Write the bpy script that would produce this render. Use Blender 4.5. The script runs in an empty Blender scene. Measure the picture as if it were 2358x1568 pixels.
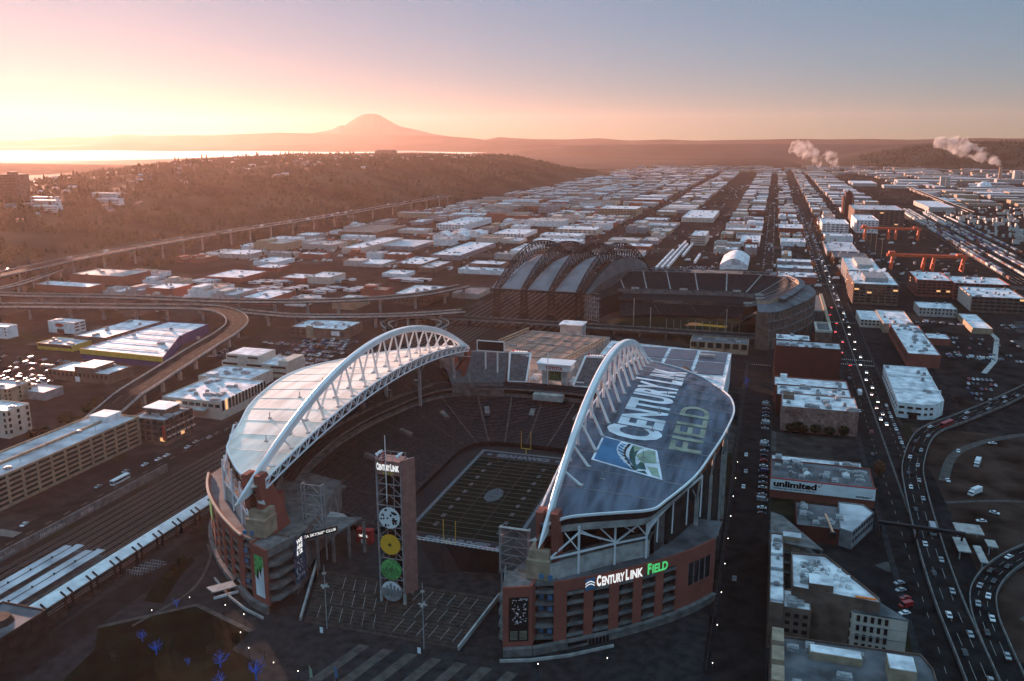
import bpy, bmesh, math, random
from mathutils import Vector, Matrix, noise
R = math.radians
rnd = random.Random(7)
sc = bpy.context.scene
COL = sc.collection
# ------------------------------------------------------------------ camera
CAMH = 175.0
PITCH, YAW = R(13.1737), R(16.8765)
FPX, CU, CV = 1961.0, 1179.0, 784.0
cam = bpy.data.cameras.new('camera'); camo = bpy.data.objects.new('camera', cam); COL.objects.link(camo)
cam.lens = 36*FPX/2358; cam.sensor_width = 36; cam.clip_start = 1; cam.clip_end = 200000
_F = Vector((-math.sin(YAW)*math.cos(PITCH), math.cos(YAW)*math.cos(PITCH), -math.sin(PITCH)))
_R = Vector((math.cos(YAW), math.sin(YAW), 0)); _U = _R.cross(_F)
camo.matrix_world = Matrix(((_R.x,_U.x,-_F.x,0),(_R.y,_U.y,-_F.y,0),(_R.z,_U.z,-_F.z,CAMH),(0,0,0,1)))
sc.camera = camo
# ------------------------------------------------------------------ light
SUN_AZ, SUN_EL = R(48.5), R(4.6)          # azimuth to the left of +Y
sun = bpy.data.lights.new('sun', 'SUN'); sun.energy = 5.0; sun.angle = R(0.53); sun.color = (1.0, 0.54, 0.39)
suno = bpy.data.objects.new('sun', sun); COL.objects.link(suno)
_S = Vector((-math.sin(SUN_AZ)*math.cos(SUN_EL), math.cos(SUN_AZ)*math.cos(SUN_EL), math.sin(SUN_EL)))
suno.rotation_euler = _S.to_track_quat('Z', 'Y').to_euler()
world = bpy.data.worlds.new('World'); sc.world = world; world.use_nodes = True
wn = world.node_tree; bg = wn.nodes['Background']
sky = wn.nodes.new('ShaderNodeTexSky'); sky.sky_type = 'NISHITA'; sky.sun_disc = False
sky.sun_elevation = SUN_EL; sky.sun_rotation = -SUN_AZ
sky.altitude = 100; sky.air_density = 1.0; sky.dust_density = 0.2; sky.ozone_density = 3.0
gam = wn.nodes.new('ShaderNodeGamma'); gam.inputs[1].default_value = 0.4; tint = wn.nodes.new('ShaderNodeMix'); tint.data_type = 'RGBA'; tint.blend_type = 'MULTIPLY'; tint.clamp_result = False; tint.inputs[0].default_value = 1; tint.inputs[7].default_value = (.76, 1.0, 1.3, 1)
hsv = wn.nodes.new('ShaderNodeHueSaturation'); hsv.inputs['Saturation'].default_value = 1.22
wn.links.new(sky.outputs[0], gam.inputs[0]); wn.links.new(gam.outputs[0], hsv.inputs['Color']); # added: the high sky (well above the frame) is brightened to light the roofs
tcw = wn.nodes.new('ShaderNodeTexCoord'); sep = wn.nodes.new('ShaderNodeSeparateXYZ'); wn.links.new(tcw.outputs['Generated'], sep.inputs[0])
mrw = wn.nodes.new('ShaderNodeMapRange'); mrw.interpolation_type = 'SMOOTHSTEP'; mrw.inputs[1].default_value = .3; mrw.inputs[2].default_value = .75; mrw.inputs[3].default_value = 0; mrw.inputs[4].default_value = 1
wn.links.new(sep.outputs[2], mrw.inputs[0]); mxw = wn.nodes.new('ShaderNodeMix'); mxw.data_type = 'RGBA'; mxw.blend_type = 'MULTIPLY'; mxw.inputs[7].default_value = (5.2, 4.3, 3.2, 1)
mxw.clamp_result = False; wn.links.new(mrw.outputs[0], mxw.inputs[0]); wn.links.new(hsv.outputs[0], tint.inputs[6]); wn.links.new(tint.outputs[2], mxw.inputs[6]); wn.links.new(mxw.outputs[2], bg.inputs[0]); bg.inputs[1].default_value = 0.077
sc.view_settings.view_transform = 'Standard'; sc.view_settings.look = 'None'
sc.view_settings.exposure = 1.6; sc.view_settings.gamma = 1
sc.render.engine = 'CYCLES'
sc.cycles.max_bounces = 4; sc.cycles.diffuse_bounces = 2; sc.cycles.glossy_bounces = 2; sc.cycles.transmission_bounces = 2
sc.cycles.volume_bounces = 0; sc.cycles.transparent_max_bounces = 8
sc.cycles.use_denoising = True
# ------------------------------------------------------------------ materials
def nodes(m): return m.node_tree.nodes, m.node_tree.links
def mat(name, c, rough=.8, var=.15, scale=.2, spec=.25, stretch=None, metal=0, c2=None, bump=0):
    m = bpy.data.materials.get(name)
    if m: return m
    m = bpy.data.materials.new(name); m.use_nodes = True; N, L = nodes(m)
    b = N['Principled BSDF']; b.inputs['Roughness'].default_value = rough; b.inputs['Metallic'].default_value = metal
    b.inputs['Specular IOR Level'].default_value = spec
    tc = N.new('ShaderNodeTexCoord'); nz = N.new('ShaderNodeTexNoise'); nz.inputs['Scale'].default_value = scale; nz.inputs['Detail'].default_value = 6
    src = tc.outputs['Object']
    if stretch:
        mp = N.new('ShaderNodeMapping'); mp.inputs['Scale'].default_value = stretch; L.new(src, mp.inputs[0]); src = mp.outputs[0]
    L.new(src, nz.inputs['Vector'])
    cr = N.new('ShaderNodeValToRGB'); e = cr.color_ramp.elements
    d = c2 or tuple(x*(1-var*2) for x in c); u = tuple(min(1, x*(1+var)) for x in c)
    e[0].position = .32; e[0].color = (*d, 1); e[1].position = .62; e[1].color = (*u, 1)
    L.new(nz.outputs['Fac'], cr.inputs[0]); L.new(cr.outputs[0], b.inputs['Base Color'])
    if bump:
        bp = N.new('ShaderNodeBump'); bp.inputs['Strength'].default_value = bump; L.new(nz.outputs['Fac'], bp.inputs['Height']); L.new(bp.outputs[0], b.inputs['Normal'])
    return m
def brickmat(name, c, mortar, sc=1.0):
    m = bpy.data.materials.new(name); m.use_nodes = True; N, L = nodes(m); b = N['Principled BSDF']; b.inputs['Roughness'].default_value = .9
    b.inputs['Specular IOR Level'].default_value = .1
    tc = N.new('ShaderNodeTexCoord'); nz = N.new('ShaderNodeTexNoise'); nz.inputs['Scale'].default_value = .12; nz.inputs['Detail'].default_value = 8
    L.new(tc.outputs['Object'], nz.inputs[0])
    n2 = N.new('ShaderNodeTexNoise'); n2.inputs['Scale'].default_value = 2.2*sc; L.new(tc.outputs['Object'], n2.inputs[0])
    mx = N.new('ShaderNodeMix'); mx.data_type = 'RGBA'; mx.inputs[6].default_value = (*c, 1); mx.inputs[7].default_value = (*mortar, 1)
    ad = N.new('ShaderNodeMath'); ad.operation = 'MULTIPLY'; L.new(nz.outputs[0], ad.inputs[0]); L.new(n2.outputs[0], ad.inputs[1])
    mr = N.new('ShaderNodeMapRange'); mr.inputs[1].default_value = .12; mr.inputs[2].default_value = .42; L.new(ad.outputs[0], mr.inputs[0])
    L.new(mr.outputs[0], mx.inputs[0]); L.new(mx.outputs[2], b.inputs['Base Color'])
    return m
def glow(name, c, s):
    m = bpy.data.materials.new(name); m.use_nodes = True; b = m.node_tree.nodes['Principled BSDF']
    b.inputs['Base Color'].default_value = (*c, 1); b.inputs['Emission Color'].default_value = (*c, 1); b.inputs['Emission Strength'].default_value = s
    return m
def groundmat():
    m = bpy.data.materials.new('ground'); m.use_nodes = True; N, L = nodes(m); b = N['Principled BSDF']; b.inputs['Roughness'].default_value = .95; b.inputs['Specular IOR Level'].default_value = 0
    tc = N.new('ShaderNodeTexCoord'); vo = N.new('ShaderNodeTexVoronoi'); vo.distance = 'CHEBYCHEV'; vo.inputs['Scale'].default_value = .022; vo.inputs['Randomness'].default_value = .8; L.new(tc.outputs['Object'], vo.inputs['Vector'])
    sp = N.new('ShaderNodeSeparateColor'); L.new(vo.outputs['Color'], sp.inputs[0]); cr = N.new('ShaderNodeValToRGB'); cr.color_ramp.interpolation = 'CONSTANT'; e = cr.color_ramp.elements
    e[0].position = 0; e[0].color = (.014,.016,.018,1); e[1].position = .35; e[1].color = (.022,.022,.023,1)
    for p, c in ((.6,(.036,.033,.031,1)),(.8,(.018,.022,.015,1)),(.93,(.06,.057,.055,1))): q = e.new(p); q.color = c
    L.new(sp.outputs[0], cr.inputs[0]); nz = N.new('ShaderNodeTexNoise'); nz.inputs['Scale'].default_value = .12; nz.inputs['Detail'].default_value = 10; L.new(tc.outputs['Object'], nz.inputs[0])
    mr = N.new('ShaderNodeMapRange'); mr.inputs[1].default_value = .3; mr.inputs[2].default_value = .7; mr.inputs[3].default_value = .55; mr.inputs[4].default_value = 1.5; L.new(nz.outputs[0], mr.inputs[0])
    mx = N.new('ShaderNodeMix'); mx.data_type = 'RGBA'; mx.blend_type = 'MULTIPLY'; mx.inputs[0].default_value = 1; L.new(cr.outputs[0], mx.inputs[6]); L.new(mr.outputs[0], mx.inputs[7]); L.new(mx.outputs[2], b.inputs['Base Color']); return m
M = dict(
 ground=groundmat(), asphalt=mat('asphalt', (.016,.017,.018), .95, .25, .15, .02),
 pave=mat('paving', (.026,.029,.031), .9, .22, .25, .03), ppave=mat('pale_paving', (.08,.075,.07), .9, .2, .3, .05), aisle=mat('aisle_steps', (.075,.07,.068), .9, .2, .3, .05), dark=mat('dark_cladding', (.03,.028,.028), .8, .3, .2, .1), stepm=mat('step_stone', (.05,.044,.04), .9, .2, .4, .05),
 roofm=mat('weathered_roof', (.46,.42,.4), .75, .2, .1, .2, c2=(.2,.18,.17)), conc=mat('concrete', (.4,.38,.36), .85, .16, .3, .15),
 dconc=mat('dark_concrete', (.17,.16,.155), .85, .2, .3, .15), lot=mat('lot_surface', (.024,.023,.023), .98, .35, .06, .0),
 white=mat('white_paint', (.8,.8,.8), .4, .05, .1, .4), wsteel=mat('white_steel', (.82,.82,.84), .35, .05, .2, .5),
 steel=mat('grey_steel', (.3,.3,.31), .5, .15, .5, .4), dsteel=mat('dark_steel', (.012,.011,.012), .6, .2, .4, .3),
 roofw=mat('white_roof', (.82,.82,.83), .6, .08, .16, .3, c2=(.36,.37,.4)), roofg=mat('grey_roof', (.5,.5,.52), .7, .25, .08, .25, c2=(.27,.27,.29)),
 roofd=mat('dark_roof', (.12,.12,.13), .8, .3, .1, .2), roofb=mat('brown_roof', (.3,.2,.16), .8, .25, .1, .15),
 roofstad=mat('shade_toned_roof_membrane', (.1,.12,.16), .7, .28, .09, .2, (3,.5,1), c2=(.035,.043,.06)),  # dark blue-grey of the shaded west roof is put into its colour
 roofeast=mat('sun_tinted_roof_membrane', (.92,.78,.67), .5, .14, .06, .35, (3,.6,1)),  # peach of the low sun is put into the east roof colour
 brick=brickmat('red_brick', (.33,.1,.075), (.2,.065,.05)), dbrick=brickmat('dark_red_brick', (.13,.04,.032), (.08,.028,.024), .5),
 obrick=brickmat('old_worn_brick', (.4,.24,.2), (.16,.07,.06), .3), tan=mat('tan_wall', (.36,.27,.19), .85, .15, .3, .15),
 cream=mat('cream_wall', (.55,.47,.4), .8, .1, .2, .2), wwall=mat('white_wall', (.76,.76,.76), .7, .12, .2, .2),
 gwall=mat('grey_wall', (.25,.25,.26), .8, .2, .2, .2), bwall=mat('brown_wall', (.15,.1,.08), .85, .2, .2, .15),
 glass=mat('window_glass', (.02,.025,.03), .12, .3, .5, .7), black=mat('black_panel', (.012,.012,.014), .6, .2, .5, .2),
 void=mat('painted_recess_shade', (.012,.012,.013), .9, .2, .5, .05), seat=mat('seat_rows', (.024,.025,.03), .7, .3, .5, .2, (1,1,1)),  # void: near-black colour stands in for shade inside recesses
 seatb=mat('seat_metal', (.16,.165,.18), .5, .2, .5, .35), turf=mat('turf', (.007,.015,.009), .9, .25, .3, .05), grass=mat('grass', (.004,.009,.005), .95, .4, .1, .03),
 mark=mat('field_paint', (.17,.18,.2), .8, .12, .5, .1), line=mat('road_paint', (.3,.3,.28), .7, .2, .5, .1),
 yel=mat('yellow_paint', (.75,.52,.08), .6, .1, .3, .2), green=mat('green_paint', (.09,.42,.12), .6, .25, .8, .2), orange=mat('orange_disc', (.85,.42,.04), .6, .06, .3, .2),
 blue=mat('blue_paint', (.04,.14,.36), .6, .12, .2, .2), red=mat('red_paint', (.42,.03,.03), .5, .12, .3, .3), gantry=mat('orange_red_steel', (.7,.11,.04), .6, .15, .3, .3),
 lgreen=mat('pale_green_paint', (.3,.38,.28), .6, .15, .15, .2), dgreen=mat('dark_green_paint', (.03,.09,.08), .6, .2, .3, .2), skyb=mat('emblem_blue', (.06,.17,.31), .6, .15, .12, .2),
 field=mat('faded_yellow_paint', (.3,.31,.23), .6, .2, .2, .2), letter=mat('roof_lettering', (.74,.76,.8), .6, .14, .1, .2),
 leaf=mat('evergreen_foliage', (.03,.034,.018), .9, .4, .3, .05), twig=mat('bare_twigs', (.09,.06,.045), .9, .35, .4, .05), autumn=mat('autumn_foliage', (.3,.12,.045), .9, .3, .4, .05),
 bark=mat('bark', (.08,.06,.045), .9, .3, 1, .05), btree=mat('blue_painted_bark', (.0,.13,.62), .5, .15, .6, .3), solar=mat('solar_panels', (.045,.055,.08), .3, .25, .2, .5),
 exroof=mat('copper_brown_roof', (.34,.2,.15), .75, .2, .05, .2, (1,4,1)), yellw=mat('yellow_wall', (.62,.4,.06), .7, .1, .3, .2), bluew=mat('blue_wall', (.05,.06,.17), .7, .1, .3, .2),
 hill=mat('wooded_slope', (.035,.03,.02), .95, .5, .006, .03, bump=.0), far=mat('far_slope', (.03,.028,.027), .95, .3, .0015, .02), snow=mat('mountain_rock', (.06,.055,.06), .95, .35, .0006, .05),
 rail=mat('rail_ballast', (.03,.025,.023), .98, .3, .4, .0), mark2=mat('faint_field_paint', (.1,.12,.13), .8, .3, .8, .05), railm=mat('rail_metal', (.3,.27,.25), .35, .1, 1, .6, metal=.6), rust=mat('rusty_container', (.2,.08,.05), .7, .3, .3, .2),
 bcont=mat('blue_container', (.05,.1,.2), .6, .2, .3, .2), gcont=mat('pale_container', (.5,.48,.45), .6, .15, .3, .3), lamp=glow('lamp_glow', (1,.9,.78), 2.2), head=glow('headlight_glow', (1,.93,.8), 6),
 tail=glow('tail_light_glow', (1,.03,.02), 5), warm=glow('warm_interior_glow', (1,.5,.2), .35), sig=glow('signal_glow', (1,.05,.03), 8), disp=glow('lit_letters', (1,.96,.9), .25), dispg=glow('lit_green_letters', (.1,.7,.2), .2),
 carw=mat('white_car_paint', (.75,.75,.76), .25, .02, 1, .6), cars=mat('silver_car_paint', (.35,.36,.38), .3, .02, 1, .6, metal=.3), carb=mat('black_car_paint', (.02,.02,.024), .2, .02, 1, .6),
 carr=mat('red_car_paint', (.35,.02,.02), .3, .02, 1, .6), carbl=mat('blue_car_paint', (.03,.06,.16), .3, .02, 1, .6), tyre=mat('tyre_rubber', (.015,.015,.015), .9, .1, 1, .1),
)
# ------------------------------------------------------------------ mesh helpers
class MB:
    def __init__(s): s.v = []; s.f = []; s.mi = []; s.cur = 0
    def face(s, pts):
        n = len(s.v); s.v += [tuple(p) for p in pts]; s.f.append(tuple(range(n, n+len(pts)))); s.mi.append(s.cur); return s
    def box(s, x0, x1, y0, y1, z0, z1):
        n = len(s.v); s.v += [(x, y, z) for z in (z0, z1) for y in (y0, y1) for x in (x0, x1)]
        for f in ((0,2,3,1),(4,5,7,6),(0,1,5,4),(2,6,7,3),(0,4,6,2),(1,3,7,5)): s.f.append(tuple(n+i for i in f)); s.mi.append(s.cur)
        return s
    def beam(s, p, q, w, h=None):
        p = Vector(p); q = Vector(q); h = h or w; d = q-p
        if d.length < 1e-6: return s
        d.normalize(); up = Vector((0,0,1)) if abs(d.z) < .97 else Vector((0,1,0)); a = d.cross(up).normalized()*(w/2); b = a.cross(d).normalized()*(h/2)
        n = len(s.v); s.v += [tuple(c+i*a+j*b) for c in (p, q) for i, j in ((-1,-1),(1,-1),(1,1),(-1,1))]
        for f in ((0,3,2,1),(4,5,6,7),(0,1,5,4),(1,2,6,5),(2,3,7,6),(3,0,4,7)): s.f.append(tuple(n+i for i in f)); s.mi.append(s.cur)
        return s
    def tube(s, pts, r, k=8, cap=True):
        pts = [Vector(p) for p in pts]; rs = r if isinstance(r, (list, tuple)) else [r]*len(pts); n = len(s.v)
        for i, p in enumerate(pts):
            d = (pts[min(i+1, len(pts)-1)]-pts[max(i-1, 0)]).normalized(); up = Vector((0,0,1)) if abs(d.z) < .95 else Vector((1,0,0))
            a = d.cross(up).normalized(); b = a.cross(d)
            for j in range(k): t = 2*math.pi*j/k; s.v.append(tuple(p+(a*math.cos(t)+b*math.sin(t))*rs[i]))
        for i in range(len(pts)-1):
            for j in range(k): s.f.append((n+i*k+j, n+i*k+(j+1) % k, n+(i+1)*k+(j+1) % k, n+(i+1)*k+j)); s.mi.append(s.cur)
        if cap:
            s.f.append(tuple(n+j for j in reversed(range(k)))); s.mi.append(s.cur); s.f.append(tuple(n+(len(pts)-1)*k+j for j in range(k))); s.mi.append(s.cur)
        return s
    def prism(s, poly, z0, z1, top=True, bot=True):
        n = len(poly); a = sum(poly[i][0]*poly[(i+1) % n][1]-poly[(i+1) % n][0]*poly[i][1] for i in range(n))
        if a < 0: poly = poly[::-1]
        b = len(s.v); s.v += [(p[0], p[1], z0) for p in poly]+[(p[0], p[1], z1) for p in poly]
        for i in range(n): j = (i+1) % n; s.f.append((b+i, b+j, b+n+j, b+n+i)); s.mi.append(s.cur)
        if top: s.f.append(tuple(b+n+i for i in range(n))); s.mi.append(s.cur)
        if bot: s.f.append(tuple(b+i for i in reversed(range(n)))); s.mi.append(s.cur)
        return s
    def wall(s, pts, z0, z1, t, side=1):     # a wall of thickness t along a polyline
        for a, b in zip(pts, pts[1:]):
            d = Vector((b[0]-a[0], b[1]-a[1])); L_ = d.length
            if L_ < 1e-5: continue
            d /= L_; nrm = Vector((d.y, -d.x))*t*side
            s.prism([(a[0], a[1]), (b[0], b[1]), (b[0]+nrm.x, b[1]+nrm.y), (a[0]+nrm.x, a[1]+nrm.y)], z0, z1)
        return s
    def grid(s, P):                          # P[i][j] points
        n = len(s.v); w = len(P[0]); s.v += [tuple(p) for r in P for p in r]
        for i in range(len(P)-1):
            for j in range(w-1): s.f.append((n+i*w+j, n+i*w+j+1, n+(i+1)*w+j+1, n+(i+1)*w+j)); s.mi.append(s.cur)
        return s
    def build(s, name, m, parent=None, smooth=False):
        me = bpy.data.meshes.new(name); loc = Vector((0,0,0))
        p = parent
        while p is not None: loc += p.location; p = p.parent
        if parent is None and s.v:
            loc = Vector((sum(v[0] for v in s.v)/len(s.v), sum(v[1] for v in s.v)/len(s.v), min(v[2] for v in s.v)))
        me.from_pydata([(v[0]-loc.x, v[1]-loc.y, v[2]-loc.z) for v in s.v], [], s.f)
        for mm in (m if isinstance(m, (list, tuple)) else [m]): me.materials.append(M[mm] if isinstance(mm, str) else mm)
        if isinstance(m, (list, tuple)): me.polygons.foreach_set('material_index', s.mi)
        if smooth: me.polygons.foreach_set('use_smooth', [True]*len(me.polygons))
        me.update(); o = bpy.data.objects.new(name, me); COL.objects.link(o); o.parent = parent
        if parent is None: o.location = loc
        return o
def thing(name, label, cat, loc=(0,0,0), group=None, rot=0):
    o = bpy.data.objects.new(name, None); COL.objects.link(o); o.location = loc; o.rotation_euler = (0,0,rot); o['label'] = label; o['category'] = cat
    if group: o['group'] = group
    return o
def tag(o, label, cat, group=None):
    o['label'] = label; o['category'] = cat
    if group: o['group'] = group
    return o
def struct(o, label=None):
    o['kind'] = 'structure'
    if label: o['label'] = label
    return o
def stuff(o, label):
    o['kind'] = 'stuff'; o['label'] = label; return o
def sub_copy(o, parent, loc, rz=0):
    c = o.copy(); COL.objects.link(c); c.parent = parent; c.location = loc; c.rotation_euler = (0,0,rz); return c
def copy_tree(o, loc, rz, label=None):
    r = o.copy(); COL.objects.link(r); r.location = loc; r.rotation_euler = (0,0,rz)
    if label: r['label'] = label
    for ch in o.children:
        c = ch.copy(); COL.objects.link(c); c.parent = r
        for g in ch.children: d = g.copy(); COL.objects.link(d); d.parent = c
    return r
def Pxy(u, v, z=0):                           # the ground point (height z) seen at a spot of the photograph
    d = _F*FPX+_R*(u-CU)-_U*(v-CV); return Vector((0,0,CAMH))+d*((z-CAMH)/d.z)
def Py(u, v, y):
    d = _F*FPX+_R*(u-CU)-_U*(v-CV); return Vector((0,0,CAMH))+d*(y/d.y)
def textpts(s, offset=.02, cut=0):
    cu = bpy.data.curves.new('t', 'FONT'); cu.body = s; cu.offset = offset; cu.resolution_u = 3
    o = bpy.data.objects.new('t', cu); COL.objects.link(o); dg = bpy.context.evaluated_depsgraph_get(); me = bpy.data.meshes.new_from_object(o.evaluated_get(dg))
    bpy.data.objects.remove(o); bpy.data.curves.remove(cu)
    bm = bmesh.new(); bm.from_mesh(me); bpy.data.meshes.remove(me)
    xs = [v.co.x for v in bm.verts]; ys = [v.co.y for v in bm.verts]; x0, x1, y0, y1 = min(xs), max(xs), min(ys), max(ys)
    for v in bm.verts: v.co = Vector(((v.co.x-x0)/(x1-x0), (v.co.y-y0)/(y1-y0), 0))
    for k in range(1, cut): bmesh.ops.bisect_plane(bm, geom=bm.verts[:]+bm.edges[:]+bm.faces[:], plane_co=(k/cut,0,0), plane_no=(1,0,0))
    vs = [tuple(v.co) for v in bm.verts]; bm.verts.index_update(); fs = [tuple(v.index for v in f.verts) for f in bm.faces]; bm.free(); return vs, fs
def text(mb, s, fn, u0, u1, v0, v1, offset=.02, cut=0):   # fn(u, v) -> world point
    vs, fs = textpts(s, offset, cut); n = len(mb.v)
    for x, y, _ in vs: mb.v.append(tuple(fn(u0+(u1-u0)*x, v0+(v1-v0)*y)))
    for f in fs: mb.f.append(tuple(n+i for i in f)); mb.mi.append(mb.cur)
def interp(tab, x):
    if x <= tab[0][0]: return tab[0][1]
    for (a, b), (c, d) in zip(tab, tab[1:]):
        if x <= c: return b+(d-b)*(x-a)/(c-a)
    return tab[-1][1]
def dense(pts, k=6):                          # Catmull-Rom
    out = []; n = len(pts)
    for i in range(n-1):
        p0, p1, p2, p3 = [Vector(pts[max(0, min(n-1, j))]) for j in (i-1, i, i+1, i+2)]
        for q in range(k):
            t = q/k; out.append(.5*((2*p1)+(p2-p0)*t+(2*p0-5*p1+4*p2-p3)*t*t+(3*p1-p0-3*p2+p3)*t**3))
    out.append(Vector(pts[-1])); return out
WIN = {}; LR = random.Random(12)
def windows(root, a, b, z0, z1, cols, rows, ww, wh, m='glass', proud=.05, margin=1.0, name='window'):
    """a grid of windows on the facade from a to b (outside to the right of a->b)"""
    d = Vector((b[0]-a[0], b[1]-a[1], 0)); L_ = d.length; d /= L_; nrm = Vector((d.y, -d.x, 0)); rz = math.atan2(d.y, d.x)
    key = (round(ww, 2), round(wh, 2), m, name)
    if key not in WIN:
        w_ = MB(); w_.box(-ww/2, ww/2, -.12, .12, -wh/2, wh/2); o = w_.build(name, m); WIN[key] = o.data; bpy.data.objects.remove(o)
        WIN[key].transform(Matrix.Translation((0, 0, -wh/2)))
    for r in range(rows):
        for c in range(cols):
            dk_ = WIN[key]
            if m == 'glass' and LR.random() < .035:
                if (key, 'lit') not in WIN: WIN[key, 'lit'] = dk_.copy(); WIN[key, 'lit'].materials[0] = M['warm']
                dk_ = WIN[key, 'lit']
            o = bpy.data.objects.new(name, dk_); COL.objects.link(o); o.parent = root
            s = margin+ww/2+(L_-2*margin-ww)*(c/(cols-1) if cols > 1 else .5); p = Vector((a[0], a[1], 0))+d*s+nrm*(proud-.05)
            o.location = p+Vector((0,0,z0+(z1-z0)*(r+.5)/rows+wh/2))-root.location; o.rotation_euler = (0,0,rz)
FOOT = []
UNIT = {}
def units(root, x0, x1, y0, y1, z, n, big=1.0, m='steel'):
    r_ = random.Random(int(x0*7+y0*13)); 
    for _ in range(n):
        k = r_.randrange(4); key = (k, m, big)
        if key not in UNIT:
            w_ = MB(); a, b, h = [(1.4,1.2,1.3),(2.2,1.4,1.1),(1,1,2),(3,1.6,1.7)][k]; a *= big; b *= big
            w_.box(-a, a, -b, b, .15, h*big); w_.box(-a*.6, a*.6, -b*.6, b*.6, h*big, h*big+.35); w_.box(-a*1.1, a*1.1, -b*1.1, b*1.1, 0, .15); o = w_.build('roof_unit', m); UNIT[key] = o.data; bpy.data.objects.remove(o)
            UNIT[key].transform(Matrix.Translation((0,0,0)))
        o = bpy.data.objects.new('roof_unit', UNIT[key]); COL.objects.link(o); o.parent = root
        o.location = Vector((r_.uniform(x0+3, x1-3), r_.uniform(y0+3, y1-3), z))-root.location; o.rotation_euler = (0,0,r_.choice((0, math.pi/2)))
def shell(root, poly, z, wm, rm, par=.8, z0=0):
    n = len(poly); a = sum(poly[i][0]*poly[(i+1) % n][1]-poly[(i+1) % n][0]*poly[i][1] for i in range(n))
    if a < 0: poly = poly[::-1]
    ins = []
    for i in range(n):
        p = Vector(poly[i]); e1 = (p-Vector(poly[i-1])).normalized(); e2 = (Vector(poly[(i+1) % n])-p).normalized()
        n1 = Vector((-e1.y, e1.x)); n2 = Vector((-e2.y, e2.x)); bi = (n1+n2); bi = bi/max(.3, bi.length_squared/2) if bi.length > .1 else n1
        ins.append(tuple(p+bi*.4))
    w = MB()
    for i in range(n):
        j = (i+1) % n; A, B, a_, b_ = poly[i], poly[j], ins[i], ins[j]
        w.face([(*A, z0), (*B, z0), (*B, z), (*A, z)]); w.face([(*A, z), (*B, z), (*b_, z), (*a_, z)]); w.face([(*b_, z), (*b_, z-par), (*a_, z-par), (*a_, z)])
    wo = w.build('wall', wm, root); r = MB(); r.face([(*p, z-par) for p in ins]); ro = r.build('roof', rm, root); return wo, ro
def block(name, label, x0, x1, y0, y1, z, wm='gwall', rm='roofw', par=.8, nu=0, cat='building', group=None, poly=None, z0=0, foot=True):
    poly = poly or [(x0,y0),(x1,y0),(x1,y1),(x0,y1)]
    if foot: FOOT.append((x0, x1, y0, y1))
    t = thing(name, label, cat, ((x0+x1)/2, (y0+y1)/2, z0), group); shell(t, poly, z, wm, rm, par, z0)
    if nu: units(t, x0, x1, y0, y1, z-par, nu)
    return t
# ------------------------------------------------------------------ ground, roads, water, hills
def sheet(name, poly, z, m, label=None):
    return struct(MB().face([(p[0], p[1], z) for p in poly]).build(name, m), label)
def rect(x0, x1, y0, y1): return [(x0,y0),(x1,y0),(x1,y1),(x0,y1)]
def strip(name, line, w, z, m, label=None):
    g = MB(); L_, R_ = [], []
    for i, p in enumerate(line):
        a = Vector(line[max(i-1, 0)]); b = Vector(line[min(i+1, len(line)-1)]); d = (b-a).normalized(); n = Vector((-d.y, d.x))
        L_.append((p[0]+n.x*w/2, p[1]+n.y*w/2, z)); R_.append((p[0]-n.x*w/2, p[1]-n.y*w/2, z))
    g.grid([R_, L_]); return struct(g.build(name, m), label)
g = MB(); XS = [-40000,-16000,-6000,-2500,-1200,-600,-300,0,300,600,1200,2500,6000,16000,40000]; YS = [-3000,-500,0,200,400,800,1600,3200,6400,12000,25000,60000]
g.grid([[(x, y, 0) for x in XS] for y in YS]); struct(g.build('ground', 'ground'))
ROADS = [(-10,8,180,720),(60,86,180,5200),(-325.5,-308,230,760),(-8,6,1020,3600),(-300,-282,1050,3600),(-112,-98,1650,4200),(146,158,1450,2600)]
for x0, x1, y0, y1 in ROADS: sheet('street', rect(x0,x1,y0,y1), .012, 'asphalt')
for k, y in enumerate((700, 1135, 1480, 1900, 2350, 2900, 3600)): sheet('cross_street', rect(-900 if y > 1000 else -330, 300, y-8, y+8), .008, 'asphalt')
for x0, x1, y0, y1 in ((-12.5,-10,300,700),(8,8.6,190,700),(57.5,60,190,700),(86,88,560,1000)): 
    struct(MB().box(x0,x1,y0,y1,0,.14).build('pavement', 'pave'))
mk = MB()
for y in range(190, 2600, 12):
    for x in (66.5, 79.5): mk.box(x-.09, x+.09, y, y+4, .016, .03)
for x in (72.6, 73.2): mk.box(x-.08, x+.08, 190, 2600, .016, .03)
for yy in (712, 728, 884, 1125): 
    for x in [61+1.6*i for i in range(16)]: mk.box(x, x+.7, yy, yy+3.4, .016, .03)
for x in [-8+1.7*i for i in range(9)]: mk.box(x, x+.7, 690, 693, .016, .03)
for y in range(235, 760, 11): mk.box(-316.9, -316.7, y, y+4, .016, .03)
for x in [-333+1.5*i for i in range(9)]: mk.box(x, x+.7, 274.5, 280, .016, .03)
struct(mk.build('road_markings', 'line'))
sheet('plaza', [(-240,185),(-12.6,185),(-12.6,300),(-60,330),(-200,330),(-226,300),(-250,300)], .02, 'pave')
sheet('station_road', rect(-242,-229,180,305), .03, 'asphalt')
sheet('rail_yard', rect(-302,-246,180,690), .01, 'rail'); sheet('rail_yard', rect(-302,-160,690,1130), .01, 'rail')
stp = MB()
for i in range(7): stp.face([(-138+i*9.2-6, 198, .03), (-134+i*9.2-6, 198, .03), (-127+i*9.2, 244, .03), (-131+i*9.2, 244, .03)])
struct(stp.build('paving_bands', 'ppave'))
sheet('lawn', [(-228.6,225.8),(-203.5,249.8),(-172.8,240),(-172.8,228),(-157,222.9),(-150,198),(-215,190),(-219,214)], .035, 'grass')
ov = [(-225,246),(-230,258),(-232,273),(-230.3,282.2),(-227,280),(-224.5,268),(-219,253),(-217,247)]
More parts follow.
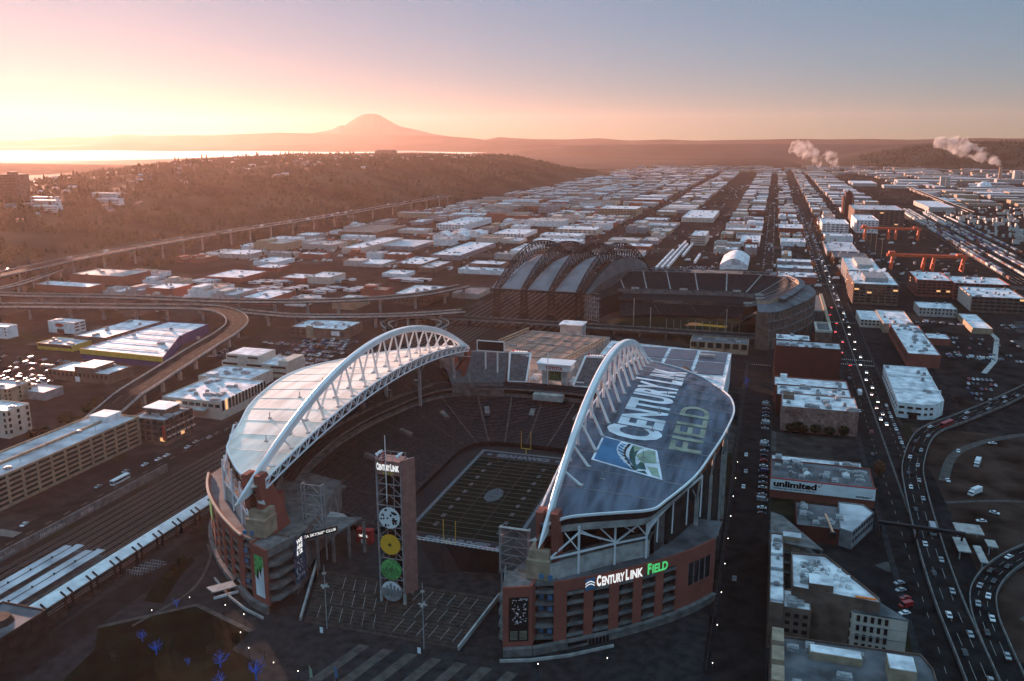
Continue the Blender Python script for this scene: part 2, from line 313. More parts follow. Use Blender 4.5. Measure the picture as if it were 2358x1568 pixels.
sheet('lawn', ov, .035, 'grass')
strip('path', [(p.x, p.y) for p in dense([(-231.5,294.8),(-221.9,283.5),(-212.5,258.6),(-217,230.3)], 5)], 1.2, .04, 'ppave')
for a, b in (((-228.6,225.8),(-203.5,249.8)), ((-203.5,249.8),(-172.8,240))): strip('path', [a, b], 2, .045, 'ppave')
sheet('car_park', rect(-700,-440,480,575), .01, 'lot'); sheet('car_park', rect(-425,-335,560,670), .011, 'lot'); sheet('car_park', rect(130,215,600,930), .011, 'lot')
sheet('car_park', rect(-640,-420,800,1060), .009, 'lot'); sheet('freight_yard', rect(160,620,1180,2500), .009, 'lot'); sheet('dirt_lot', rect(92,330,300,560), .012, mat('brown_soil', (.04,.027,.022), .95, .45, .05, .04))
# ---- hills as real height fields
def smooth(a, b, x): t = max(0, min(1, (x-a)/(b-a))); return t*t*(3-2*t)
def hz_ridge(x, y):
    foot = -905-60*math.sin(y/900); cr = foot-520
    h = 104*smooth(foot, cr, x)*(1-smooth(4200, 5400, y))*(1-.0*x)
    dr = -1620-(y-1300)*.27; h *= 1-.92*smooth(dr, dr-800, x)*1
    h *= .4+.6*smooth(900, 3000, y)
    return h+(4*noise.noise(Vector((x/260, y/260, 0)))+2*noise.noise(Vector((x/70, y/70, 3))))*smooth(0, 30, h)-.5
def field_mesh(name, fn, xs, ys, m):
    o = struct(MB().grid([[(x, y, fn(x, y)) for x in xs] for y in ys]).build(name, m, smooth=True)); return o
field_mesh('hill', hz_ridge, [-3600+30*i for i in range(93)], [500+60*i for i in range(84)], 'hill')
def hz_west(x, y):
    d = y-6050+.12*x; h = 158*smooth(0, 900, d)*smooth(200, 1500, x+(y-6000)*.05)
    return h+(7*noise.noise(Vector((x/400, y/400, 9)))+2.5*noise.noise(Vector((x/90, y/90, 1))))*smooth(0, 40, h)-.5
field_mesh('hill', hz_west, [0+60*i for i in range(110)], [5700+80*i for i in range(40)], 'hill')
def hz_far(x, y):
    h = 140*smooth(0, 900, y-9500)*(1-smooth(1500, 4200, abs(x+200)))
    return h+(10*noise.noise(Vector((x/700, y/700, 5)))+3*noise.noise(Vector((x/150, y/150, 6))))*smooth(0, 40, h)-.5
field_mesh('hill', hz_far, [-4800+110*i for i in range(84)], [9300+90*i for i in range(26)], 'far')
def hz_mid(x, y):
    h = 62*smooth(0, 900, y-5400)*math.exp(-((x+3600)/1500)**2)
    return h+4*noise.noise(Vector((x/200, y/200, 2)))*smooth(0, 20, h)-.5
field_mesh('hill', hz_mid, [-7000+90*i for i in range(72)], [5300+120*i for i in range(26)], 'far')
# distant foothills and the volcano, 20 km and more away
def skyline(name, prof, D, depth, m, seed, amp, label=None):
    P = []; nu = 220; nd = 14
    for i in range(nu+1):
        u = prof[0][0]+(prof[-1][0]-prof[0][0])*i/nu; v = interp(prof, u); row = []
        for j in range(nd+1):
            t = j/nd; bell = math.sin(math.pi*t)**.8; Y_ = D+depth*(t-.5); base = Py(u, 325, Y_); dist = (Py(u, v, D).z-CAMH)
            h = (CAMH+dist)*bell; q = Vector((base.x/2600, base.y/2600, seed))
            h += amp*bell*(noise.noise(q)+.5*noise.noise(q*2.7)+.25*noise.noise(q*7)); row.append((base.x, base.y, max(-1, h)))
        P.append(row)
    return struct(MB().grid(P).build(name, m, smooth=False), label)
skyline('mountain', [(560,330),(700,309),(752,301),(768,297),(778,291),(786,288),(794,289),(806,281),(820,272),(832,266),(842,262.5),(852,261.5),(864,262),(876,265),(890,273),(905,282),(922,291),(945,296),(968,301),(1000,309),(1050,316),(1140,330)], 15500, 2600, 'snow', 1.3, 9)
skyline('foothills', [(-300,328),(0,324),(60,323),(110,318),(160,314),(200,316),(250,313),(290,310),(350,313),(420,311),(500,312),(560,309),(640,306),(700,307),(800,309),(1000,312),(1080,317),(1120,322),(1150,315),(1180,318),(1230,320),(1300,321),(1380,318),(1450,323),(1530,321),(1600,324),(1750,321),(1830,319),(1900,320),(2000,318),(2100,320),(2250,317),(2358,318),(2700,322)], 14000, 2000, 'far', 7.7, 12)
skyline('foothills', [(-300,336),(0,338),(150,336),(250,329),(300,325),(360,330),(420,334),(700,333),(1000,330),(1200,333),(1500,336),(1700,334),(2000,337)], 12000, 1500, 'far', 3.1, 7)
# ------------------------------------------------------------------ football stadium
CX, CY = -126.4, 384.0
ST = thing('football_stadium', 'big open-ended football stadium with two pale roofs hung from white arches', 'stadium', (CX, CY, 0))
OUT = [(58,-121),(64,-115),(71,-111.5),(82,-107),(92,-102.5),(96,-96),(104.5,-75),(109,-53),(112.5,-31),(115,-6),(115,10),(112,28),(105,45),(96.5,62),(83,82),(66,102),(60,117)]
OUT = [tuple(p) for p in dense(OUT, 3)]
def zin(u): return 59.5-13*(u/118)**2
def zout(u): return 54-10*(u/125)**2
def roofz(x, y):
    off = abs(x-CX); u = y-CY; return zin(u)+(zout(u)-zin(u))*(off-55)/60
OUT_W = OUT; OUT_E = [tuple(p) for p in dense([(58,-121),(62,-117),(70,-111.5),(78.5,-103.5),(84.6,-97),(88,-91.5),(96,-70.5),(103.5,-53),(109.5,-31),(114,-5),(112,17),(103.5,33),(96,46),(84.5,66),(72,88),(60,112),(58,117)], 3)]
for s, side in ((-1, 'east'), (1, 'west')):
    OUT = OUT_E if s < 0 else OUT_W
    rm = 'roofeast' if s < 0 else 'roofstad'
    P = []; inner = []
    for off, u in OUT:
        ui = u*.985; P.append([(CX+s*(55+(off-55)*t), CY+ui+(u-ui)*t, roofz(CX+s*(55+(off-55)*t), CY+ui+(u-ui)*t)) for t in [q/10 for q in range(11)]])
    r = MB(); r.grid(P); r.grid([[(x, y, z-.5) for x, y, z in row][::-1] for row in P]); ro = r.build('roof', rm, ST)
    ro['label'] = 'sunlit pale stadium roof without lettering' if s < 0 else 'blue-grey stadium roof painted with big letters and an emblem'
    # seams, rim, fascia, soffit band
    for k in range(-7, 8):
        y = CY+k*13.7; u = y-CY; off = interp([(b, a) for a, b in OUT], u)
        sm = MB()
        for q in range(12):
            a, b = 55+(off-55)*q/12, 55+(off-55)*(q+1)/12; xa, xb = CX+s*a, CX+s*b
            sm.beam((xa, y, roofz(xa, y)+.05), (xb, y, roofz(xb, y)+.05), .35, .22)
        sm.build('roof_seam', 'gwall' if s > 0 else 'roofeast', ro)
    rim, fas, band = MB(), MB(), MB()
    for (a, b), (c, d) in zip(OUT, OUT[1:]):
        p = Vector((CX+s*a, CY+b, roofz(CX+s*a, CY+b))); q = Vector((CX+s*c, CY+d, roofz(CX+s*c, CY+d))); o_ = Vector((s*.25, 0, 0))
        rim.beam(p+o_, q+o_, .7, .8)
        i1, i2 = Vector((-s*1.2, 0, 0)), Vector((-s*1.2, 0, 0))
        fas.face([p+i1+Vector((0,0,-.3)), q+i2+Vector((0,0,-.3)), q+i2+Vector((0,0,-3.2)), p+i1+Vector((0,0,-3.2))])
        band.grid([[p+Vector((-s*1.4,0,-3.0)), q+Vector((-s*1.4,0,-3.0))], [p+Vector((-s*2.6,0,-6.2)), q+Vector((-s*2.6,0,-6.2))], [p+Vector((-s*6,0,-6.6)), q+Vector((-s*6,0,-6.6))]])
    rim.build('rim', 'white', ro); fas.build('fascia', 'black', ro); band.build('soffit_band', 'conc', ro)
    # little roof masts
    for k, u in enumerate((-88,-66,-40,-18,12,44)):
        off = 84 if k else 72; x, y = CX+s*off, CY+u; z = roofz(x, y)
        mm = MB(); mm.tube([(x,y,z),(x,y,z+3)], .22, 6); mm.box(x-.8,x+.8,y-.4,y+.4,z,z+.5); mm.build('roof_mast', 'steel', ST)
    # inner edge truss
    tr = MB(); N = 60; tp, bt = [], []
    for i in range(N+1):
        u = -116+232*i/N; x = CX+s*54.6; z = roofz(x, CY+u); tp.append(Vector((x, CY+u, z+.35))); bt.append(Vector((x, CY+u, z-4.4+1.2*abs(u/116)**2)))
    tr.tube(tp, .38, 6); tr.tube(bt, .38, 6)
    for i in range(N): tr.beam(tp[i] if i % 2 else bt[i], bt[i+1] if i % 2 else tp[i+1], .42); 
    for i in range(0, N+1, 2): tr.beam(tp[i], bt[i], .3)
    bt2 = [p+Vector((s*5, 0, 1.6)) for p in bt]; tr.tube(bt2, .3, 6)
    for i in range(0, N, 2): tr.beam(bt[i], bt2[i], .3); tr.beam(bt[i], bt2[i+1], .26)
    tr.build('edge_truss', 'wsteel', ST)
    # arch : a tapering steel box ending in spear tips
    A = []; n = 90; ax = CX+s*58.8
    for i in range(n+1):
        u = -130+260*i/n; zc = 41+37*(1-(u/130)**2); e = 130-abs(u); slope = -2*37*u/130**2; d = Vector((0, 1, slope)).normalized(); nn = Vector((0, -d.z, d.y))
        dep = interp([(0,.3),(5,3.5),(10,5.6),(14,5.2),(22,3.6),(130,3.2)], e); wd = interp([(0,.3),(8,1.3),(20,1.6),(60,2.5),(130,2.7)], e)
        c = Vector((ax, CY+u, zc))-nn*(dep*.5-1.4)
        A.append([c+Vector((wd*a*.5, 0, 0))+nn*dep*.5*b for a, b in ((-1,-.82),(-.6,-1),(.6,-1),(1,-.82),(1,.82),(.6,1),(-.6,1),(-1,.82),(-1,-.82))])
    ab = MB(); ab.grid(A); ab.face(A[0][:8]); ab.face(A[-1][:8][::-1]); ao = ab.build('arch', 'white', ST)
    for k in range(-8, 9):
        u = k*13.7; y = CY+u; zc = 41+37*(1-(u/130)**2)-1.5
        for off in (57.2, 65.2):
            if abs(k) > 7 and off > 60: continue
            x = CX+s*off; zf = roofz(x, y+2); 
            if zc-zf < 1.2: continue
            m_ = MB(); m_.tube([(ax+s*(.6 if off > 60 else -.5), y, zc), (x, y+(1.5 if off > 60 else 4), zf)], [.42,.62], 8); m_.build('strut', 'white', ao)
            f_ = MB(); f_.box(x-.9, x+.9, y+(.4 if off > 60 else 2.9), y+(2.6 if off > 60 else 5.1), zf-.2, zf+.45); f_.build('strut_foot', 'steel', ST)
    # brick pylons at both ends
    for e in (-1, 1):
        py = MB()
        for xo in (-2.7, 2.7):
            prof = [(117,22),(119,36),(120,50),(114.5,50),(111,44),(106,35),(100,22)] if e < 0 else [(128,0),(124,34),(121,44),(115,44),(110,34),(106,0)]
            for sx in (-1, 1): pass
            a_ = [(ax+xo-1.2, CY+e*q, z) for q, z in prof]; b_ = [(ax+xo+1.2, CY+e*q, z) for q, z in prof]
            py.face(a_); py.face(b_[::-1])
            for i in range(len(prof)): j = (i+1) % len(prof); py.face([a_[i], b_[i], b_[j], a_[j]])
        py.box(ax-1.6, ax+1.6, CY+e*112 if e > 0 else CY-118, CY+e*120 if e > 0 else CY-100, 0, 36)
        py.build('pylon', 'brick', ST)
# ---- seating bowl
LI = dense([(-163,322),(-163,360),(-163,400),(-162.5,432),(-157,447),(-146,452),(-126.4,453),(-107,452),(-96,447),(-90.3,432),(-90,400),(-90,360),(-90,322)], 8)
LO = dense([(-206,322),(-213,352),(-216,395),(-210,440),(-194,484),(-160,498),(-126.4,501),(-93,498),(-59,484),(-43,440),(-37,395),(-40,352),(-47,322)], 8)
def tier(I, O, z0, z1, rows, name, m, parent=ST, power=1.15):
    g_ = MB(); n = len(I); prev = None
    for r in range(rows):
        t0, t1 = r/rows, (r+1)/rows; za = z0+(z1-z0)*t0**power; zb = z0+(z1-z0)*t1**power
        ra = [(I[i][0]+(O[i][0]-I[i][0])*t0, I[i][1]+(O[i][1]-I[i][1])*t0) for i in range(n)]; rb = [(I[i][0]+(O[i][0]-I[i][0])*t1, I[i][1]+(O[i][1]-I[i][1])*t1) for i in range(n)]
        g_.grid([[(*p, zb) for p in ra], [(*p, zb) for p in rb]]); g_.grid([[(*p, za) for p in ra], [(*p, zb) for p in ra]])
    return g_.build(name, m, parent)
def aisles(I, O, z0, z1, every, off, m='aisle', power=1.15, w=1.0, parent=ST, t0=0, t1=1):
    for i in range(off, len(I)-1, every):
        a_ = MB(); d = (Vector(I[i+1])-Vector(I[i])).normalized()*w/2; K = 8; P = []
        for q in range(K+1):
            t = t0+(t1-t0)*q/K; p = Vector(I[i]).lerp(Vector(O[i]), t); z = z0+(z1-z0)*t**power+.55; P.append([(p.x-d.x, p.y-d.y, z), (p.x+d.x, p.y+d.y, z)])
        a_.grid(P).build('aisle', m, parent)
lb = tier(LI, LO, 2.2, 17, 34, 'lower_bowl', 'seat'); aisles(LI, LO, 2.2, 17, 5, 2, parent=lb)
fw = MB(); fw.grid([[(p.x, p.y, 0) for p in LI], [(p.x, p.y, 2.6) for p in LI]]); fw.build('field_wall', 'black', ST)
# vomitories in the lower bowl
for i in range(6, len(LI)-4, 8):
    p = Vector(LI[i]).lerp(Vector(LO[i]), .55); d = (Vector(LO[i])-Vector(LI[i])).normalized(); v_ = MB(); n_ = Vector((-d.y, d.x))
    v_.beam((p.x, p.y, 10.6), (p.x+d.x*7, p.y+d.y*7, 12.8), 3, 2.2); v_.build('vomitory', 'dconc', lb)
# suite ring and its fascia boards
def ring(I, dz0, dz1, push, name, m):
    g_ = MB(); C0 = Vector((CX, CY)); q = [Vector(p)+(C0-Vector(p)).normalized()*push for p in I]; g_.grid([[(p.x, p.y, dz0) for p in q], [(p.x, p.y, dz1) for p in q]])
    return g_.build(name, m, ST)
ring(LO, 16.6, 18.2, 3.0, 'suite_fascia', 'dconc'); ring(LO, 18.2, 21.5, 0, 'suite_windows', 'black'); ring(LO, 21.3, 22.4, 3.5, 'club_fascia', 'dconc')
dk = MB(); 
for zz in (18.2, 21.4): dk.grid([[(p.x, p.y, zz) for p in [Vector(q)+(Vector((CX,CY))-Vector(q)).normalized()*3.5 for q in LO]], [(p.x, p.y, zz) for p in LO]])
dk.build('concourse_deck', 'dconc', ST)
ml = tier([Vector(q)+(Vector((CX,CY))-Vector(q)).normalized()*3.2 for q in LO], [Vector(q)+(Vector(q)-Vector((CX,CY))).normalized()*3 for q in LO], 22, 25, 5, 'club_seats', 'seat')
wl = MB(); wf = lambda u, v: (CX-58+u*46, CY+104.6-0+u*9.5-9*u*u, 11.4+v); 
bd = MB(); bd.grid([[(CX-62+i*5.2, CY+105.4+i*.95-.075*i*i, 10.8) for i in range(11)], [(CX-62+i*5.2, CY+105.4+i*.95-.075*i*i, 14.6) for i in range(11)]]); bd.build('ribbon_board', 'black', ST)
def bdf(u, v): i = u*9.4+.6; return (CX-62+i*5.2, CY+105.2+i*.95-.075*i*i-.15, 11.9+v*1.5)
text(wl, 'WELCOME TO CENTURYLINK FIELD', bdf, 0, 1, 0, 1, .03, 20); wl.build('ribbon_text', 'letter', ST)
# upper decks under both roofs
for s in (-1, 1):
    UI, UO = [], []
    for i in range(49):
        u = -80+200*i/48; f = 90-29*(u/119)**2 if u > 0 else 90-25*(u/100)**2; UI.append((CX+s*(f+1), CY+u)); UO.append((CX+s*(f+21), CY+u-1))
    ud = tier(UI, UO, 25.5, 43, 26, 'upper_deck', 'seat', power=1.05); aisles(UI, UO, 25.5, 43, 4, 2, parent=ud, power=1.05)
    fr = MB(); fr.grid([[(*p, 22.6) for p in UI], [(*p, 26.4) for p in UI]]); fr.build('deck_front', 'dconc', ST)
    for i in range(4, 46, 6):
        v_ = MB(); p = Vector(UI[i]).lerp(Vector(UO[i]), .14); v_.box(p.x-1.8, p.x+1.8, p.y-1.6, p.y+1.6, 25, 30.5); v_.build('vomitory', 'dconc', ud)
    ow = MB(); cols = []
    for i in range(0, len(UO)-1):
        ow.prism([UO[i], UO[i+1], (UO[i+1][0]+s*1.2, UO[i+1][1]), (UO[i][0]+s*1.2, UO[i][1])], 0, 43.5)
    ow.build('outer_wall', 'dark', ST)
    if True:   # end wall of the stand
        x0, x1 = (UI[0][0], UO[0][0]); ew = MB(); ew.face([(x0, UI[0][1]-.3, 8), (x1, UO[0][1]-.3, 8), (x1, UO[0][1]-.3, 43.5), (x0, UI[0][1]-.3, 26.5)]); ew.build('end_wall', 'dconc', ST)
    # columns and raking struts between the ground and the roof edge
    OUT = OUT_E if s < 0 else OUT_W
    for i in range(2, len(OUT)-3, 3):
        off, u = OUT[i]; cl = MB()
        if u < -80: continue
        x, y = CX+s*(off-2.5), CY+u; z = roofz(x, y)-6.4; cl.box(x-.8, x+.8, y-.8, y+.8, 0, z-9); cl.beam((x, y, z-9.5), (x+s*1.0, y-3.5, z), .7); cl.beam((x, y, z-9.5), (x+s*1.0, y+3.5, z), .7); cl.beam((x, y, z-9.5), (x-s*6, y, z+1), .6)
        cl.build('roof_column', 'conc', ST)
# south-east upper deck block and the two free-standing south sections
UI = dense([(-187,485),(-180,490),(-170,494),(-156,497)], 6); UO = dense([(-199,496),(-190,505),(-176,510),(-158,513)], 6)
ud = tier(UI, UO, 24.5, 41, 26, 'south_deck', 'seatb', power=1.0); aisles(UI, UO, 24.5, 41, 5, 3, 'dconc', 1.0, 1.4, ud)
bk = MB(); bk.grid([[(p.x, p.y+.4, 0) for p in UO], [(p.x, p.y+.4, 42.2) for p in UO]]); bk.build('deck_back', 'conc', ST)
fr = MB(); fr.grid([[(p.x, p.y, 18) for p in UI], [(p.x, p.y, 25.4) for p in UI]]); fr.build('deck_front', 'dconc', ST)
for a, b, c, d in (((-154.8,502),(-143.3,504),(-157.2,514),(-143.8,516)), ((-112.5,503.5),(-101,504.5),(-108,518.5),(-94,519.5))):
    I2 = [Vector(a).lerp(Vector(b), t/6) for t in range(7)]; O2 = [Vector(c).lerp(Vector(d), t/6) for t in range(7)]
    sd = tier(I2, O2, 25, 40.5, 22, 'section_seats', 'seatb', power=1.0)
    fm = MB(); fm.beam((*a, 25.6), (*c, 41.2), 1.1); fm.beam((*b, 25.6), (*d, 41.2), 1.1); fm.beam((*c, 41.2), (*d, 41.2), 1.1); fm.beam((*a, 25.2), (*b, 25.2), .8)
    for p, z in ((a, 25), (b, 25)): fm.box(p[0]-.7, p[0]+.7, p[1]-.7, p[1]+.7, 17, z)
    fm.box(c[0]+.4, d[0]-.4, c[1]+.5, c[1]+1.5, 17, 40); fm.build('section_frame', 'white', ST)
    ys = MB(); ys.box(c[0]+1, d[0]-.5, d[1]+.2, d[1]+.6, 40.8, 42.6); ys.build('section_sign', 'red', ST)
    tt = MB(); text(tt, 'HAWKS', lambda u, v: (c[0]+2.5+u*9, d[1]+.1, 41.1+v*1.3), 0, 1, 0, 1, .03); tt.build('section_letters', 'disp', ST)
# scoreboard over the south-east deck
sb = MB(); sb.box(-174.5,-157.5,500.5,502.5,45,51); sbo = sb.build('scoreboard', 'black', ST)
fb = MB()
for z in (44.6, 51.2): fb.beam((-175,500.2,z), (-157,500.2,z), .6)
for x in (-175,-157): fb.beam((x,500.2,44.6), (x,500.2,51.4), .5)
for x in (-170,-162): fb.beam((x,502,30), (x,502,45), .8)
fb.build('board_frame', 'white', sbo)
# south sign tower
sx = -125
tw = MB(); tw.box(sx-11,sx+10,505,517,33.5,37.5); tw.box(sx-12,sx+11,504,518,37.5,38.2); top = tw.build('sign_head', 'white', ST)
text_ = MB(); text(text_, 'TOYOTA', lambda u, v: (sx-6+u*11, 504.75, 34.2+v*2.3), 0, 1, 0, 1, .04); text_.build('sign_text', 'red', top)
lg = MB(); lg.box(sx-8.5,sx-4.5,506,515,12,33.5); lg.box(sx+4,sx+8,506,515,12,33.5); lg.box(sx-11.5,sx+10.5,501,516,22,23.5); lg.box(sx-9,sx+9,502,514,12,22); lg.build('tower_legs', 'conc', ST)
sc_ = MB(); sc_.box(sx-4.3,sx+3.8,508,509,26.5,33.3); sc_.build('video_screen', mat('dim_screen', (.1,.14,.06), .4, .6, 1.2, .3), ST)
pr = MB(); pr.box(sx-11,sx+8,493,500,17,21); pr.box(sx-7,sx+4,492.7,493,18.4,20.2); pr.build('press_box', 'conc', ST)
tg = MB()
for x0, x1 in ((-143,-137), (-113,-104)):
    pass
for k in range(8):
    for (xa, xb) in ((-141,-137),(-115,-107)): tg.beam((xa, 506+k*1.2, 28), (xb, 507+k*1.2, 26+(k % 2)*2), .4)
for y in (505, 515): tg.beam((-142,y,27.5), (-136,y,27.5), .6); tg.beam((-116,y,27.5), (-106,y,27.5), .6)
tg.build('catwalk', 'wsteel', ST)
fp = MB(); fp.tube([(sx-4,503,22),(sx-4,503,46)], .22, 6); fp.build('flagpole', 'white', ST)
# ---- roof lettering and emblem
lt = MB(); R3 = lambda x, y: (x, y, roofz(x, y)+.24)
text(lt, 'C', lambda u, v: R3(-37.8-v*23.2, 332.6+u*12.4), 0, 1, 0, 1, .045, 6)
text(lt, 'ENTURY', lambda u, v: R3(-38.2-v*19.4, 346+u*68), 0, 1, 0, 1, .04, 24)
text(lt, 'L', lambda u, v: R3(-37.8-v*23.2, 417+u*9), 0, 1, 0, 1, .045, 4)
text(lt, 'INK', lambda u, v: R3(-38.2-v*17.4, 429+u*24), 0, 1, 0, 1, .04, 10)
lt.build('roof_letters', 'letter', ST)
l2 = MB(); text(l2, 'FIELD', lambda u, v: R3(-21-v*12.8, 329.6+u*54), 0, 1, 0, 1, .015, 20); l2.build('roof_letters', 'field', ST)
EA, EB, EC, ED = Vector((-61.1,331.2)), Vector((-38,326)), Vector((-32.8,302.7)), Vector((-61.5,309.3))
def emb(u, v, dz=.1):   # u along top edge, v downwards
    p = EA.lerp(EB, u).lerp(ED.lerp(EC, u), v); u2 = 0
    return (p.x, p.y, roofz(p.x, p.y)+dz)
def patch(mb, poly, dz): mb.face([emb(u, v, dz) for u, v in poly])
E1 = MB(); E1.grid([[emb(i/10, j/10, .12) for i in range(11)] for j in range(11)]); E1.build('emblem_ground', 'letter', ST)
def gridpatch(mb, f, dz, n=10): mb.grid([[emb(*f(i/n, j/n), dz) for i in range(n+1)] for j in range(n+1)])
E2 = MB(); gridpatch(E2, lambda a, b: (.035+a*(.31+.02*b-.15*math.sin(b*math.pi)+.25*b), .04+b*.92), .2); E2.build('emblem_sky', 'skyb', ST)
E3 = MB(); gridpatch(E3, lambda a, b: (.485+a*.05+.12*b-.13*math.sin(b*math.pi)*1, .04+b*.9), .2); E3.build('emblem_band', 'black', ST)
E4 = MB(); gridpatch(E4, lambda a, b: (.565+.05*b-.07*math.sin(b*math.pi)+a*(.05+.1*(1-b)), .06+b*.84), .2)
patch(E4, [(.64,.96),(.76,.86),(.80,.96)], .2); patch(E4, [(.6,.88),(.74,.5),(.78,.82)], .2); E4.build('emblem_stand', 'dgreen', ST)
E5 = MB(); patch(E5, [(.57,.04),(.76,.05),(.6,.3)], .21); patch(E5, [(.84,.06),(.965,.05),(.95,.5),(.72,.62),(.62,.4)], .21); patch(E5, [(.8,.7),(.955,.64),(.97,.95),(.86,.95)], .21); E5.build('emblem_field', 'lgreen', ST)
E6 = MB()
for k in range(7):
    t = .12+k*.105; c = .31-.15*math.sin(t*math.pi)+.25*t; E6.face([emb(c+.06-.01, t, .22), emb(c+.17, t+.055, .22), emb(c+.17, t+.085, .22), emb(c+.06-.01, t+.02, .22)])
E6b = MB(); gridpatch(E6b, lambda a, b: (.075+.31+a*.085+.25*b-.15*math.sin(b*math.pi)-.02, .1+b*.68), .19, 8); E6b.build('emblem_truss_gap', 'skyb', ST); E6.build('emblem_truss', 'letter', ST)
# ------------------------------------------------------------------ playing field
sheet('playing_field', rect(-164,-89,320,454), .06, 'black'); sheet('playing_field', rect(-150.5,-101.3,324.5,441.9), .075, 'turf')
bm_ = MB(); X0, X1, Y0, Y1 = -150.5, -101.3, 324.5, 441.9; w = 1.8
for a in ((X0-w,X0,Y0-w,Y1+w),(X1,X1+w,Y0-w,Y1+w),(X0,X1,Y0-w,Y0),(X0,X1,Y1,Y1+w)): bm_.box(*a, .08, .1)
yl = (Y1-Y0-18.3)/20
for k in range(21):
    y = Y0+9.15+k*yl; bm_.box(X0, X1, y-.09, y+.09, .08, .1)
    for j in range(1, 5):
        if k < 20:
            for x in (X0+.6, X0+18, X1-18.6, X1-1.2): bm_.box(x, x+.6, y+j*yl/5-.06, y+j*yl/5+.06, .08, .1)
    if k % 2 == 0 and 0 < k < 20:
        n = str(50-abs(k-10)*5)
        text(bm_, n, lambda u, v: (X0+8+v*2, y+2-u*4, .1), 0, 1, 0, 1, .03); text(bm_, n, lambda u, v: (X1-8-v*2, y-2+u*4, .1), 0, 1, 0, 1, .03)
text(bm_, 'SEAHAWKS', lambda u, v: (X0+9+u*31, Y1-7+v*5, .1), 0, 1, 0, 1, .06); text(bm_, 'SEAHAWKS', lambda u, v: (X1-9-u*31, Y0+7-v*5, .1), 0, 1, 0, 1, .06)
cq = [( (X0+X1)/2+4.4*math.cos(t*math.pi/12), (Y0+Y1)/2+8.6*math.sin(t*math.pi/12), .1) for t in range(24)]; struct(MB().face([(x, y, .09) for x, y, z in cq]).build('midfield_mark', 'mark2'))
for x in (X0+4.5, X1-4.5):
    for y in (Y0+4.5, Y1-4.5): bm_.face([(x+1.6*math.cos(t*math.pi/6), y+1.6*math.sin(t*math.pi/6), .1) for t in range(12)])
struct(bm_.build('field_markings', 'mark'))
sheet('end_zone', rect(X0+.02,X1-.02,Y1-9.1,Y1-.02), .078, 'black'); sheet('end_zone', rect(X0+.02,X1-.02,Y0+.02,Y0+9.1), .078, 'black')
for k, y in enumerate((Y0-2.5, Y1+2.5)):
    t = thing('goalpost', ('yellow goalpost at the near end zone by the tower' if k == 0 else 'yellow goalpost at the far end zone before the south stand'), 'goalpost', (CX, y, 0), 'goalposts of the football field')
    a = MB(); a.tube([(CX,y,0),(CX,y,3)], .3, 8); a.build('post', 'yel', t); a = MB(); a.tube([(CX-2.9,y,3.05),(CX+2.9,y,3.05)], .2, 6); a.build('crossbar', 'yel', t)
    for x in (CX-2.82, CX+2.82): a = MB(); a.tube([(x,y,3),(x,y,13.5)], .15, 6); a.build('upright', 'yel', t)
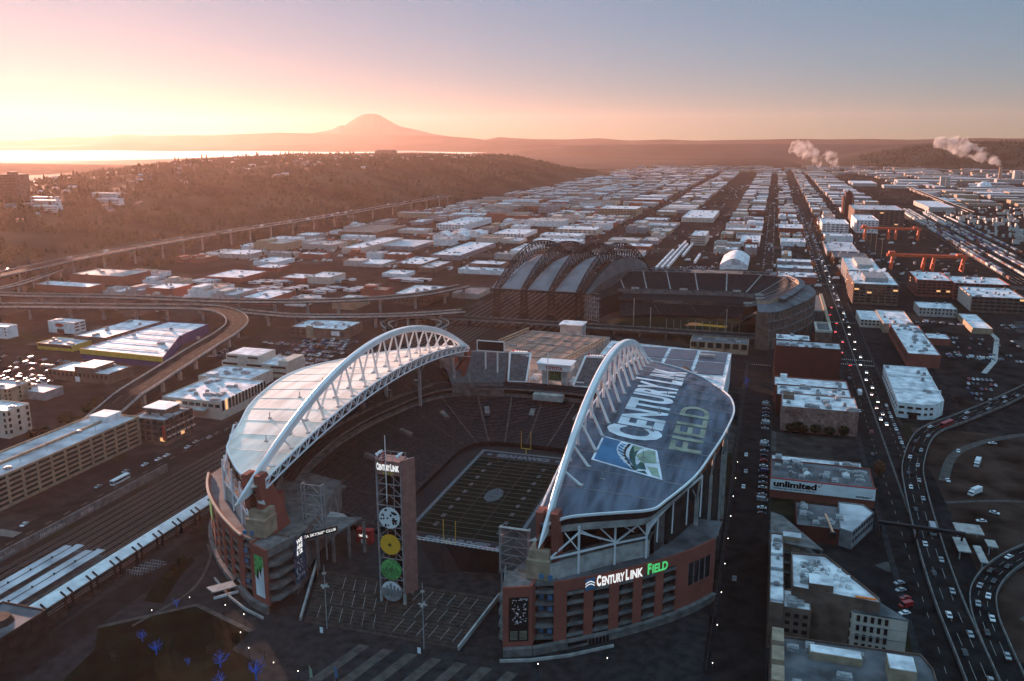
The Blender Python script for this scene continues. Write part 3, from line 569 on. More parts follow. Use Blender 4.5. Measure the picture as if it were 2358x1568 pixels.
# ------------------------------------------------------------------ north pods (brick facades)
WALL = [(-63.9,261.2),(-59.5,264),(-54.3,267.9),(-48.5,272.2),(-42.7,277),(-36.8,282.3),(-30.9,288.1),(-26,293.2),(-21.2,299),(-16.9,305),(-12.6,311.9)]
def wy(x): return interp(WALL, x)
BAYS = [(-59.9,-54.6),(-51.7,-46.7),(-43.6,-39.1),(-36.3,-32),(-29.4,-25.3)]
def mir(x, s): return x if s > 0 else 2*CX-x
for s in (1, -1):
    T = thing('brick_pod', ('curved red brick stand facade with white and green letters on its top' if s > 0 else 'curved red brick stand facade beside the railway with two tall banners'), 'building', (mir(-45, s), 275, 0), 'brick facades at the open end of the stadium')
    def mp(x, y=None): return (mir(x, s), wy(x) if y is None else y)
    w_ = MB(); xs = sorted(set([p[0] for p in WALL]+[b for q in BAYS for b in q]+[-21.4,-14]))
    for a, b in zip(xs, xs[1:]):
        inb = any(p-.01 <= a and b <= q+.01 for p, q in BAYS); last = a >= -21.45 and b <= -13.99
        zs = [(21.8, 26)] if inb else ([(3, 11), (20.5, 26)] if last else [(3, 26)])
        for z0, z1 in zs: w_.wall([mp(a), mp(b)], z0, z1, .8, -s)
    w_.prism([mp(-79.9,252.5), mp(-70.5,256.2), mp(-70.3,262), mp(-84,268)], 3, 26, True, False) if False else None
    w_.wall([mp(-79.9,252.5), mp(-70.5,256.2)], 3, 26, .8, -s); w_.wall([mp(-70.5,256.2), mp(-70.5,262)], 3, 26, .8, -s)
    wo = w_.build('wall', 'brick', T)
    bs = MB(); bs.wall([mp(-79.9,252.5), mp(-70.5,256.2), mp(-63.9,261)]+[mp(x) for x in xs[1:]], 0, 2.6, 1.4, s); bs.wall([mp(-79.9,252.5), mp(-70.5,256.2), mp(-63.9,261)]+[mp(x) for x in xs[1:]], 2.6, 3.2, 1.8, s); bs.build('plinth', 'dconc', T)
    bs = MB(); bs.wall([mp(-79.9,248.5), mp(-70,252), mp(-58,258.5), mp(-44,269)], 0, 1, .6, s); bs.build('low_wall', 'conc', T)
    sl = MB(); vd = MB()
    for p, q in BAYS:
        ym = (wy(p)+wy(q))/2
        for z in (4.2, 8.4, 12.6, 16.8, 20.6):
            sl.prism([mp(p, wy(p)+.25), mp(q, wy(q)+.25), mp(q, wy(q)+.55), mp(p, wy(p)+.55)], z-.6, z+.75); sl.prism([mp(p, wy(p)+.6), mp(q, wy(q)+.6), mp(q, wy(q)+7), mp(p, wy(p)+7)], z-.6, z-.1)
        vd.prism([mp(p, wy(p)+7), mp(q, wy(q)+7), mp(q, wy(q)+7.5), mp(p, wy(p)+7.5)], 3, 22)
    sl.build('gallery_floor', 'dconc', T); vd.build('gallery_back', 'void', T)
    gl = MB(); gl.prism([mp(-21.4, wy(-21.4)+.3), mp(-14, wy(-14)+.3), mp(-14, wy(-14)+.6), mp(-21.4, wy(-21.4)+.6)], 11, 20.5); gl.build('glazing', 'glass', T)
    mu = MB()
    for k in range(5): x = -21.4+7.4*k/4; mu.box(min(mir(x-.1,s), mir(x+.1,s)), max(mir(x-.1,s), mir(x+.1,s)), wy(x)+.1, wy(x)+.3, 11, 20.5)
    mu.build('mullion', 'steel', T)
    # recessed bay between the corner block and the long wall, with picture panels
    rb = MB()
    for z in (4.4, 8.8, 13.2, 17.6, 22, 25.2): rb.prism([mp(-70.3,259.2), mp(-63.9,261.6), mp(-63.9,266), mp(-70.3,266)], z-.7, z+.5)
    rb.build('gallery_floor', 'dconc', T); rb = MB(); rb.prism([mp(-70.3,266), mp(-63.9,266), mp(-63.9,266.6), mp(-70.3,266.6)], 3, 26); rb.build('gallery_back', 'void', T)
    for z in (6, 14.6, 19, 26.6): 
        for x in (-69.4, -66.2): m_ = MB(); m_.box(min(mir(x,s),mir(x+1.7,s)), max(mir(x,s),mir(x+1.7,s)), 261.0 if z > 26 else 260.9, 261.3 if z > 26 else 261.2, z, z+1.8); m_.build('picture_panel', 'skyb', T)
    # corner block: floors sticking out to the stair side
    cb = MB(); cb.prism([mp(-83.5,266), mp(-79.9,253.3), mp(-71.3,256.9), mp(-71.3,266)], 24.6, 25.3)
    for z in (4.4, 9.2, 14, 18.8): cb.prism([mp(-84.5,268), mp(-82.6,256), mp(-79.2,254), mp(-72,257), mp(-72,268)], z-.5, z+.8)
    cb.wall([mp(-79.9,253), mp(-84,268)], 22.5, 26, .5, s); cb.build('gallery_floor', 'dconc', T)
    cb = MB(); cb.prism([mp(-79.5,270), mp(-76.5,258), mp(-72,258), mp(-72,270)], 0, 24); cb.build('stair_core', 'bwall' , T)
    # terrace, upper concrete ring, white truss
    RING = [(-66,262.5),(-61,268.5),(-56,273),(-50.5,278.4),(-45.3,283.5),(-40,288),(-35.3,291.4)]
    te = MB(); te.face([(*mp(x), 25.1) for x in xs]+[(*mp(-11,330), 25.1), (*mp(-22,330), 25.1)]+[(*mp(a, b), 25.1) for a, b in reversed(RING)]); te.build('terrace', 'roofd', T)
    rg = MB(); rg.wall([mp(a, b) for a, b in RING], 25, 31.5, .6, -s); rg.build('ring_wall', 'conc', T)
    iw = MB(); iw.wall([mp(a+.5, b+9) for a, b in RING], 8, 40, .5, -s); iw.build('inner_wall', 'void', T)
    fl = MB(); fl.face([(*mp(a, b), 31.2) for a, b in RING]+[(*mp(a+.5, b+9), 31.2) for a, b in reversed(RING)]); fl.build('concourse_floor', 'dconc', T)
    px = MB(); px.prism([mp(-83,268), mp(-70,268), mp(-60,276), mp(-35,296), mp(-13,325), mp(-30,340), mp(-70,330)], 0, 22); px.build('podium', 'dconc', T)
    tr = MB(); Q = [mp(-57.6,271.2), mp(-46.5,281.6), mp(-36.3,290)]
    for (x, y) in Q: tr.beam((x, y, 25), (x, y, 43.5), .7)
    L3 = [mp(-66,263.5)]+Q
    for a, b in zip(L3, L3[1:]): tr.beam((*a, 33.5), (*b, 33.5), .6)
    for k, (a, b) in enumerate(zip(L3, L3[1:])):
        tr.beam((*a, 41) if k % 2 else (*a, 33.8), (*b, 34) if k % 2 else (*b, 41), .5); m1 = ((a[0]+b[0])/2, (a[1]+b[1])/2); tr.beam((*b, 34), (*m1, 42), .45)
        if k: tr.beam((*a, 42), (m1[0], m1[1]+6, 34), .4)
    e = Q[-1]
    for k in range(4): z1 = 43+k*1.2; x1, y1 = mp(-33+k*4.5, 296+k*9); tr.beam((e[0], e[1], 34+k*1.5), (x1, y1, z1), .55); tr.beam((x1, y1, z1), (x1, y1-2, 30), .5)
    tr.build('roof_truss', 'wsteel', T)
    bx = MB(); X_, Y_ = sorted((mir(-74.2,s), mir(-65.9,s))), None
    bx.box(X_[0], X_[1], 261.3, 270, 26, 33); bx.box(X_[0]+.5, X_[1]-.5, 263, 270, 33, 36); bx.build('plant_room', 'tan', T)
    if s > 0:
        # banner and sign
        def bf(u, v, d=.1): x = -78+u*6.4; y = 252.5+(x+79.9)*.3936; return (x+.36*d, y-.93*d, 5.2+v*17)
        b_ = MB(); b_.face([bf(0,0), bf(1,0), bf(1,1), bf(0,1)]); bo = b_.build('banner', 'black', T); b_ = MB(); r_ = random.Random(4)
        for k in range(70):
            u, v = r_.uniform(.12,.85), r_.gauss(.62,.16); v = max(.3, min(.93, v)); du, dv = r_.uniform(.03,.12), r_.uniform(.008,.03); b_.face([bf(u,v,.16), bf(u+du,v+r_.uniform(-.02,.02),.16), bf(u+du*.8,v+dv,.16)])
        b_.build('banner_figures', 'letter', bo); b_ = MB()
        for c_ in (.06, .54):
            for k in range(7): b_.face([bf(c_,.04+k*.03,.16), bf(c_+.38,.04+k*.03,.16), bf(c_+.38,.055+k*.03,.16), bf(c_,.055+k*.03,.16)])
        b_.build('banner_table', 'field', bo); b_ = MB(); text(b_, 'WE ARE 12', lambda u, v: bf(.55+u*.4, .94+v*.035, .16), 0, 1, 0, 1, .02); b_.build('banner_text', 'letter', bo)
        def sf(u, v): x = -50.7+u*24.2; y = interp(WALL, x); return (x, y-.35, 21.6+v*4.3+u*.0)
        sg = MB(); text(sg, 'C', sf, 0, .055, 0, 1, .05); text(sg, 'ENTURY', sf, .068, .36, 0, .82, .04, 6); text(sg, 'L', sf, .375, .42, 0, 1, .05); text(sg, 'INK', sf, .435, .6, 0, .82, .04, 4); sg.build('sign_letters', 'disp', T)
        sg = MB(); text(sg, 'F', sf, .66, .71, 0, 1, .05); text(sg, 'IELD', sf, .722, .93, 0, .82, .04, 4); sg.build('sign_letters', 'dispg', T)
        em = MB(); ef = lambda u, v: (-54.2+u*2.9, interp(WALL, -54.2+u*2.9)-.3, 20.6+v*5)
        em.face([ef(0,0), ef(1,.1), ef(1,1), ef(0,.92)]); eo = em.build('emblem', 'skyb', T); em = MB()
        for v in (.3, .5): em.grid([[(lambda p: (p[0], p[1]-.08, p[2]))(ef(u/6, v+.18*math.sin(u/6*math.pi))) for u in range(7)], [(lambda p: (p[0], p[1]-.08, p[2]))(ef(u/6, v+.07+.18*math.sin(u/6*math.pi))) for u in range(7)]])
        em.build('emblem_arch', 'disp', eo)
        gt = MB()
        for k in range(6): x = -52.5+k*1.1; gt.box(x, x+.9, wy(x)-1.9, wy(x)-1.6, 0, 2.4)
        gt.build('gate', 'black', T)
        eb = MB(); eb.face([(x, wy(x)-1.95, z) for x, z in ((-59,1.1),(-53,1.1),(-53,3),(-59,3))]); eb.build('entrance_board', 'black', T)
    else:
        def bf(u, v, d=.1): t_ = 1.9+u*5.6; return (-172.9-t_*.93-.36*d*0-.37*d, 252.5+t_*.366-.93*d, 5.5+v*17)
        b_ = MB(); b_.face([bf(1,0), bf(0,0), bf(0,1), bf(1,1)]); bo = b_.build('banner', 'letter', T); b_ = MB(); b_.face([bf(1,.5,.16), bf(.75,.42,.16), bf(.5,.62,.16), bf(.2,.66,.16), bf(0,.8,.16), bf(0,1,.16), bf(1,1,.16)]); b_.build('banner_green', 'green', bo)
        b_ = MB(); b_.face([bf(.8,.45,.2), bf(.6,.4,.2), bf(.55,.6,.2), bf(.72,.7,.2)]); b_.face([bf(.45,.62,.2), bf(.3,.5,.2), bf(.25,.7,.2), bf(.38,.78,.2)]); b_.build('banner_figures', 'black', bo)
        def cf(u, v, d=.1): return (-167.9+d, 263.5+u*8.5, 6.5+v*19)
        b_ = MB(); b_.face([cf(0,0), cf(1,0), cf(1,1), cf(0,1)]); bo = b_.build('banner', mat('dark_blue_banner', (.05,.08,.13), .7, .5, .5, .1), T); b_ = MB()
        for k, (t_, v) in enumerate((('WE', .85), ('ARE', .73), ('12', .61))): text(b_, t_, lambda u, w: cf(.25+u*.5, v+w*.1, .16), 0, 1, 0, 1, .05)
        b_.build('banner_text', 'disp', bo); b_ = MB(); r_ = random.Random(9)
        for k in range(30):
            u, v = r_.uniform(.1,.8), r_.uniform(.08,.5); b_.face([cf(u,v,.16), cf(u+.1,v+.01,.16), cf(u+.06,v+.04,.16)])
        b_.build('banner_figures', 'letter', bo)
        cap = MB(); cap.wall([mp(x) for x in xs], 26, 26.7, 1.0, s); cap.build('coping', mat('pale_coping', (.55,.4,.3)), T)
        gb = MB(); gb.wall([mp(-30,wy(-30)), mp(-24,wy(-24))], 15, 25, .3, s); gb.build('banner', 'green', T)
# north end of the east stand: catwalk deck with a dark sign band, hanging red signs, lattice masts
for s, lab in ((-1, 'red square hanging sign between the railway-side stand and the tower'), (1, 'red square hanging sign beside the lettered brick facade')):
    x0, x1 = ((-164.5,-157.3) if s < 0 else (-107.2,-100.6)); y = 308 if s < 0 else 306
    T = thing('hanging_sign', lab, 'sign', ((x0+x1)/2, y, 0), 'red signs at the open end')
    a = MB(); a.box(x0, x1, y, y+3, 3.5, 10.3); a.build('panel', 'red', T); b_ = MB(); text(b_, 'redbox.', lambda u, v: (x0+1.4+u*4.2, y-.06, 7.2+v*1.6), 0, 1, 0, 1, .03); b_.build('lettering', 'disp', T)
    b_ = MB(); b_.face([(x0+2.2,y-.06,4.2),(x1-2.4,y-.06,4.2),(x1-2.4,y-.06,6),(x0+2.2,y-.06,6)]); b_.build('lower_panel', 'letter', T); b_ = MB(); b_.box(x0+.4,x0+.8,y+1,y+2,0,3.5); b_.box(x1-.8,x1-.4,y+1,y+2,0,3.5); b_.build('leg', 'dsteel', T)
dkk = MB(); dkk.prism([(-214,306),(-172,300),(-165,306),(-172,312),(-206,316)], 13.8, 14.8); dkk.wall([(-200,305),(-172,300)], 14.8, 16.2, .3); dkk.build('end_deck', 'conc', ST)
bd2 = MB(); bdd = lambda u, v, d=0: (-174.5+u*11.5, 275.5+u*14-d, 18.2+v*2.6); bd2.face([bdd(0,0), bdd(1,0), bdd(1,1), bdd(0,1)]); bdo = bd2.build('sign_band', 'black', ST)
bt_ = MB(); text(bt_, 'DELTA SKY360° CLUB', lambda u, v: bdd(.04+u*.92, .25+v*.5, .15), 0, 1, 0, 1, .02); bt_.build('sign_text', 'disp', bdo)
cm = MB()
for k in range(5): x, y = -173+k*4, 277+k*6; cm.box(x-.5, x+.5, y-.5, y+.5, 0, 18)
cm.prism([(-176,275),(-163,290),(-160,305),(-178,300)], 17, 18); cm.build('club_deck', 'dconc', ST)
for s, x0, y0, lab in ((-1,-178,288,'grey lattice frame on the railway-side stand end'), (1,-90,281,'grey back of a screen frame beside the lettered brick facade')):
    T = thing('lattice_frame', lab, 'frame', (x0, y0, 0), 'lattice frames at the open end'); zb, zt = (16, 38) if s < 0 else (16, 34); W = 9 if s < 0 else 11
    a = MB()
    for x in (x0, x0+W): 
        for y in (y0, y0+2.2): a.beam((x, y, zb-16 if y > y0 else zb), (x, y, zt), .5)
    a.build('post', 'steel', T); a = MB(); n = 5
    for k in range(n+1):
        z = zb+(zt-zb)*k/n; a.beam((x0, y0, z), (x0+W, y0, z), .3); a.beam((x0, y0, z), (x0, y0+2.2, z), .3); a.beam((x0+W, y0, z), (x0+W, y0+2.2, z), .3)
        if k < n: z2 = zb+(zt-zb)*(k+1)/n; a.beam((x0, y0, z), (x0+W/2, y0, z2), .22); a.beam((x0+W, y0, z), (x0+W/2, y0, z2), .22)
    a.build('brace', 'steel', T)
    if s > 0: a = MB(); a.box(x0+.3, x0+W-.3, y0+1, y0+1.6, zb, zt); a.build('screen_back', 'dconc', T); a = MB(); a.beam((x0-.3,y0-.3,zt+.4),(x0+W+1,y0-.3,zt+.4),1.4,.2); a.build('catwalk', 'conc', T)
# bleachers behind the near end zone
T = thing('end_bleacher', 'dark metal backed bleacher behind the tower facing the near end zone', 'bleacher', (-112, 296, 0))
a = MB(); a.grid([[(-132.5,300,14),(-120,300,14),(-108,299.6,14),(-95.5,299,14)], [(-125,285,0),(-117,291,0),(-109.5,297,0),(-97,299.5,0)]]); a.build('back_wall', 'dsteel', T)
a = MB()
for r in range(16): a.box(-132, -96, 300+r*1.1, 301.1+r*1.1, 0, 14-r*.7)
a.build('seating', 'seatb', T); a = MB()
for z in (14.5, 15.4): a.beam((-133,299.8,z), (-95,298.8,z), .16)
for k in range(20): a.beam((-133+2*k,299.8-.05*k,14), (-133+2*k,299.8-.05*k,15.5), .14)
a.build('railing', 'wsteel', T)
# steps down to the plaza
T = thing('plaza_steps', 'wide dark steps with thin handrails in front of the stadium tower', 'steps', (-126, 265, 0))
a = MB(); n = 16
for r in range(n):
    t0, t1 = r/n, (r+1)/n; xl = -157.8+(-168+157.8)*t0; xr = -96.3+(-92.5+96.3)*t0; a.box(xl, xr, 251+t0*31, 251+t1*31+.02, 0, .15+4*t0)
a.build('step_flight', 'stepm', T); a = MB()
for r in range(3):
    for k in range(6): x = -153+k*4.6+r*.6; y = 253+r*9; z = .3+4*(y-251)/31; a.beam((x, y, z+.9), (x-2.2, y+7, z+1.8), .17)
    for k in range(6): x = -122+k*4.6; y = 253+r*9; z = .3+4*(y-251)/31; a.beam((x, y, z+.9), (x+1.2, y+7, z+1.8), .17)
a.build('handrail', 'gwall', T); MB().beam((-158.5,250.5,1.4), (-172,288,5.6), .7, 1.6).build('side_wall', 'conc', T); MB().beam((-95.6,250,1.2), (-90.5,282,5.4), .7, 1.8).build('side_wall', 'conc', T)
sheet('upper_plaza', [(-176,282),(-92,282),(-90,318),(-176,318)], 4.05, 'pave')
# ------------------------------------------------------------------ tower
T = thing('stadium_tower', 'tall brown tower at the open end carrying four round panels and a half-mast flag', 'tower', (-129, 272, 0))
H_ = 60.5; a = MB()
a.prism([(-134.8,269.4),(-136.6,274.4),(-136.0,274.6),(-134.2,269.6)], 7, H_); a.build('side_wall', mat('brown_metal_panels', (.27,.14,.12), .6, .1, .4, .3), T); a = MB(); a.prism([(-124.4,269.2),(-123.8,269.2),(-120.8,274.0),(-121.4,274.4)], 7, H_+.5); a.build('side_wall', mat('brown_metal_panels', (.27,.14,.12), .6, .1, .4, .3), T)
a = MB()
for x in (-134.4, -124.6):
    for y in (269.6, 276): a.beam((x, y, 7), (x, y, H_-1), .55)
for k in range(13):
    z = 8+k*4.3
    if z > H_-6: break
    a.beam((-134.4,269.6,z), (-124.6,269.6,z), .3); a.beam((-134.4,276,z), (-124.6,276,z), .3)
    a.beam((-134.4,269.7,z), (-129.5,269.7,z+4.3), .2); a.beam((-124.6,269.7,z), (-129.5,269.7,z+4.3), .2)
for x in (-131, -128): a.beam((x,270.5,8), (x,270.5,H_-5), .25)
a.build('lattice', 'steel', T); a = MB(); a.box(-133.6,-125.2,272.5,275.5,7,H_-6); a.build('core', 'void', T)
for x, y in ((-134.3,269.8),(-134.5,276.5),(-124.6,269.8),(-124.4,276.5)): a = MB(); a.box(x-.5,x+.5,y-.5,y+.5,0,7); a.build('leg', 'conc', T)
a = MB(); a.box(-134.3,-124.7,269,275.5,H_-5.6,H_-.2); hd = a.build('head_panel', mat('brown_metal_panels', (.27,.14,.12)), T)
a = MB(); text(a, 'C', lambda u, v: (-134+u*9.1, 268.9, H_-4+v*2.9), 0, .09, 0, 1, .05); text(a, 'ENTURY', lambda u, v: (-134+u*9.1, 268.9, H_-4+v*2.4), .1, .6, 0, 1, .05); text(a, 'L', lambda u, v: (-134+u*9.1, 268.9, H_-4+v*2.9), .62, .7, 0, 1, .05); text(a, 'INK', lambda u, v: (-134+u*9.1, 268.9, H_-4+v*2.4), .71, 1, 0, 1, .05); a.build('lettering', 'disp', hd)
a = MB(); text(a, 'FIELD', lambda u, v: (-131.4+u*4, 268.9, H_-5.5+v*1.1), 0, 1, 0, 1, .02); a.build('lettering', 'yel', hd)
def disc(z, m, r=4.2, teeth=0, name='round_panel'):
    d = MB(); n = 64; ring_ = []
    for k in range(n): rr = r*(.93 if teeth and k % 2 else 1); t = 2*math.pi*k/n; ring_.append((-129.5+rr*math.cos(t), z+rr*math.sin(t)))
    d.face([(x, 268.7, zz) for x, zz in ring_]); d.face([(x, 269.1, zz) for x, zz in ring_[::-1]])
    for k in range(n): j = (k+1) % n; d.face([(ring_[k][0], 268.7, ring_[k][1]), (ring_[k][0], 269.1, ring_[k][1]), (ring_[j][0], 269.1, ring_[j][1]), (ring_[j][0], 268.7, ring_[j][1])])
    return d.build(name, m, T)
def blobs(par, z, m, n, seed, rmin, rmax, band=None, r=4.2):
    r_ = random.Random(seed); b_ = MB()
    for _ in range(n):
        while True:
            x, zz = r_.uniform(-r, r), r_.uniform(-r, r)
            if x*x+zz*zz < (r-.7)**2 and (band is None or zz > band): break
        s_ = r_.uniform(rmin, rmax); e = r_.uniform(.6, 1.6); b_.face([(-129.5+x+s_*math.cos(t)*r_.uniform(.6,1.2), 268.6, z+zz+s_*e*math.sin(t)*r_.uniform(.6,1.2)) for t in [q*math.pi/5 for q in range(10)]])
    b_.build('cut_outs', m, par)
d1 = disc(37.8, 'white'); blobs(d1, 37.8, 'black', 24, 2, .22, .6); d1['label'] = 'white round panel with dark blotches'
d2 = disc(27, 'orange', teeth=1); d2['label'] = 'orange round panel with a toothed edge'; a = MB(); a.box(-130.1,-128.9,268.5,268.6,26.75,27.25); a.box(-129.75,-129.25,268.48,268.6,26.4,27.6); a.build('cut_outs', 'black', d2)
d3 = disc(16.7, 'green'); d3['label'] = 'green round panel with small dots'; blobs(d3, 16.7, 'dgreen', 70, 5, .1, .24, -1); a = MB()
for k in range(12): 
    for j in range(7): x = -132.9+k*.6; z = 13.4+j*.5; (a.box(x, x+.18, 268.5, 268.6, z, z+.28) if (x+129.5)**2+(z-16.7)**2 < 14 else None)
a.build('cut_outs', 'dgreen', d3)
d4_ = disc(7.4+.3, 'steel'); d4_['label'] = 'grey round panel with a skyline below white clouds'; a = MB(); a.face([(-129.5+4.1*math.cos(t), 268.6, 7.7+4.1*math.sin(t)) for t in [math.pi*q/14 for q in range(1,14)]]); a.build('cut_outs', 'white', d4_); a = MB()
for x, w_, h in ((-133,1,1.2),(-131.6,.8,2.2),(-130.2,1,3.2),(-128.6,.8,2.4),(-127.2,.9,1.8),(-126.2,.7,1)): a.box(x, x+w_, 268.45, 268.55, 5.6, 7.9+h)
a.build('cut_outs', 'gwall', d4_)
a = MB(); a.tube([(-130,268.4,H_-16),(-130,268.4,H_+10)], .18, 6); a.build('flagpole', 'white', T)
a = MB(); g_ = [[(-130+.25*math.sin(j*.8)*(i/6)+i*-.22, 268.3-.2*math.sin(i*1.3+j*.3), H_+4.2-j*.55-i*.1) for i in range(7)] for j in range(9)]; a.grid(g_); fo = a.build('flag', 'red', T)
a = MB()
for j in (1, 3, 5, 7): a.grid([[(x, y-.03, z) for x, y, z in g_[j-1]], [(x, y-.03, z+.27) for x, y, z in g_[j]]])
a.build('flag_stripes', 'white', fo)
a = MB()
for x in (-134,-131,-128,-125): a.beam((x,270,H_-.2),(x,270,H_+1.4),.16); a.beam((x,275,H_-.2),(x,275,H_+1.4),.16)
a.beam((-134,270,H_+1.4),(-124.6,270,H_+1.4),.16); a.beam((-134,275,H_+1.4),(-124.6,275,H_+1.4),.16); a.build('roof_railing', 'steel', T)
for x in (-133.6,-125.4):
    for dy in (0, 2.4): a = MB(); a.tube([(x-.8,270+dy,H_+1.4),(x+.2,270.6+dy,H_+2.4)], [.8,.2], 8); a.build('dish', 'white', T)
# ------------------------------------------------------------------ exhibition halls south of the football stadium
T = thing('exhibition_hall', 'large hall with a low brown roof between the two stadiums', 'building', (-155, 610, 0))
FOOT += [(-205,-115,540,690), (-115,-20,515,670)]
er = [(-196,606),(-185,668),(-118.5,662),(-133.5,560),(-155,545)]
shell(T, er, 21.5, 'conc', 'exroof', .7)
a = MB()
for k in range(1, 9): 
    t = k/9; p = Vector(er[4]).lerp(Vector(er[3]), t); a.beam((-196+t*75, 607-t*40, 21), (-186+t*68, 666-t*4, 21), .35, .2)
for y in (585,605,625,645): a.beam((-185,y,21.02), (-124,y-4,21.02), .3, .2)
a.build('roof_seam', 'bwall', T)
for k in range(7): a = MB(); x, y = -188+k*9, 612+(k*17) % 40; a.box(x, x+6, y, y+1, 20.9, 21.9); a.build('roof_unit', 'steel', T)
for (x0, y0, x1, y1, n) in ((-137,560,-119,645,16),(-196,610,-186,660,9)):
    a = MB()
    for z in (23, 25.2): a.beam((x0,y0,z), (x1,y1,z), .9)
    for k in range(n+1): t = k/n; a.beam((x0+(x1-x0)*t, y0+(y1-y0)*t, 20), (x0+(x1-x0)*t, y0+(y1-y0)*t, 25.4), .6)
    a.build('roof_screen', 'tan', T)
T = thing('flat_hall', 'long flat hall with dark panels on a white roof behind the lettered stadium roof', 'building', (-65, 590, 0))
shell(T, [(-114,644),(-22,629),(-22,530),(-50,512),(-114,520)], 23, 'wwall', 'roofw', .6)
pn = 0
for i in range(4):
    for j in range(3):
        x0, y0 = -110+i*22, 530+j*36; 
        if (i, j) in ((3,0),): continue
        a = MB(); a.box(x0, x0+19.5, y0, y0+33-(i*2 if j == 2 else 0), 22.55, 22.85); o = a.build('solar_array', 'solar', T)
for x, y in ((-92,600),(-44,612),(-52,560),(-75,548)): a = MB(); a.box(x, x+11, y, y+3.5, 22.5, 24.6); a.box(x+1, x+3, y-.1, y, 23, 24.2); a.build('roof_unit', 'conc', T)
T = thing('stair_pavilion', 'small pale open frame building behind the brown hall roof', 'building', (-158, 700, 0)); FOOT.append((-170,-146,685,715))
a = MB(); a.box(-167,-148,692,708,14,22.5); a.build('upper_storey', 'conc', T); a = MB(); a.box(-168,-147,691,709,22.5,23.2); a.build('roof', 'roofw', T); a = MB()
for x in (-166,-158,-149): a.box(x, x+1.2, 692, 693.2, 0, 14); a.box(x, x+1.2, 706, 707.2, 0, 14)
a.build('column', 'conc', T)
T = block('transit_hall', 'dim low building with bays beyond the flat white hall', -60, -12, 722, 745, 9, 'tan', 'roofd', nu=4); windows(T, (-60,722), (-12,722), 1, 7, 7, 1, 4.5, 4.5, 'black')
# ------------------------------------------------------------------ ballpark with its roof rolled back
BP = thing('ballpark', 'dark steel ballpark with its arched roof rolled back over the railway', 'stadium', (-90, 870, 0)); FOOT.append((-300,60,760,1060))
sk = math.radians(14.3); dx, dy = math.sin(sk), math.cos(sk); BX = [-263,-234.5,-206,-178]; BY = 815; SP = 176
def az(s): return 31+38*(1-((s-SP/2)/(SP/2))**2)
def pz(s): return 28.5+25.5*(1-((s-SP/2)/(SP/2))**2)
def bpt(x, s, z): return Vector((x+dx*s, BY+dy*s, z))
for i, x in enumerate(BX):
    tr = MB(); n = 26; top = [bpt(x, SP*k/n, az(SP*k/n)) for k in range(n+1)]; 
    tops = []
    for off in (-2.2, 2.2):
        t_ = [p+Vector((off,0,0)) for p in top]; b_ = [bpt(x+off*1.25, SP*k/n, pz(SP*k/n)+.8) for k in range(n+1)]; tops.append(t_); tr.tube(t_, .55, 6); tr.tube(b_, .45, 5)
        for k in range(n): tr.beam(b_[k], t_[k], .5); tr.beam(t_[k], b_[k+1], .38) if k % 2 else tr.beam(b_[k], t_[k+1], .38); tr.beam(t_[k+1], b_[k], .3) if k % 2 else tr.beam(b_[k+1], t_[k], .3)
    for k in range(n+1): tr.beam(tops[0][k], tops[1][k], .3)
    for k in range(n): tr.beam(tops[0][k], tops[1][k+1], .22)
    tr.build('roof_arch', 'dsteel', BP)
    for s_ in (0, SP):
        p = bpt(x, s_, 28); lg = MB()
        for ox in (-3, 3):
            for oy in (-3, 3): lg.beam((p.x+ox, p.y+oy, 6), (p.x+ox*.7, p.y+oy*.7, 29), .9)
        for k in range(6):
            z = 6+k*3.9
            for oy in (-3, 3): lg.beam((p.x-3, p.y+oy, z), (p.x+3, p.y+oy, z+3.9), .4); lg.beam((p.x+3, p.y+oy, z), (p.x-3, p.y+oy, z+3.9), .4)
        if i < 3 and s_ == 0:
            q = bpt(BX[i+1], 0, 28); m_ = (p+q)/2
            if i % 2 == 0: lg.beam((p.x+1, p.y, 28), (m_.x+12, m_.y, 2) if False else (q.x-1, q.y, 4), 1.1); lg.beam((p.x+2, p.y, 6), (m_.x, m_.y, 27), .8)
            else: lg.beam((q.x-2, q.y, 27), (p.x+1, p.y, 4), 1.1)
        lg.box(p.x-4, p.x+4, p.y-4, p.y+4, 0, 6)
        lg.build('roof_leg', 'dsteel', BP)
for s_ in (0, SP): MB().beam(bpt(-270, s_, 28), bpt(-171, s_, 28), 1.8, 1.8).build('eave_beam', 'dsteel', BP)
pm = mat('ballpark_roof_membrane', (.24,.21,.22), .8, .15, .05, .2)
for i in range(3):
    a = MB(); n = 24; P = [[bpt(BX[i]+3+(BX[i+1]-BX[i]-6)*t/4, SP*k/n, pz(SP*k/n)-.2+1.6*math.sin(math.pi*t/4)) for t in range(5)] for k in range(n+1)]
    a.grid(P); a.grid([[p-Vector((0,0,.8)) for p in r][::-1] for r in P]); a.build('roof_panel', pm, BP)
a = MB(); n = 24; P = [[bpt(BX[0]-7+t*3, SP*k/n, pz(SP*k/n)-.4) for t in range(4)] for k in range(n+1)]; a.grid(P); a.build('roof_panel', pm, BP)
a = MB(); P = [[bpt(-175+t*4, SP*k/n, pz(SP*k/n)-.4) for t in range(2)] for k in range(n+1)]; a.grid(P); a.build('roof_panel', 'dsteel', BP)
gz = MB(); lo = lambda s: 27-1.5*math.sin(math.pi*min(1, s/140))+ (0 if s < 120 else (s-120)**2*.004)
P = [[bpt(-171, SP*.86*k/n, pz(SP*.86*k/n)-.6), bpt(-168.5, SP*.86*k/n, (pz(SP*.86*k/n)+lo(SP*.86*k/n))/2), bpt(-171, SP*.86*k/n, max(26, lo(SP*.86*k/n)))] for k in range(n+1)]; gz.grid(P); gz.build('gable_skin', mat('gable_panels', (.11,.11,.115), .6, .15, .1, .3), BP)
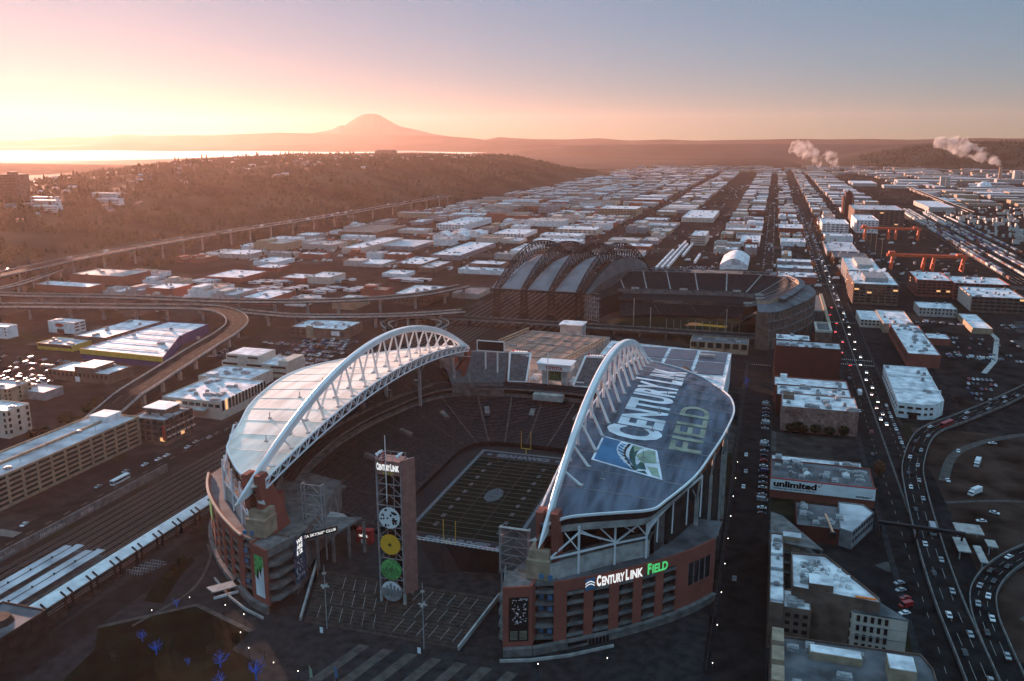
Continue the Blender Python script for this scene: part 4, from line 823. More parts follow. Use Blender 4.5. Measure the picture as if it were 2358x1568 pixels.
# bowl
RIM = dense([(-165,905),(-130,918),(-91,922),(-42,929),(7.5,922),(26,890),(29,858),(21,813),(5,761),(-8,757)][:8]+[(10,772)], 6)
FRT = dense([(-150,872),(-120,880),(-82.6,884),(-40,890),(-14,884),(-6,868),(-6,852),(-14,832),(-20,806)], 6)
ud = tier([tuple(p) for p in FRT], [tuple(p) for p in RIM], 24.5, 37.5, 18, 'upper_deck', 'seat', BP, 1.1); aisles(FRT, RIM, 24.5, 37.5, 4, 2, 'conc', 1.1, 1.3, ud)
fr = MB(); fr.grid([[(p.x, p.y, 20) for p in FRT], [(p.x, p.y, 25.5) for p in FRT]]); fr.build('deck_front', 'dconc', BP)
for i in range(4, len(FRT)-4, 8): a = MB(); p = FRT[i]; a.box(p.x-4, p.x+4, p.y-1.2, p.y+.5, 24.8, 26.8); a.build('deck_wall', 'conc', BP)
FR2 = [Vector((p.x*.96-2, p.y-9)) for p in FRT]; mt = MB(); mt.grid([[(p.x, p.y, 15) for p in FR2], [(p.x, p.y, 20) for p in FRT]]); mt.build('club_level', 'black', BP)
LI2 = dense([(-140,838),(-110,858),(-64,866),(-40,869),(-24,866),(-18,854),(-22,838),(-30,815)], 6); LO2 = [FR2[min(len(FR2)-1, int(i*len(FR2)/len(LI2)))] for i in range(len(LI2))]
lb = tier([tuple(p) for p in LI2], [tuple(p) for p in LO2], 2.5, 12, 16, 'lower_bowl', 'seat', BP); aisles(LI2, LO2, 2.5, 12, 5, 2, parent=lb)
# rim truss + canopy over the west side
rt = MB(); U_ = [Vector((p.x, p.y, 41)) for p in RIM]; D_ = [Vector((p.x, p.y, 38.2)) for p in RIM]
for i in range(len(U_)-1): rt.beam(U_[i], U_[i+1], .5); rt.beam(D_[i], D_[i+1], .4); rt.beam(U_[i] if i % 2 else D_[i], D_[i+1] if i % 2 else U_[i+1], .3)
rt.build('rim_truss', 'steel', BP); cp = MB(); cp.grid([[(p.x, p.y, 41.6) for p in RIM], [((p.x-CXB)*1.06+CXB, (p.y-860)*1.06+860, 40.6) for CXB in (-60,) for p in RIM]]) ; cp.build('canopy', 'roofd', BP)
CI = dense([(-8,757,38),(5,761,38),(21,813,38),(29,858,38),(26,885,38)], 6); CO = dense([(-6,745,33),(11,752,33),(37,815,33.5),(45,860,33.5),(41,895,34)], 6)
a = MB(); a.grid([[tuple(p) for p in CI], [tuple(p) for p in CO]]); a.grid([[tuple(p-Vector((0,0,.5))) for p in CO], [tuple(p-Vector((0,0,.5))) for p in CI]]); a.build('canopy', 'roofd', BP)
a = MB(); a.grid([[(p.x,p.y,38) for p in CI], [(p.x,p.y,41) for p in CI]]); a.build('parapet', 'tan', BP)
ex = MB(); cxy = [(p.x-1.5, p.y) for p in CO]
ex.wall(cxy, 0, 32, .8, 1); ex.build('outer_wall', 'bwall', BP); tr = MB()
for i, p in enumerate(CO): tr.beam((p.x, p.y, 0), (p.x, p.y, 33), .6); 
for z in (9, 17, 25): [tr.beam((a_.x, a_.y, z), (b_.x, b_.y, z), .8, 1.2) for a_, b_ in zip(CO, CO[1:])]
tr.build('outer_frame', 'dconc', BP)
# stand under the rolled roof, sun-catching end frame
SI = dense([(-160,826),(-150,860),(-128,905)], 5); SO = dense([(-178,832),(-168,875),(-150,925)], 5); us = tier([tuple(p) for p in SI], [tuple(p) for p in SO], 21, 34, 14, 'upper_deck', 'seat', BP); aisles(SI, SO, 21, 34, 2, 1, parent=us)
a = MB(); a.grid([[(p.x, p.y, 2) for p in SI], [(p.x, p.y, 21.5) for p in SI]]); a.build('stand_wall', 'black', BP)
a = MB()
for k in range(7): z = k*4.6; a.beam((-174,826-0,z+1), (-158,816,z+1), .5); 
for k in range(7): x, y = -174+16*k/6, 826-10*k/6; a.beam((x,y,0), (x,y,29-k*1.5), .5); a.beam((x,y,0 if k%2 else 26), (x+16/6,y-10/6,26 if k%2 else 0), .35) if k < 6 else None
for k in range(3): a.beam((-176,828,2+k*9), (-156,815,8+k*8), .9, .5)
a.build('end_frame', 'steel', BP)
# outfield structures, field
sheet('ballpark_field', [(-150,780),(-20,780),(-14,850),(-30,866),(-64,866),(-120,856),(-150,830)], .05, mat('dark_turf', (.008,.013,.006), .95, .3, .05, .05))
sheet('infield_and_sun_patch', [(-64,829),(-59,838),(-34,836),(-35,826)], .07, mat('painted_sunlit_turf', (.5,.22,.03), .9, .2, .2, .05)); sheet('infield_and_sun_patch', [(-75,826),(-64,828),(-58,842),(-70,842)], .075, mat('infield_clay', (.6,.2,.08), .9, .2, .2, .05))  # first sheet: sunlight on the turf painted in as an orange patch
for k in range(11): x = -88+k*6.6; MB().tube([(x,789,0),(x,789,13)], .16, 5).build('net_pole', 'conc', BP)
for x, h in ((-34,24),(-120,30),(-104,22)): MB().tube([(x,795,0),(x,795,h)], .35, 6).build('foul_pole', 'conc', BP)
for x, w_ in ((-108,18),(-66,14)): a = MB(); a.box(x, x+w_, 783, 784, 3, 5.4); a.build('board', 'disp' if x < -100 else 'black', BP)
a = MB(); a.box(-84,-66,899,900,24,27); a.build('scoreboard', 'dconc', BP)
# elevated street in front of the ballpark
T = thing('road_bridge', 'long dark elevated street in front of the ballpark', 'bridge', (-120, 770, 0)); a = MB(); a.box(-330, 12, 762, 777, 5, 6); a.build('deck', 'asphalt', T)
a = MB(); a.box(-330,12,761.6,762,5.4,7); a.box(-330,12,777,777.4,5.4,7); a.build('barrier', 'dconc', T)
for k in range(15): a = MB(); a.box(-326+k*24,-324.8+k*24,764,775,0,5); a.build('pier', 'dconc', T)
# terrace building west of the ballpark, L-shaped raised roof frame
T = thing('gate_building', 'dark ballpark gate building with a pale rimmed square roof beside the busy avenue', 'building', (50, 830, 0)); FOOT.append((38,60,760,985))
a = MB(); a.box(43,57,775,812,0,12); a.build('wall', 'bwall', T); a = MB(); 
for q in ((43,57,775,777),(43,57,810,812),(43,45,777,810),(55,57,777,810)): a.box(*q, 12, 14)
a.build('roof_rim', 'cream', T); a = MB(); a.box(45,55,777,810,12,12.6); a.build('roof', 'roofd', T); a = MB(); a.box(55,58,812,975,9,13); a.build('walkway', 'tan', T); a = MB(); a.box(40,55,880,975,0,11); a.build('terrace', 'dconc', T)
for i, y in enumerate((835, 868)): a = MB(); a.beam((-8+i*8, y, 22), (18, y+8, 26), 1.2); a.build('ramp', 'dconc', T)
# ------------------------------------------------------------------ hand-placed buildings
def openings(T, x, y0, y1, z0, z1, cols, rows, m='void', name='opening_shade_panel'):   # dark panels paint the shade of open decks, on a +x wall
    windows(T, (x, y0), (x, y1), z0, z1, cols, rows, (y1-y0)/cols*.8, (z1-z0)/rows*.48, m, .06, (y1-y0)/cols*.1, name)
T = block('parking_garage', 'long pale parking garage with six open decks beside the railway', -378, -349, 272, 394, 17.3, 'tan', 'roofg', 1.1, 3); openings(T, -349, 274, 392, .5, 16.2, 13, 6)
a = MB(); a.box(-364.5,-363.5,274,392,16.2,17.6); a.build('ramp_wall', 'tan', T); a = MB(); a.box(-372,-360,380,392,16.2,20); a.build('stair_head', 'wwall', T)
for k in range(7): a = MB(); a.tube([(-356,282+k*17,16.2),(-356,282+k*17,22)], .12, 5); a.build('lamp_post', 'steel', T)
T = block('brick_office', 'brown brick four-storey office with pale window bays next to the garage', -356, -332.5, 395, 421, 15.9, 'bwall', 'roofg', .8, 4)
windows(T, (-356,395), (-332.5,395), 1, 14.5, 5, 4, 3, 2.2); windows(T, (-332.5,395), (-332.5,421), 1, 14.5, 6, 4, 3.2, 2.4, 'glass')
for k in range(6): a = MB(); y = 396+k*4.5; a.box(-332.4,-332.0,y,y+3.2,4.6,5.4); a.box(-332.4,-332.0,y,y+3.2,9.2,10); a.build('window_panel', 'cream', T)
a = MB(); a.box(-352,-338,403,416,15.2,19.5); a.build('penthouse', 'bwall', T); a = MB(); a.box(-353,-337,402,417,19.5,20); a.build('penthouse_roof', 'roofw', T)
a = MB(); a.box(-333.2,-332.2,393.2,394.2,4,13); a.build('vertical_sign', 'red', T)
T = block('market_hall', 'wide pale hall with tall arched bays under a bluish-white roof by the curved stadium', -375.5, -330.5, 446, 498, 12, 'cream', 'roofw', .8, 12); windows(T, (-330.5,446), (-330.5,498), 1, 10, 14, 1, 2.2, 7); windows(T, (-375,446), (-330.5,446), 6, 10, 9, 1, 3.6, 2)
a = MB(); a.box(-372,-340,440,446,6.5,7.3); a.build('canopy', 'conc', T)
T = block('rear_hall', 'plain white-roofed hall adjoining the pale market hall', -392, -350, 505.5, 537, 9, 'cream', 'roofw', .8, 5); a = MB(); a.box(-381,-374,500,506,8.2,13); a.build('stair_head', 'wwall', T)
T = block('terraced_office', 'pale stepped office block with ribbon windows by the crowded car park', -400, -343, 545, 572, 10, 'cream', 'roofw', .8, 5)
windows(T, (-400,545), (-343,545), .8, 9.5, 3, 2, 13, 1.5, 'black'); a = MB(); a.box(-397,-368,547,570,9.3,15); ph = a.build('upper_storey', 'cream', T); a = MB(); a.box(-396,-369,548,569,15,15.2); a.build('roof', 'roofw', T); a = MB(); a.box(-352,-343.5,548,571,9.3,12.5); a.build('upper_storey', 'cream', T)
windows(T, (-397,547), (-368,547), 10, 15, 2, 1, 9, 1.4, 'black')
T = block('warehouse_store', 'huge pale-roofed store with a yellow band above a dark blue wall under the curving viaduct', -537, -453, 546, 640, 9, 'bluew', 'roofw', .6, 6, poly=[(-537,548),(-453,544),(-490,612),(-497,662),(-540,660)]); a = MB(); a.wall([(-537,547.4),(-453,543.4)], 5, 9.2, .4); a.build('yellow_band', 'yellw', T)
for k in range(5): a = MB(); y = 560+k*18; a.beam((-537,y,8.9), (-470-k*6,y-1,8.9), .5, .5); a.build('roof_ridge', 'wwall', T)
T = block('sign_cube', 'white box building with a red round logo near the viaduct', -644, -614, 622, 636, 11, 'wwall', 'roofw', .8, 2); windows(T, (-614,622), (-614,636), 1, 10, 2, 3, 5, 1.4, 'black'); a = MB(); a.face([(-631+5*math.cos(t), 621.85, 7.5+1.8*math.sin(t)) for t in [q*math.pi/12 for q in range(24)]]); a.build('logo', 'red', T)
a = MB(); a.box(-634,-626,621.7,622,0,4); a.build('door', 'black', T)
T = block('painted_shop', 'low shop with a yellow and black painted front and dark patches on its roof', -601, -563, 566, 590, 5.5, 'yellw', 'roofg', .5, 6)
a = MB(); a.box(-600,-564,565.6,566,3,5.4); a.build('painted_band', 'black', T); a = MB(); text(a, 'Tacos Guaymas', lambda u, v: (-592+u*20, 565.5, 3.6+v*1.2), 0, 1, 0, 1, .03); a.build('lettering', 'mark', T)
T = block('rear_warehouse', 'long white-roofed warehouse behind the painted shop', -582, -548, 588, 662, 8.5, 'bwall', 'roofw', .6, 5); windows(T, (-548,588), (-548,662), 1, 7, 10, 1, 3, 3, 'black')
T = block('brick_depot', 'low dark brick depot with a raised white roof in the left car park', -515, -460, 492, 517, 8, 'bwall', 'roofw', .7, 3); windows(T, (-515,492), (-460,492), 1, 6.5, 14, 1, 2, 3, 'black'); a = MB(); a.box(-492,-474,494,514,7.3,11); a.build('upper_storey', 'bwall', T); a = MB(); a.box(-492.5,-473.5,493.5,514.5,11,11.3); a.build('roof', 'roofw', T)
a = MB(); a.box(-490,-486,491.6,492,0,4); a.build('loading_door', 'wwall', T)
T = block('corner_house', 'tall pale house cut off at the left edge of the view, nearer the camera', -470, -431.5, 378, 395, 17.6, 'cream', 'roofw', .8, 3); windows(T, (-470,378), (-431.5,378), 1, 16, 6, 4, 1.6, 2.2, 'black'); windows(T, (-431.5,378), (-431.5,395), 1, 16, 3, 4, 1.8, 2.2, 'black')
T = block('corner_house', 'dark yellowish house behind the tall pale house at the left edge', -520, -489.5, 432, 452, 11, 'tan', 'roofg', .8, 3); windows(T, (-520,432), (-489.5,432), 1, 10, 6, 3, 1.4, 1.8, 'black'); windows(T, (-489.5,432), (-489.5,452), 1, 10, 3, 3, 1.4, 1.8, 'black')
T = block('grey_shed', 'low grey shed with a rounded end in the left car park', -498, -473, 446, 463, 6, 'gwall', 'roofg', .5, 1); T = block('white_shed', 'small white building cut off at the left edge below the viaduct', -690, -657, 588, 600, 11.3, 'wwall', 'roofw', .6, 1); windows(T, (-690,588), (-657,588), 1, 10, 5, 3, 1.5, 1.5, 'black')
T = block('studio_block', 'brown block with a white roof and a tall entrance bay by the crowded car park', -416, -362, 671, 709, 10, 'bwall', 'roofw', .8, 9); a = MB(); a.box(-398,-392,668.5,671,0,12); a.build('entrance_bay', 'tan', T); a = MB(); a.box(-374,-366,670.6,671,4,8); a.build('wall_sign', 'wwall', T); windows(T, (-416,671), (-400,671), 1, 8, 3, 2, 3, 2, 'black')
# bottom left : corner of a brick warehouse with domed roof pieces
T = block('arched_warehouse', 'dark buttressed warehouse corner at the bottom left beside the station road', -262, -242, 170, 217, 10, 'dark', 'roofd', .6, 0)
for k in range(3): a = MB(); y = 180+k*13; a.tube([(-252,y,9.4),(-252,y,11.5)], [5,3.8], 14); a.build('roof_drum', 'dark', T)
windows(T, (-242,180), (-242,217), 1, 8, 4, 1, 6, 5, 'dark', .1)
# ---- right column between the side street and the avenue
T = block('brick_warehouse', 'tall blank dark red brick warehouse opposite the stadium end', 9, 55.5, 653, 676, 25.7, 'dbrick', 'roofg', 1, 14); T['label'] = 'tall blank dark red brick warehouse with a cluttered roof, farthest in the side street'
T = block('brick_annex', 'lower brick annex with roof huts directly behind the tall blank brick warehouse', 9, 35, 682, 706, 24, 'dbrick', 'roofw', .8, 5)
T = block('white_roofed_hall', 'brick hall with a plain white roof striped by sun beside the old stained brick wall', 9, 57, 588, 612, 13, 'brick', 'roofw', .8, 4); a = MB(); a.box(13,17.5,606,610,12.2,15.5); a.build('stair_head', 'wwall', T); windows(T, (9,612), (9,588), 1, 12, 5, 3, 1.6, 1.8, 'black')
T = block('white_roofed_hall', 'brick hall with rows of paired fans on its white roof', 10.5, 57, 562, 587.6, 14, 'dbrick', 'roofw', .8, 14)
T = block('old_brick_house', 'old brick block with a large stained and faded front wall', 13.5, 58, 530, 561.6, 15.7, 'obrick', 'roofw', .8, 10); a = MB(); a.box(14.5,21,548,557,14.9,17.6); a.build('stair_head', 'bwall', T)
for k in range(3): a = MB(); x = 20+k*12; a.box(x, x+7, 529.9, 530, 2+k, 9); a.build('faded_patch', mat('faded_plaster', (.34,.2,.17), .9, .3, .4, .05), T)
T = block('white_roofed_shop', 'one-storey shop with a stained white roof behind the billboard building', 8.3, 54, 452, 463, 8, 'bwall', 'roofw', .5, 4)
T = block('billboard_building', 'brick building carrying a long white billboard on its front', 8, 57, 421.5, 451.9, 9.5, 'brick', 'roofd', .7, 26); a = MB(); a.box(8,57,420.6,421.3,4.4,10.4); bb = a.build('billboard', mat('billboard_sheet', (.88,.89,.9), .6, .07, .15, .2), T)
a = MB(); text(a, 'unlimited', lambda u, v: (9.5+u*20.5, 420.5, 6.4+v*3.3), 0, 1, 0, 1, .05); text(a, 'Unlimited gets the network it deserves.', lambda u, v: (9.5+u*20, 420.5, 5.15+v*.85), 0, 1, 0, 1, .03); text(a, 'verizon', lambda u, v: (48+u*6.3, 420.5, 5.1+v*1.1), 0, 1, 0, 1, .04); a.build('lettering', 'black', bb)
a = MB(); a.face([(30.4,420.5,9),(30.9,420.5,9.2),(31.4,420.5,8.6),(32.9,420.5,10.1),(32.4,420.5,10.1),(31.3,420.5,8)]); a.face([(54.6,420.5,5.9),(54.9,420.5,6),(55.2,420.5,5.6),(56,420.5,6.6),(55.6,420.5,6.6),(55.1,420.5,5.2)]); a.build('tick_mark', 'red', bb)
a = MB(); a.box(7.9,57.2,420.5,421.4,10.4,10.8); a.build('coping', 'red', T)
for x, y in ((24,432),(43,436)): a = MB(); a.prism([(x,y),(x+3.4,y),(x+3.4,y+3.4),(x,y+3.4)], 8.8, 10); a.face([(x,y,10),(x+3.4,y,10),(x+1.7,y+1.7,11.6)]); a.face([(x+3.4,y,10),(x+3.4,y+3.4,10),(x+1.7,y+1.7,11.6)]); a.face([(x,y+3.4,10),(x,y,10),(x+1.7,y+1.7,11.6)]); a.face([(x+3.4,y+3.4,10),(x,y+3.4,10),(x+1.7,y+1.7,11.6)]); a.build('skylight', 'wwall', T)
T = block('flat_terrace_house', 'dark flat-roofed brick building with clutter below the billboard', 19.5, 43, 375, 402, 7.6, 'dbrick', 'roofd', .6, 12); T = block('wedge_house', 'slanted grey-roofed wedge building with a long window row below the billboard', 38, 54, 373, 404, 8.4, 'gwall', 'roofg', .5, 0, poly=[(37.8,375),(42.8,372.5),(54,397),(50,405),(39,405)])
windows(T, (42.8,372.5), (54,397), 1, 8, 8, 2, 2, 1.6, 'black')
T = thing('crane_jib', 'thin orange crane arm lying above the dark flat roof', 'crane', (33, 374, 8)); a = MB(); a.beam((32,384,10.4), (34.2,365,10.4), .9, .6); a.build('jib', mat('orange_tan_steel', (.6,.34,.22)), T); a = MB(); a.box(32.8,35.4,364,366,8,10.6); a.build('cab', 'dsteel', T)
# triangular construction complex
T = block('triangle_block', 'triangular new building with a cluttered white roof and a pale panelled corner', 12.5, 52, 286, 318, 22, 'bwall', 'roofw', .8, 0, poly=[(15.5,290),(15.5,317),(28,318.5),(44,290.5),(44,287)]); units(T, 15,38,293,312,21.2,40,.55,'wwall'); units(T, 16,30,291,316,21.2,22,.6,'steel')
a = MB(); a.box(21,29,290,297.5,21.3,24); a.build('lift_housing', 'bwall', T); a = MB(); a.box(21,29,290.2,297.3,24,24.2); a.build('housing_roof', 'roofw', T)
a = MB(); a.prism([(33,291),(36,286.7),(48.2,286.2),(53,286),(44,297)], 0, 17); pc = a.build('corner_wing', 'cream', T); a = MB(); a.prism([(33,291),(36,286.7),(48.2,286.2),(53,286),(44,297)], 17, 17.6); a.build('wing_roof', 'roofd', T)
windows(T, (36,286.6), (48,286.1), 2, 16, 5, 4, 1.1, 2.2, 'black', .1); windows(T, (33.2,290.8), (36,286.8), 2, 16, 2, 4, .9, 2.2, 'black', .1)
a = MB()
for z in (5, 9, 13): a.box(36,53,286.0,286.3,z,z+.15)
a.build('panel_joint', 'gwall', T); a = MB(); a.box(36.3,43,289.5,290.6,17.8,21.6); a.build('orange_wall', mat('orange_wall', (.75,.2,.05)), T)
a = MB(); a.prism([(47.5,286.25),(53,286),(53.4,288),(48,288)], 0, 16.6); a.build('brown_bay', 'tan', T)
T = block('row_wing', 'narrow row of white roof squares along the dark side street', 8, 13, 284, 341, 18, 'bwall', 'roofg', .5, 0)
for y in (286, 298, 310, 322): a = MB(); a.box(8.3,12.7,y,y+9,17.6,18.3); a.build('roof_square', 'roofw', T)
units(T, 8,13,286,336,18.3,6,.5)
T = block('low_wing', 'low white-roofed wing before the triangular building', 12.6, 22, 283.9, 297, 17, 'bwall', 'roofw', .5, 3); windows(T, (12.6,283.9), (22,283.9), 3, 15, 3, 4, 1.6, 1.4, 'black')
T = thing('building_shell', 'unfinished concrete wedge with open floors at the street corner', 'building', (18, 355, 0)); FOOT.append((8,30,338,372)); a = MB()
for z in (.5, 5, 9.5, 13.6): a.prism([(8.2,371),(13.2,368),(28.8,338.7),(13.5,341),(8.2,341)], z, z+.5)
for x, y in ((8.6,370),(8.6,342),(28,339.5),(20.5,353),(13,368),(8.6,356),(17,342)): a.box(x-.3,x+.3,y-.3,y+.3,0,14)
a.build('frame', 'dconc', T); a = MB(); a.box(13.2,20,343,347,10,16); a.build('lift_core', 'tan', T); a = MB(); a.box(13,20.2,342.8,347.2,16,16.3); a.build('core_roof', 'roofw', T)
T = block('foreground_block', 'dim long building along the bottom right edge with a skylight strip', 9, 58, 225, 275, 12, 'bwall', 'roofd', .7, 9, poly=[(9,225),(58.5,225),(58.5,268),(56,275.5),(9,273.5)]); a = MB(); a.box(21,37,263,268,11.3,14); sk_ = a.build('skylight_strip', 'tan', T); a = MB(); a.box(21.3,36.7,263.4,267.6,14,14.1); a.build('skylight_glass', 'roofw', T)
a = MB(); a.box(44,52,257.6,266,11.3,16); a.build('roof_hut', 'tan', T); a = MB(); a.box(44.2,51.8,257.8,265.8,16,16.2); a.build('hut_roof', 'roofw', T)
for k in range(4): a = MB(); a.box(9.2,13,232+k*11,240+k*11,11.5,15); a.build('roof_hut', 'tan', T)
# east of the avenue
T = block('white_warehouse', 'white three-part warehouse with stepped roofs and a chamfered end on the avenue', 86, 117, 579, 678, 10.3, 'wwall', 'roofw', .8, 7, poly=[(88,678),(86,579),(101,577),(108.3,580),(115.5,592),(117,655),(117.5,678)])
for y in (612, 648): a = MB(); a.box(87,117,y,y+1.2,8,11); a.build('parapet', 'wwall', T)
windows(T, (86,578.6), (101,576.9), 1, 8.5, 3, 2, 3.2, 1.4, 'black'); windows(T, (101,576.9), (108.3,579.8), 1, 8.5, 2, 2, 2, 1.4, 'black'); windows(T, (86,678), (86,580), 1, 8, 14, 2, 2, 1.3, 'black'); a = MB(); a.box(93,98,577,577.6,0,4.2); a.build('door', 'black', T)
T = block('long_workshop', 'long brick workshop with a patchy white roof beyond the white warehouse', 110.5, 134.5, 719.5, 838, 11, 'brick', 'roofw', .7, 18); windows(T, (110.5,838), (110.5,719.5), 2, 9, 16, 1, 3.4, 3, 'black')
T = block('pale_workshop', 'white-roofed workshop catching sun behind the long brick workshop', 106.5, 133, 848, 918, 9, 'tan', 'roofw', .7, 6); a = MB(); a.box(88,106.4,868,915,0,7.5); a.build('annex', 'cream', T); a = MB(); a.box(88.3,106,868.3,914.7,7.5,7.8); a.build('annex_roof', 'roofw', T); windows(T, (88,868), (106,868), 1, 7, 5, 2, 2, 1.6, 'black')
T = block('brick_shed', 'small brick shed with a white roof beside the long workshop', 138.5, 157, 807, 829, 6, 'brick', 'roofw', .5, 1); T = block('sunlit_shed', 'narrow shed with one wall glowing orange in the far car park', 186, 203, 868, 940, 5.5, 'tan', 'roofw', .5, 0)
T = block('dish_office', 'dark brick office with white dishes on its roof', 91, 137, 995, 1098, 23, 'bwall', 'roofw', .9, 8); windows(T, (91,995), (137,995), 1, 21, 7, 6, 4.6, 1.6, 'glass'); windows(T, (91,1098), (91,995), 1, 21, 12, 6, 5, 1.6, 'glass')
a = MB(); a.box(104,128,1015,1060,22,27); a.build('penthouse', 'gwall', T)
for x, y in ((95,1008),(97,1030),(94,1050),(119,1088),(127,1080),(133,1090)): a = MB(); a.tube([(x,y,22),(x,y,24),(x-1.6,y-1.6,25.6),(x-2.2,y-2.2,26.4)], [.3,.4,2.6,3], 10); a.build('dish', 'white', T)
T = block('atrium_office', 'dark office with a bright white roof behind the office with dishes', 95, 133, 1118, 1242, 20.6, 'gwall', 'roofw', .8, 8); windows(T, (95,1242), (95,1118), 1, 19, 14, 5, 5, 1.6, 'glass'); a = MB(); a.box(106,125,1140,1210,19.8,25); a.build('penthouse', 'conc', T)
T = block('brick_office_wide', 'wide brick office with a white roof left of the larger twin', 165.5, 202, 1068, 1140, 19.5, 'brick', 'roofw', .8, 9); windows(T, (165.5,1068), (202,1068), 1, 18, 7, 5, 4, 1.8, 'glass'); windows(T, (165.5,1140), (165.5,1068), 1, 18, 9, 5, 4.4, 1.8, 'glass')
T = block('brick_office_wide', 'widest brick office with pale roof units near the orange cranes', 202.5, 259, 1058, 1116, 19, 'brick', 'roofw', .8, 12); windows(T, (202.5,1058), (259,1058), 1, 18, 11, 5, 4, 1.8, 'glass')
T = block('corner_office', 'brick office with a pale end wall at the right edge', 205.9, 256, 980, 1050, 17, 'bwall', 'roofw', .8, 10); windows(T, (205.9,980), (256,980), 1, 16, 9, 4, 4.4, 1.8, 'glass'); windows(T, (205.9,1050), (205.9,980), 1, 16, 9, 4, 4, 1.8, 'glass'); a = MB(); a.box(205.5,205.85,981,1049,1,16.6); a.build('end_wall', 'cream', T)
T = block('old_station_house', 'low pale old house with round-topped windows below the brick offices', 150.6, 186, 943, 978, 9, 'conc', 'roofw', .7, 2); windows(T, (150.6,943), (186,943), 1, 8, 10, 2, 1.4, 2, 'black')
T = block('white_flats', 'white six-storey block with balconies beside the avenue', 94, 142, 1760, 1862, 20.3, 'wwall', 'roofw', .8, 4); windows(T, (94,1760), (142,1760), 2, 19, 6, 4, 5.5, 1.8, 'black'); windows(T, (94,1862), (94,1760), 2, 19, 10, 4, 6, 1.8, 'black')
T = block('white_slab', 'tall white slab beside the clock-tower offices', 159, 199, 1800, 1934, 25, 'wwall', 'roofw', .8, 4); windows(T, (159,1800), (199,1800), 2, 23, 6, 6, 3.5, 1.6, 'black'); windows(T, (159,1934), (159,1800), 2, 23, 10, 6, 6, 1.6, 'black')
T = block('clock_tower_office', 'broad brown office block with a dark clock tower', 166, 264, 1950, 2100, 34.7, 'bwall', 'roofg', .9, 6); windows(T, (166,1950), (264,1950), 2, 33, 10, 8, 6.5, 2, 'glass')
a = MB(); a.box(160,184,2190,2240,0,46); a.box(165,180,2200,2230,46,56); a.build('clock_tower', 'dbrick', T); a = MB(); a.box(169,176,2208,2222,56,60); a.tube([(172,2215,60),(172,2215,66)], [1,.2], 6); a.build('tower_top', 'dsteel', T)
for xx, yy, m_ in ((162,2189,0),(180,2189,0)): a = MB(); a.box(xx,xx+2,yy,yy+1,4,46); a.build('pier', 'tan', T)
T = block('shoe_shop', 'low white building at the foot of the white six-storey block', 92, 139, 1614, 1654, 12, 'wwall', 'roofw', .6, 4); T = block('grey_roof_works', 'grey-roofed works between the avenue and the crane yard', 86, 132, 1418, 1560, 8, 'gwall', 'roofg', .6, 9)
T = block('dark_bar', 'dark block with a round pale sign facing the avenue', 91, 138, 1320, 1392, 10, 'black', 'roofd', .6, 5); a = MB(); a.face([(100+3*math.cos(t), 1319.7, 5+3*math.sin(t)) for t in [q*math.pi/8 for q in range(16)]]); a.build('round_sign', 'cream', T)
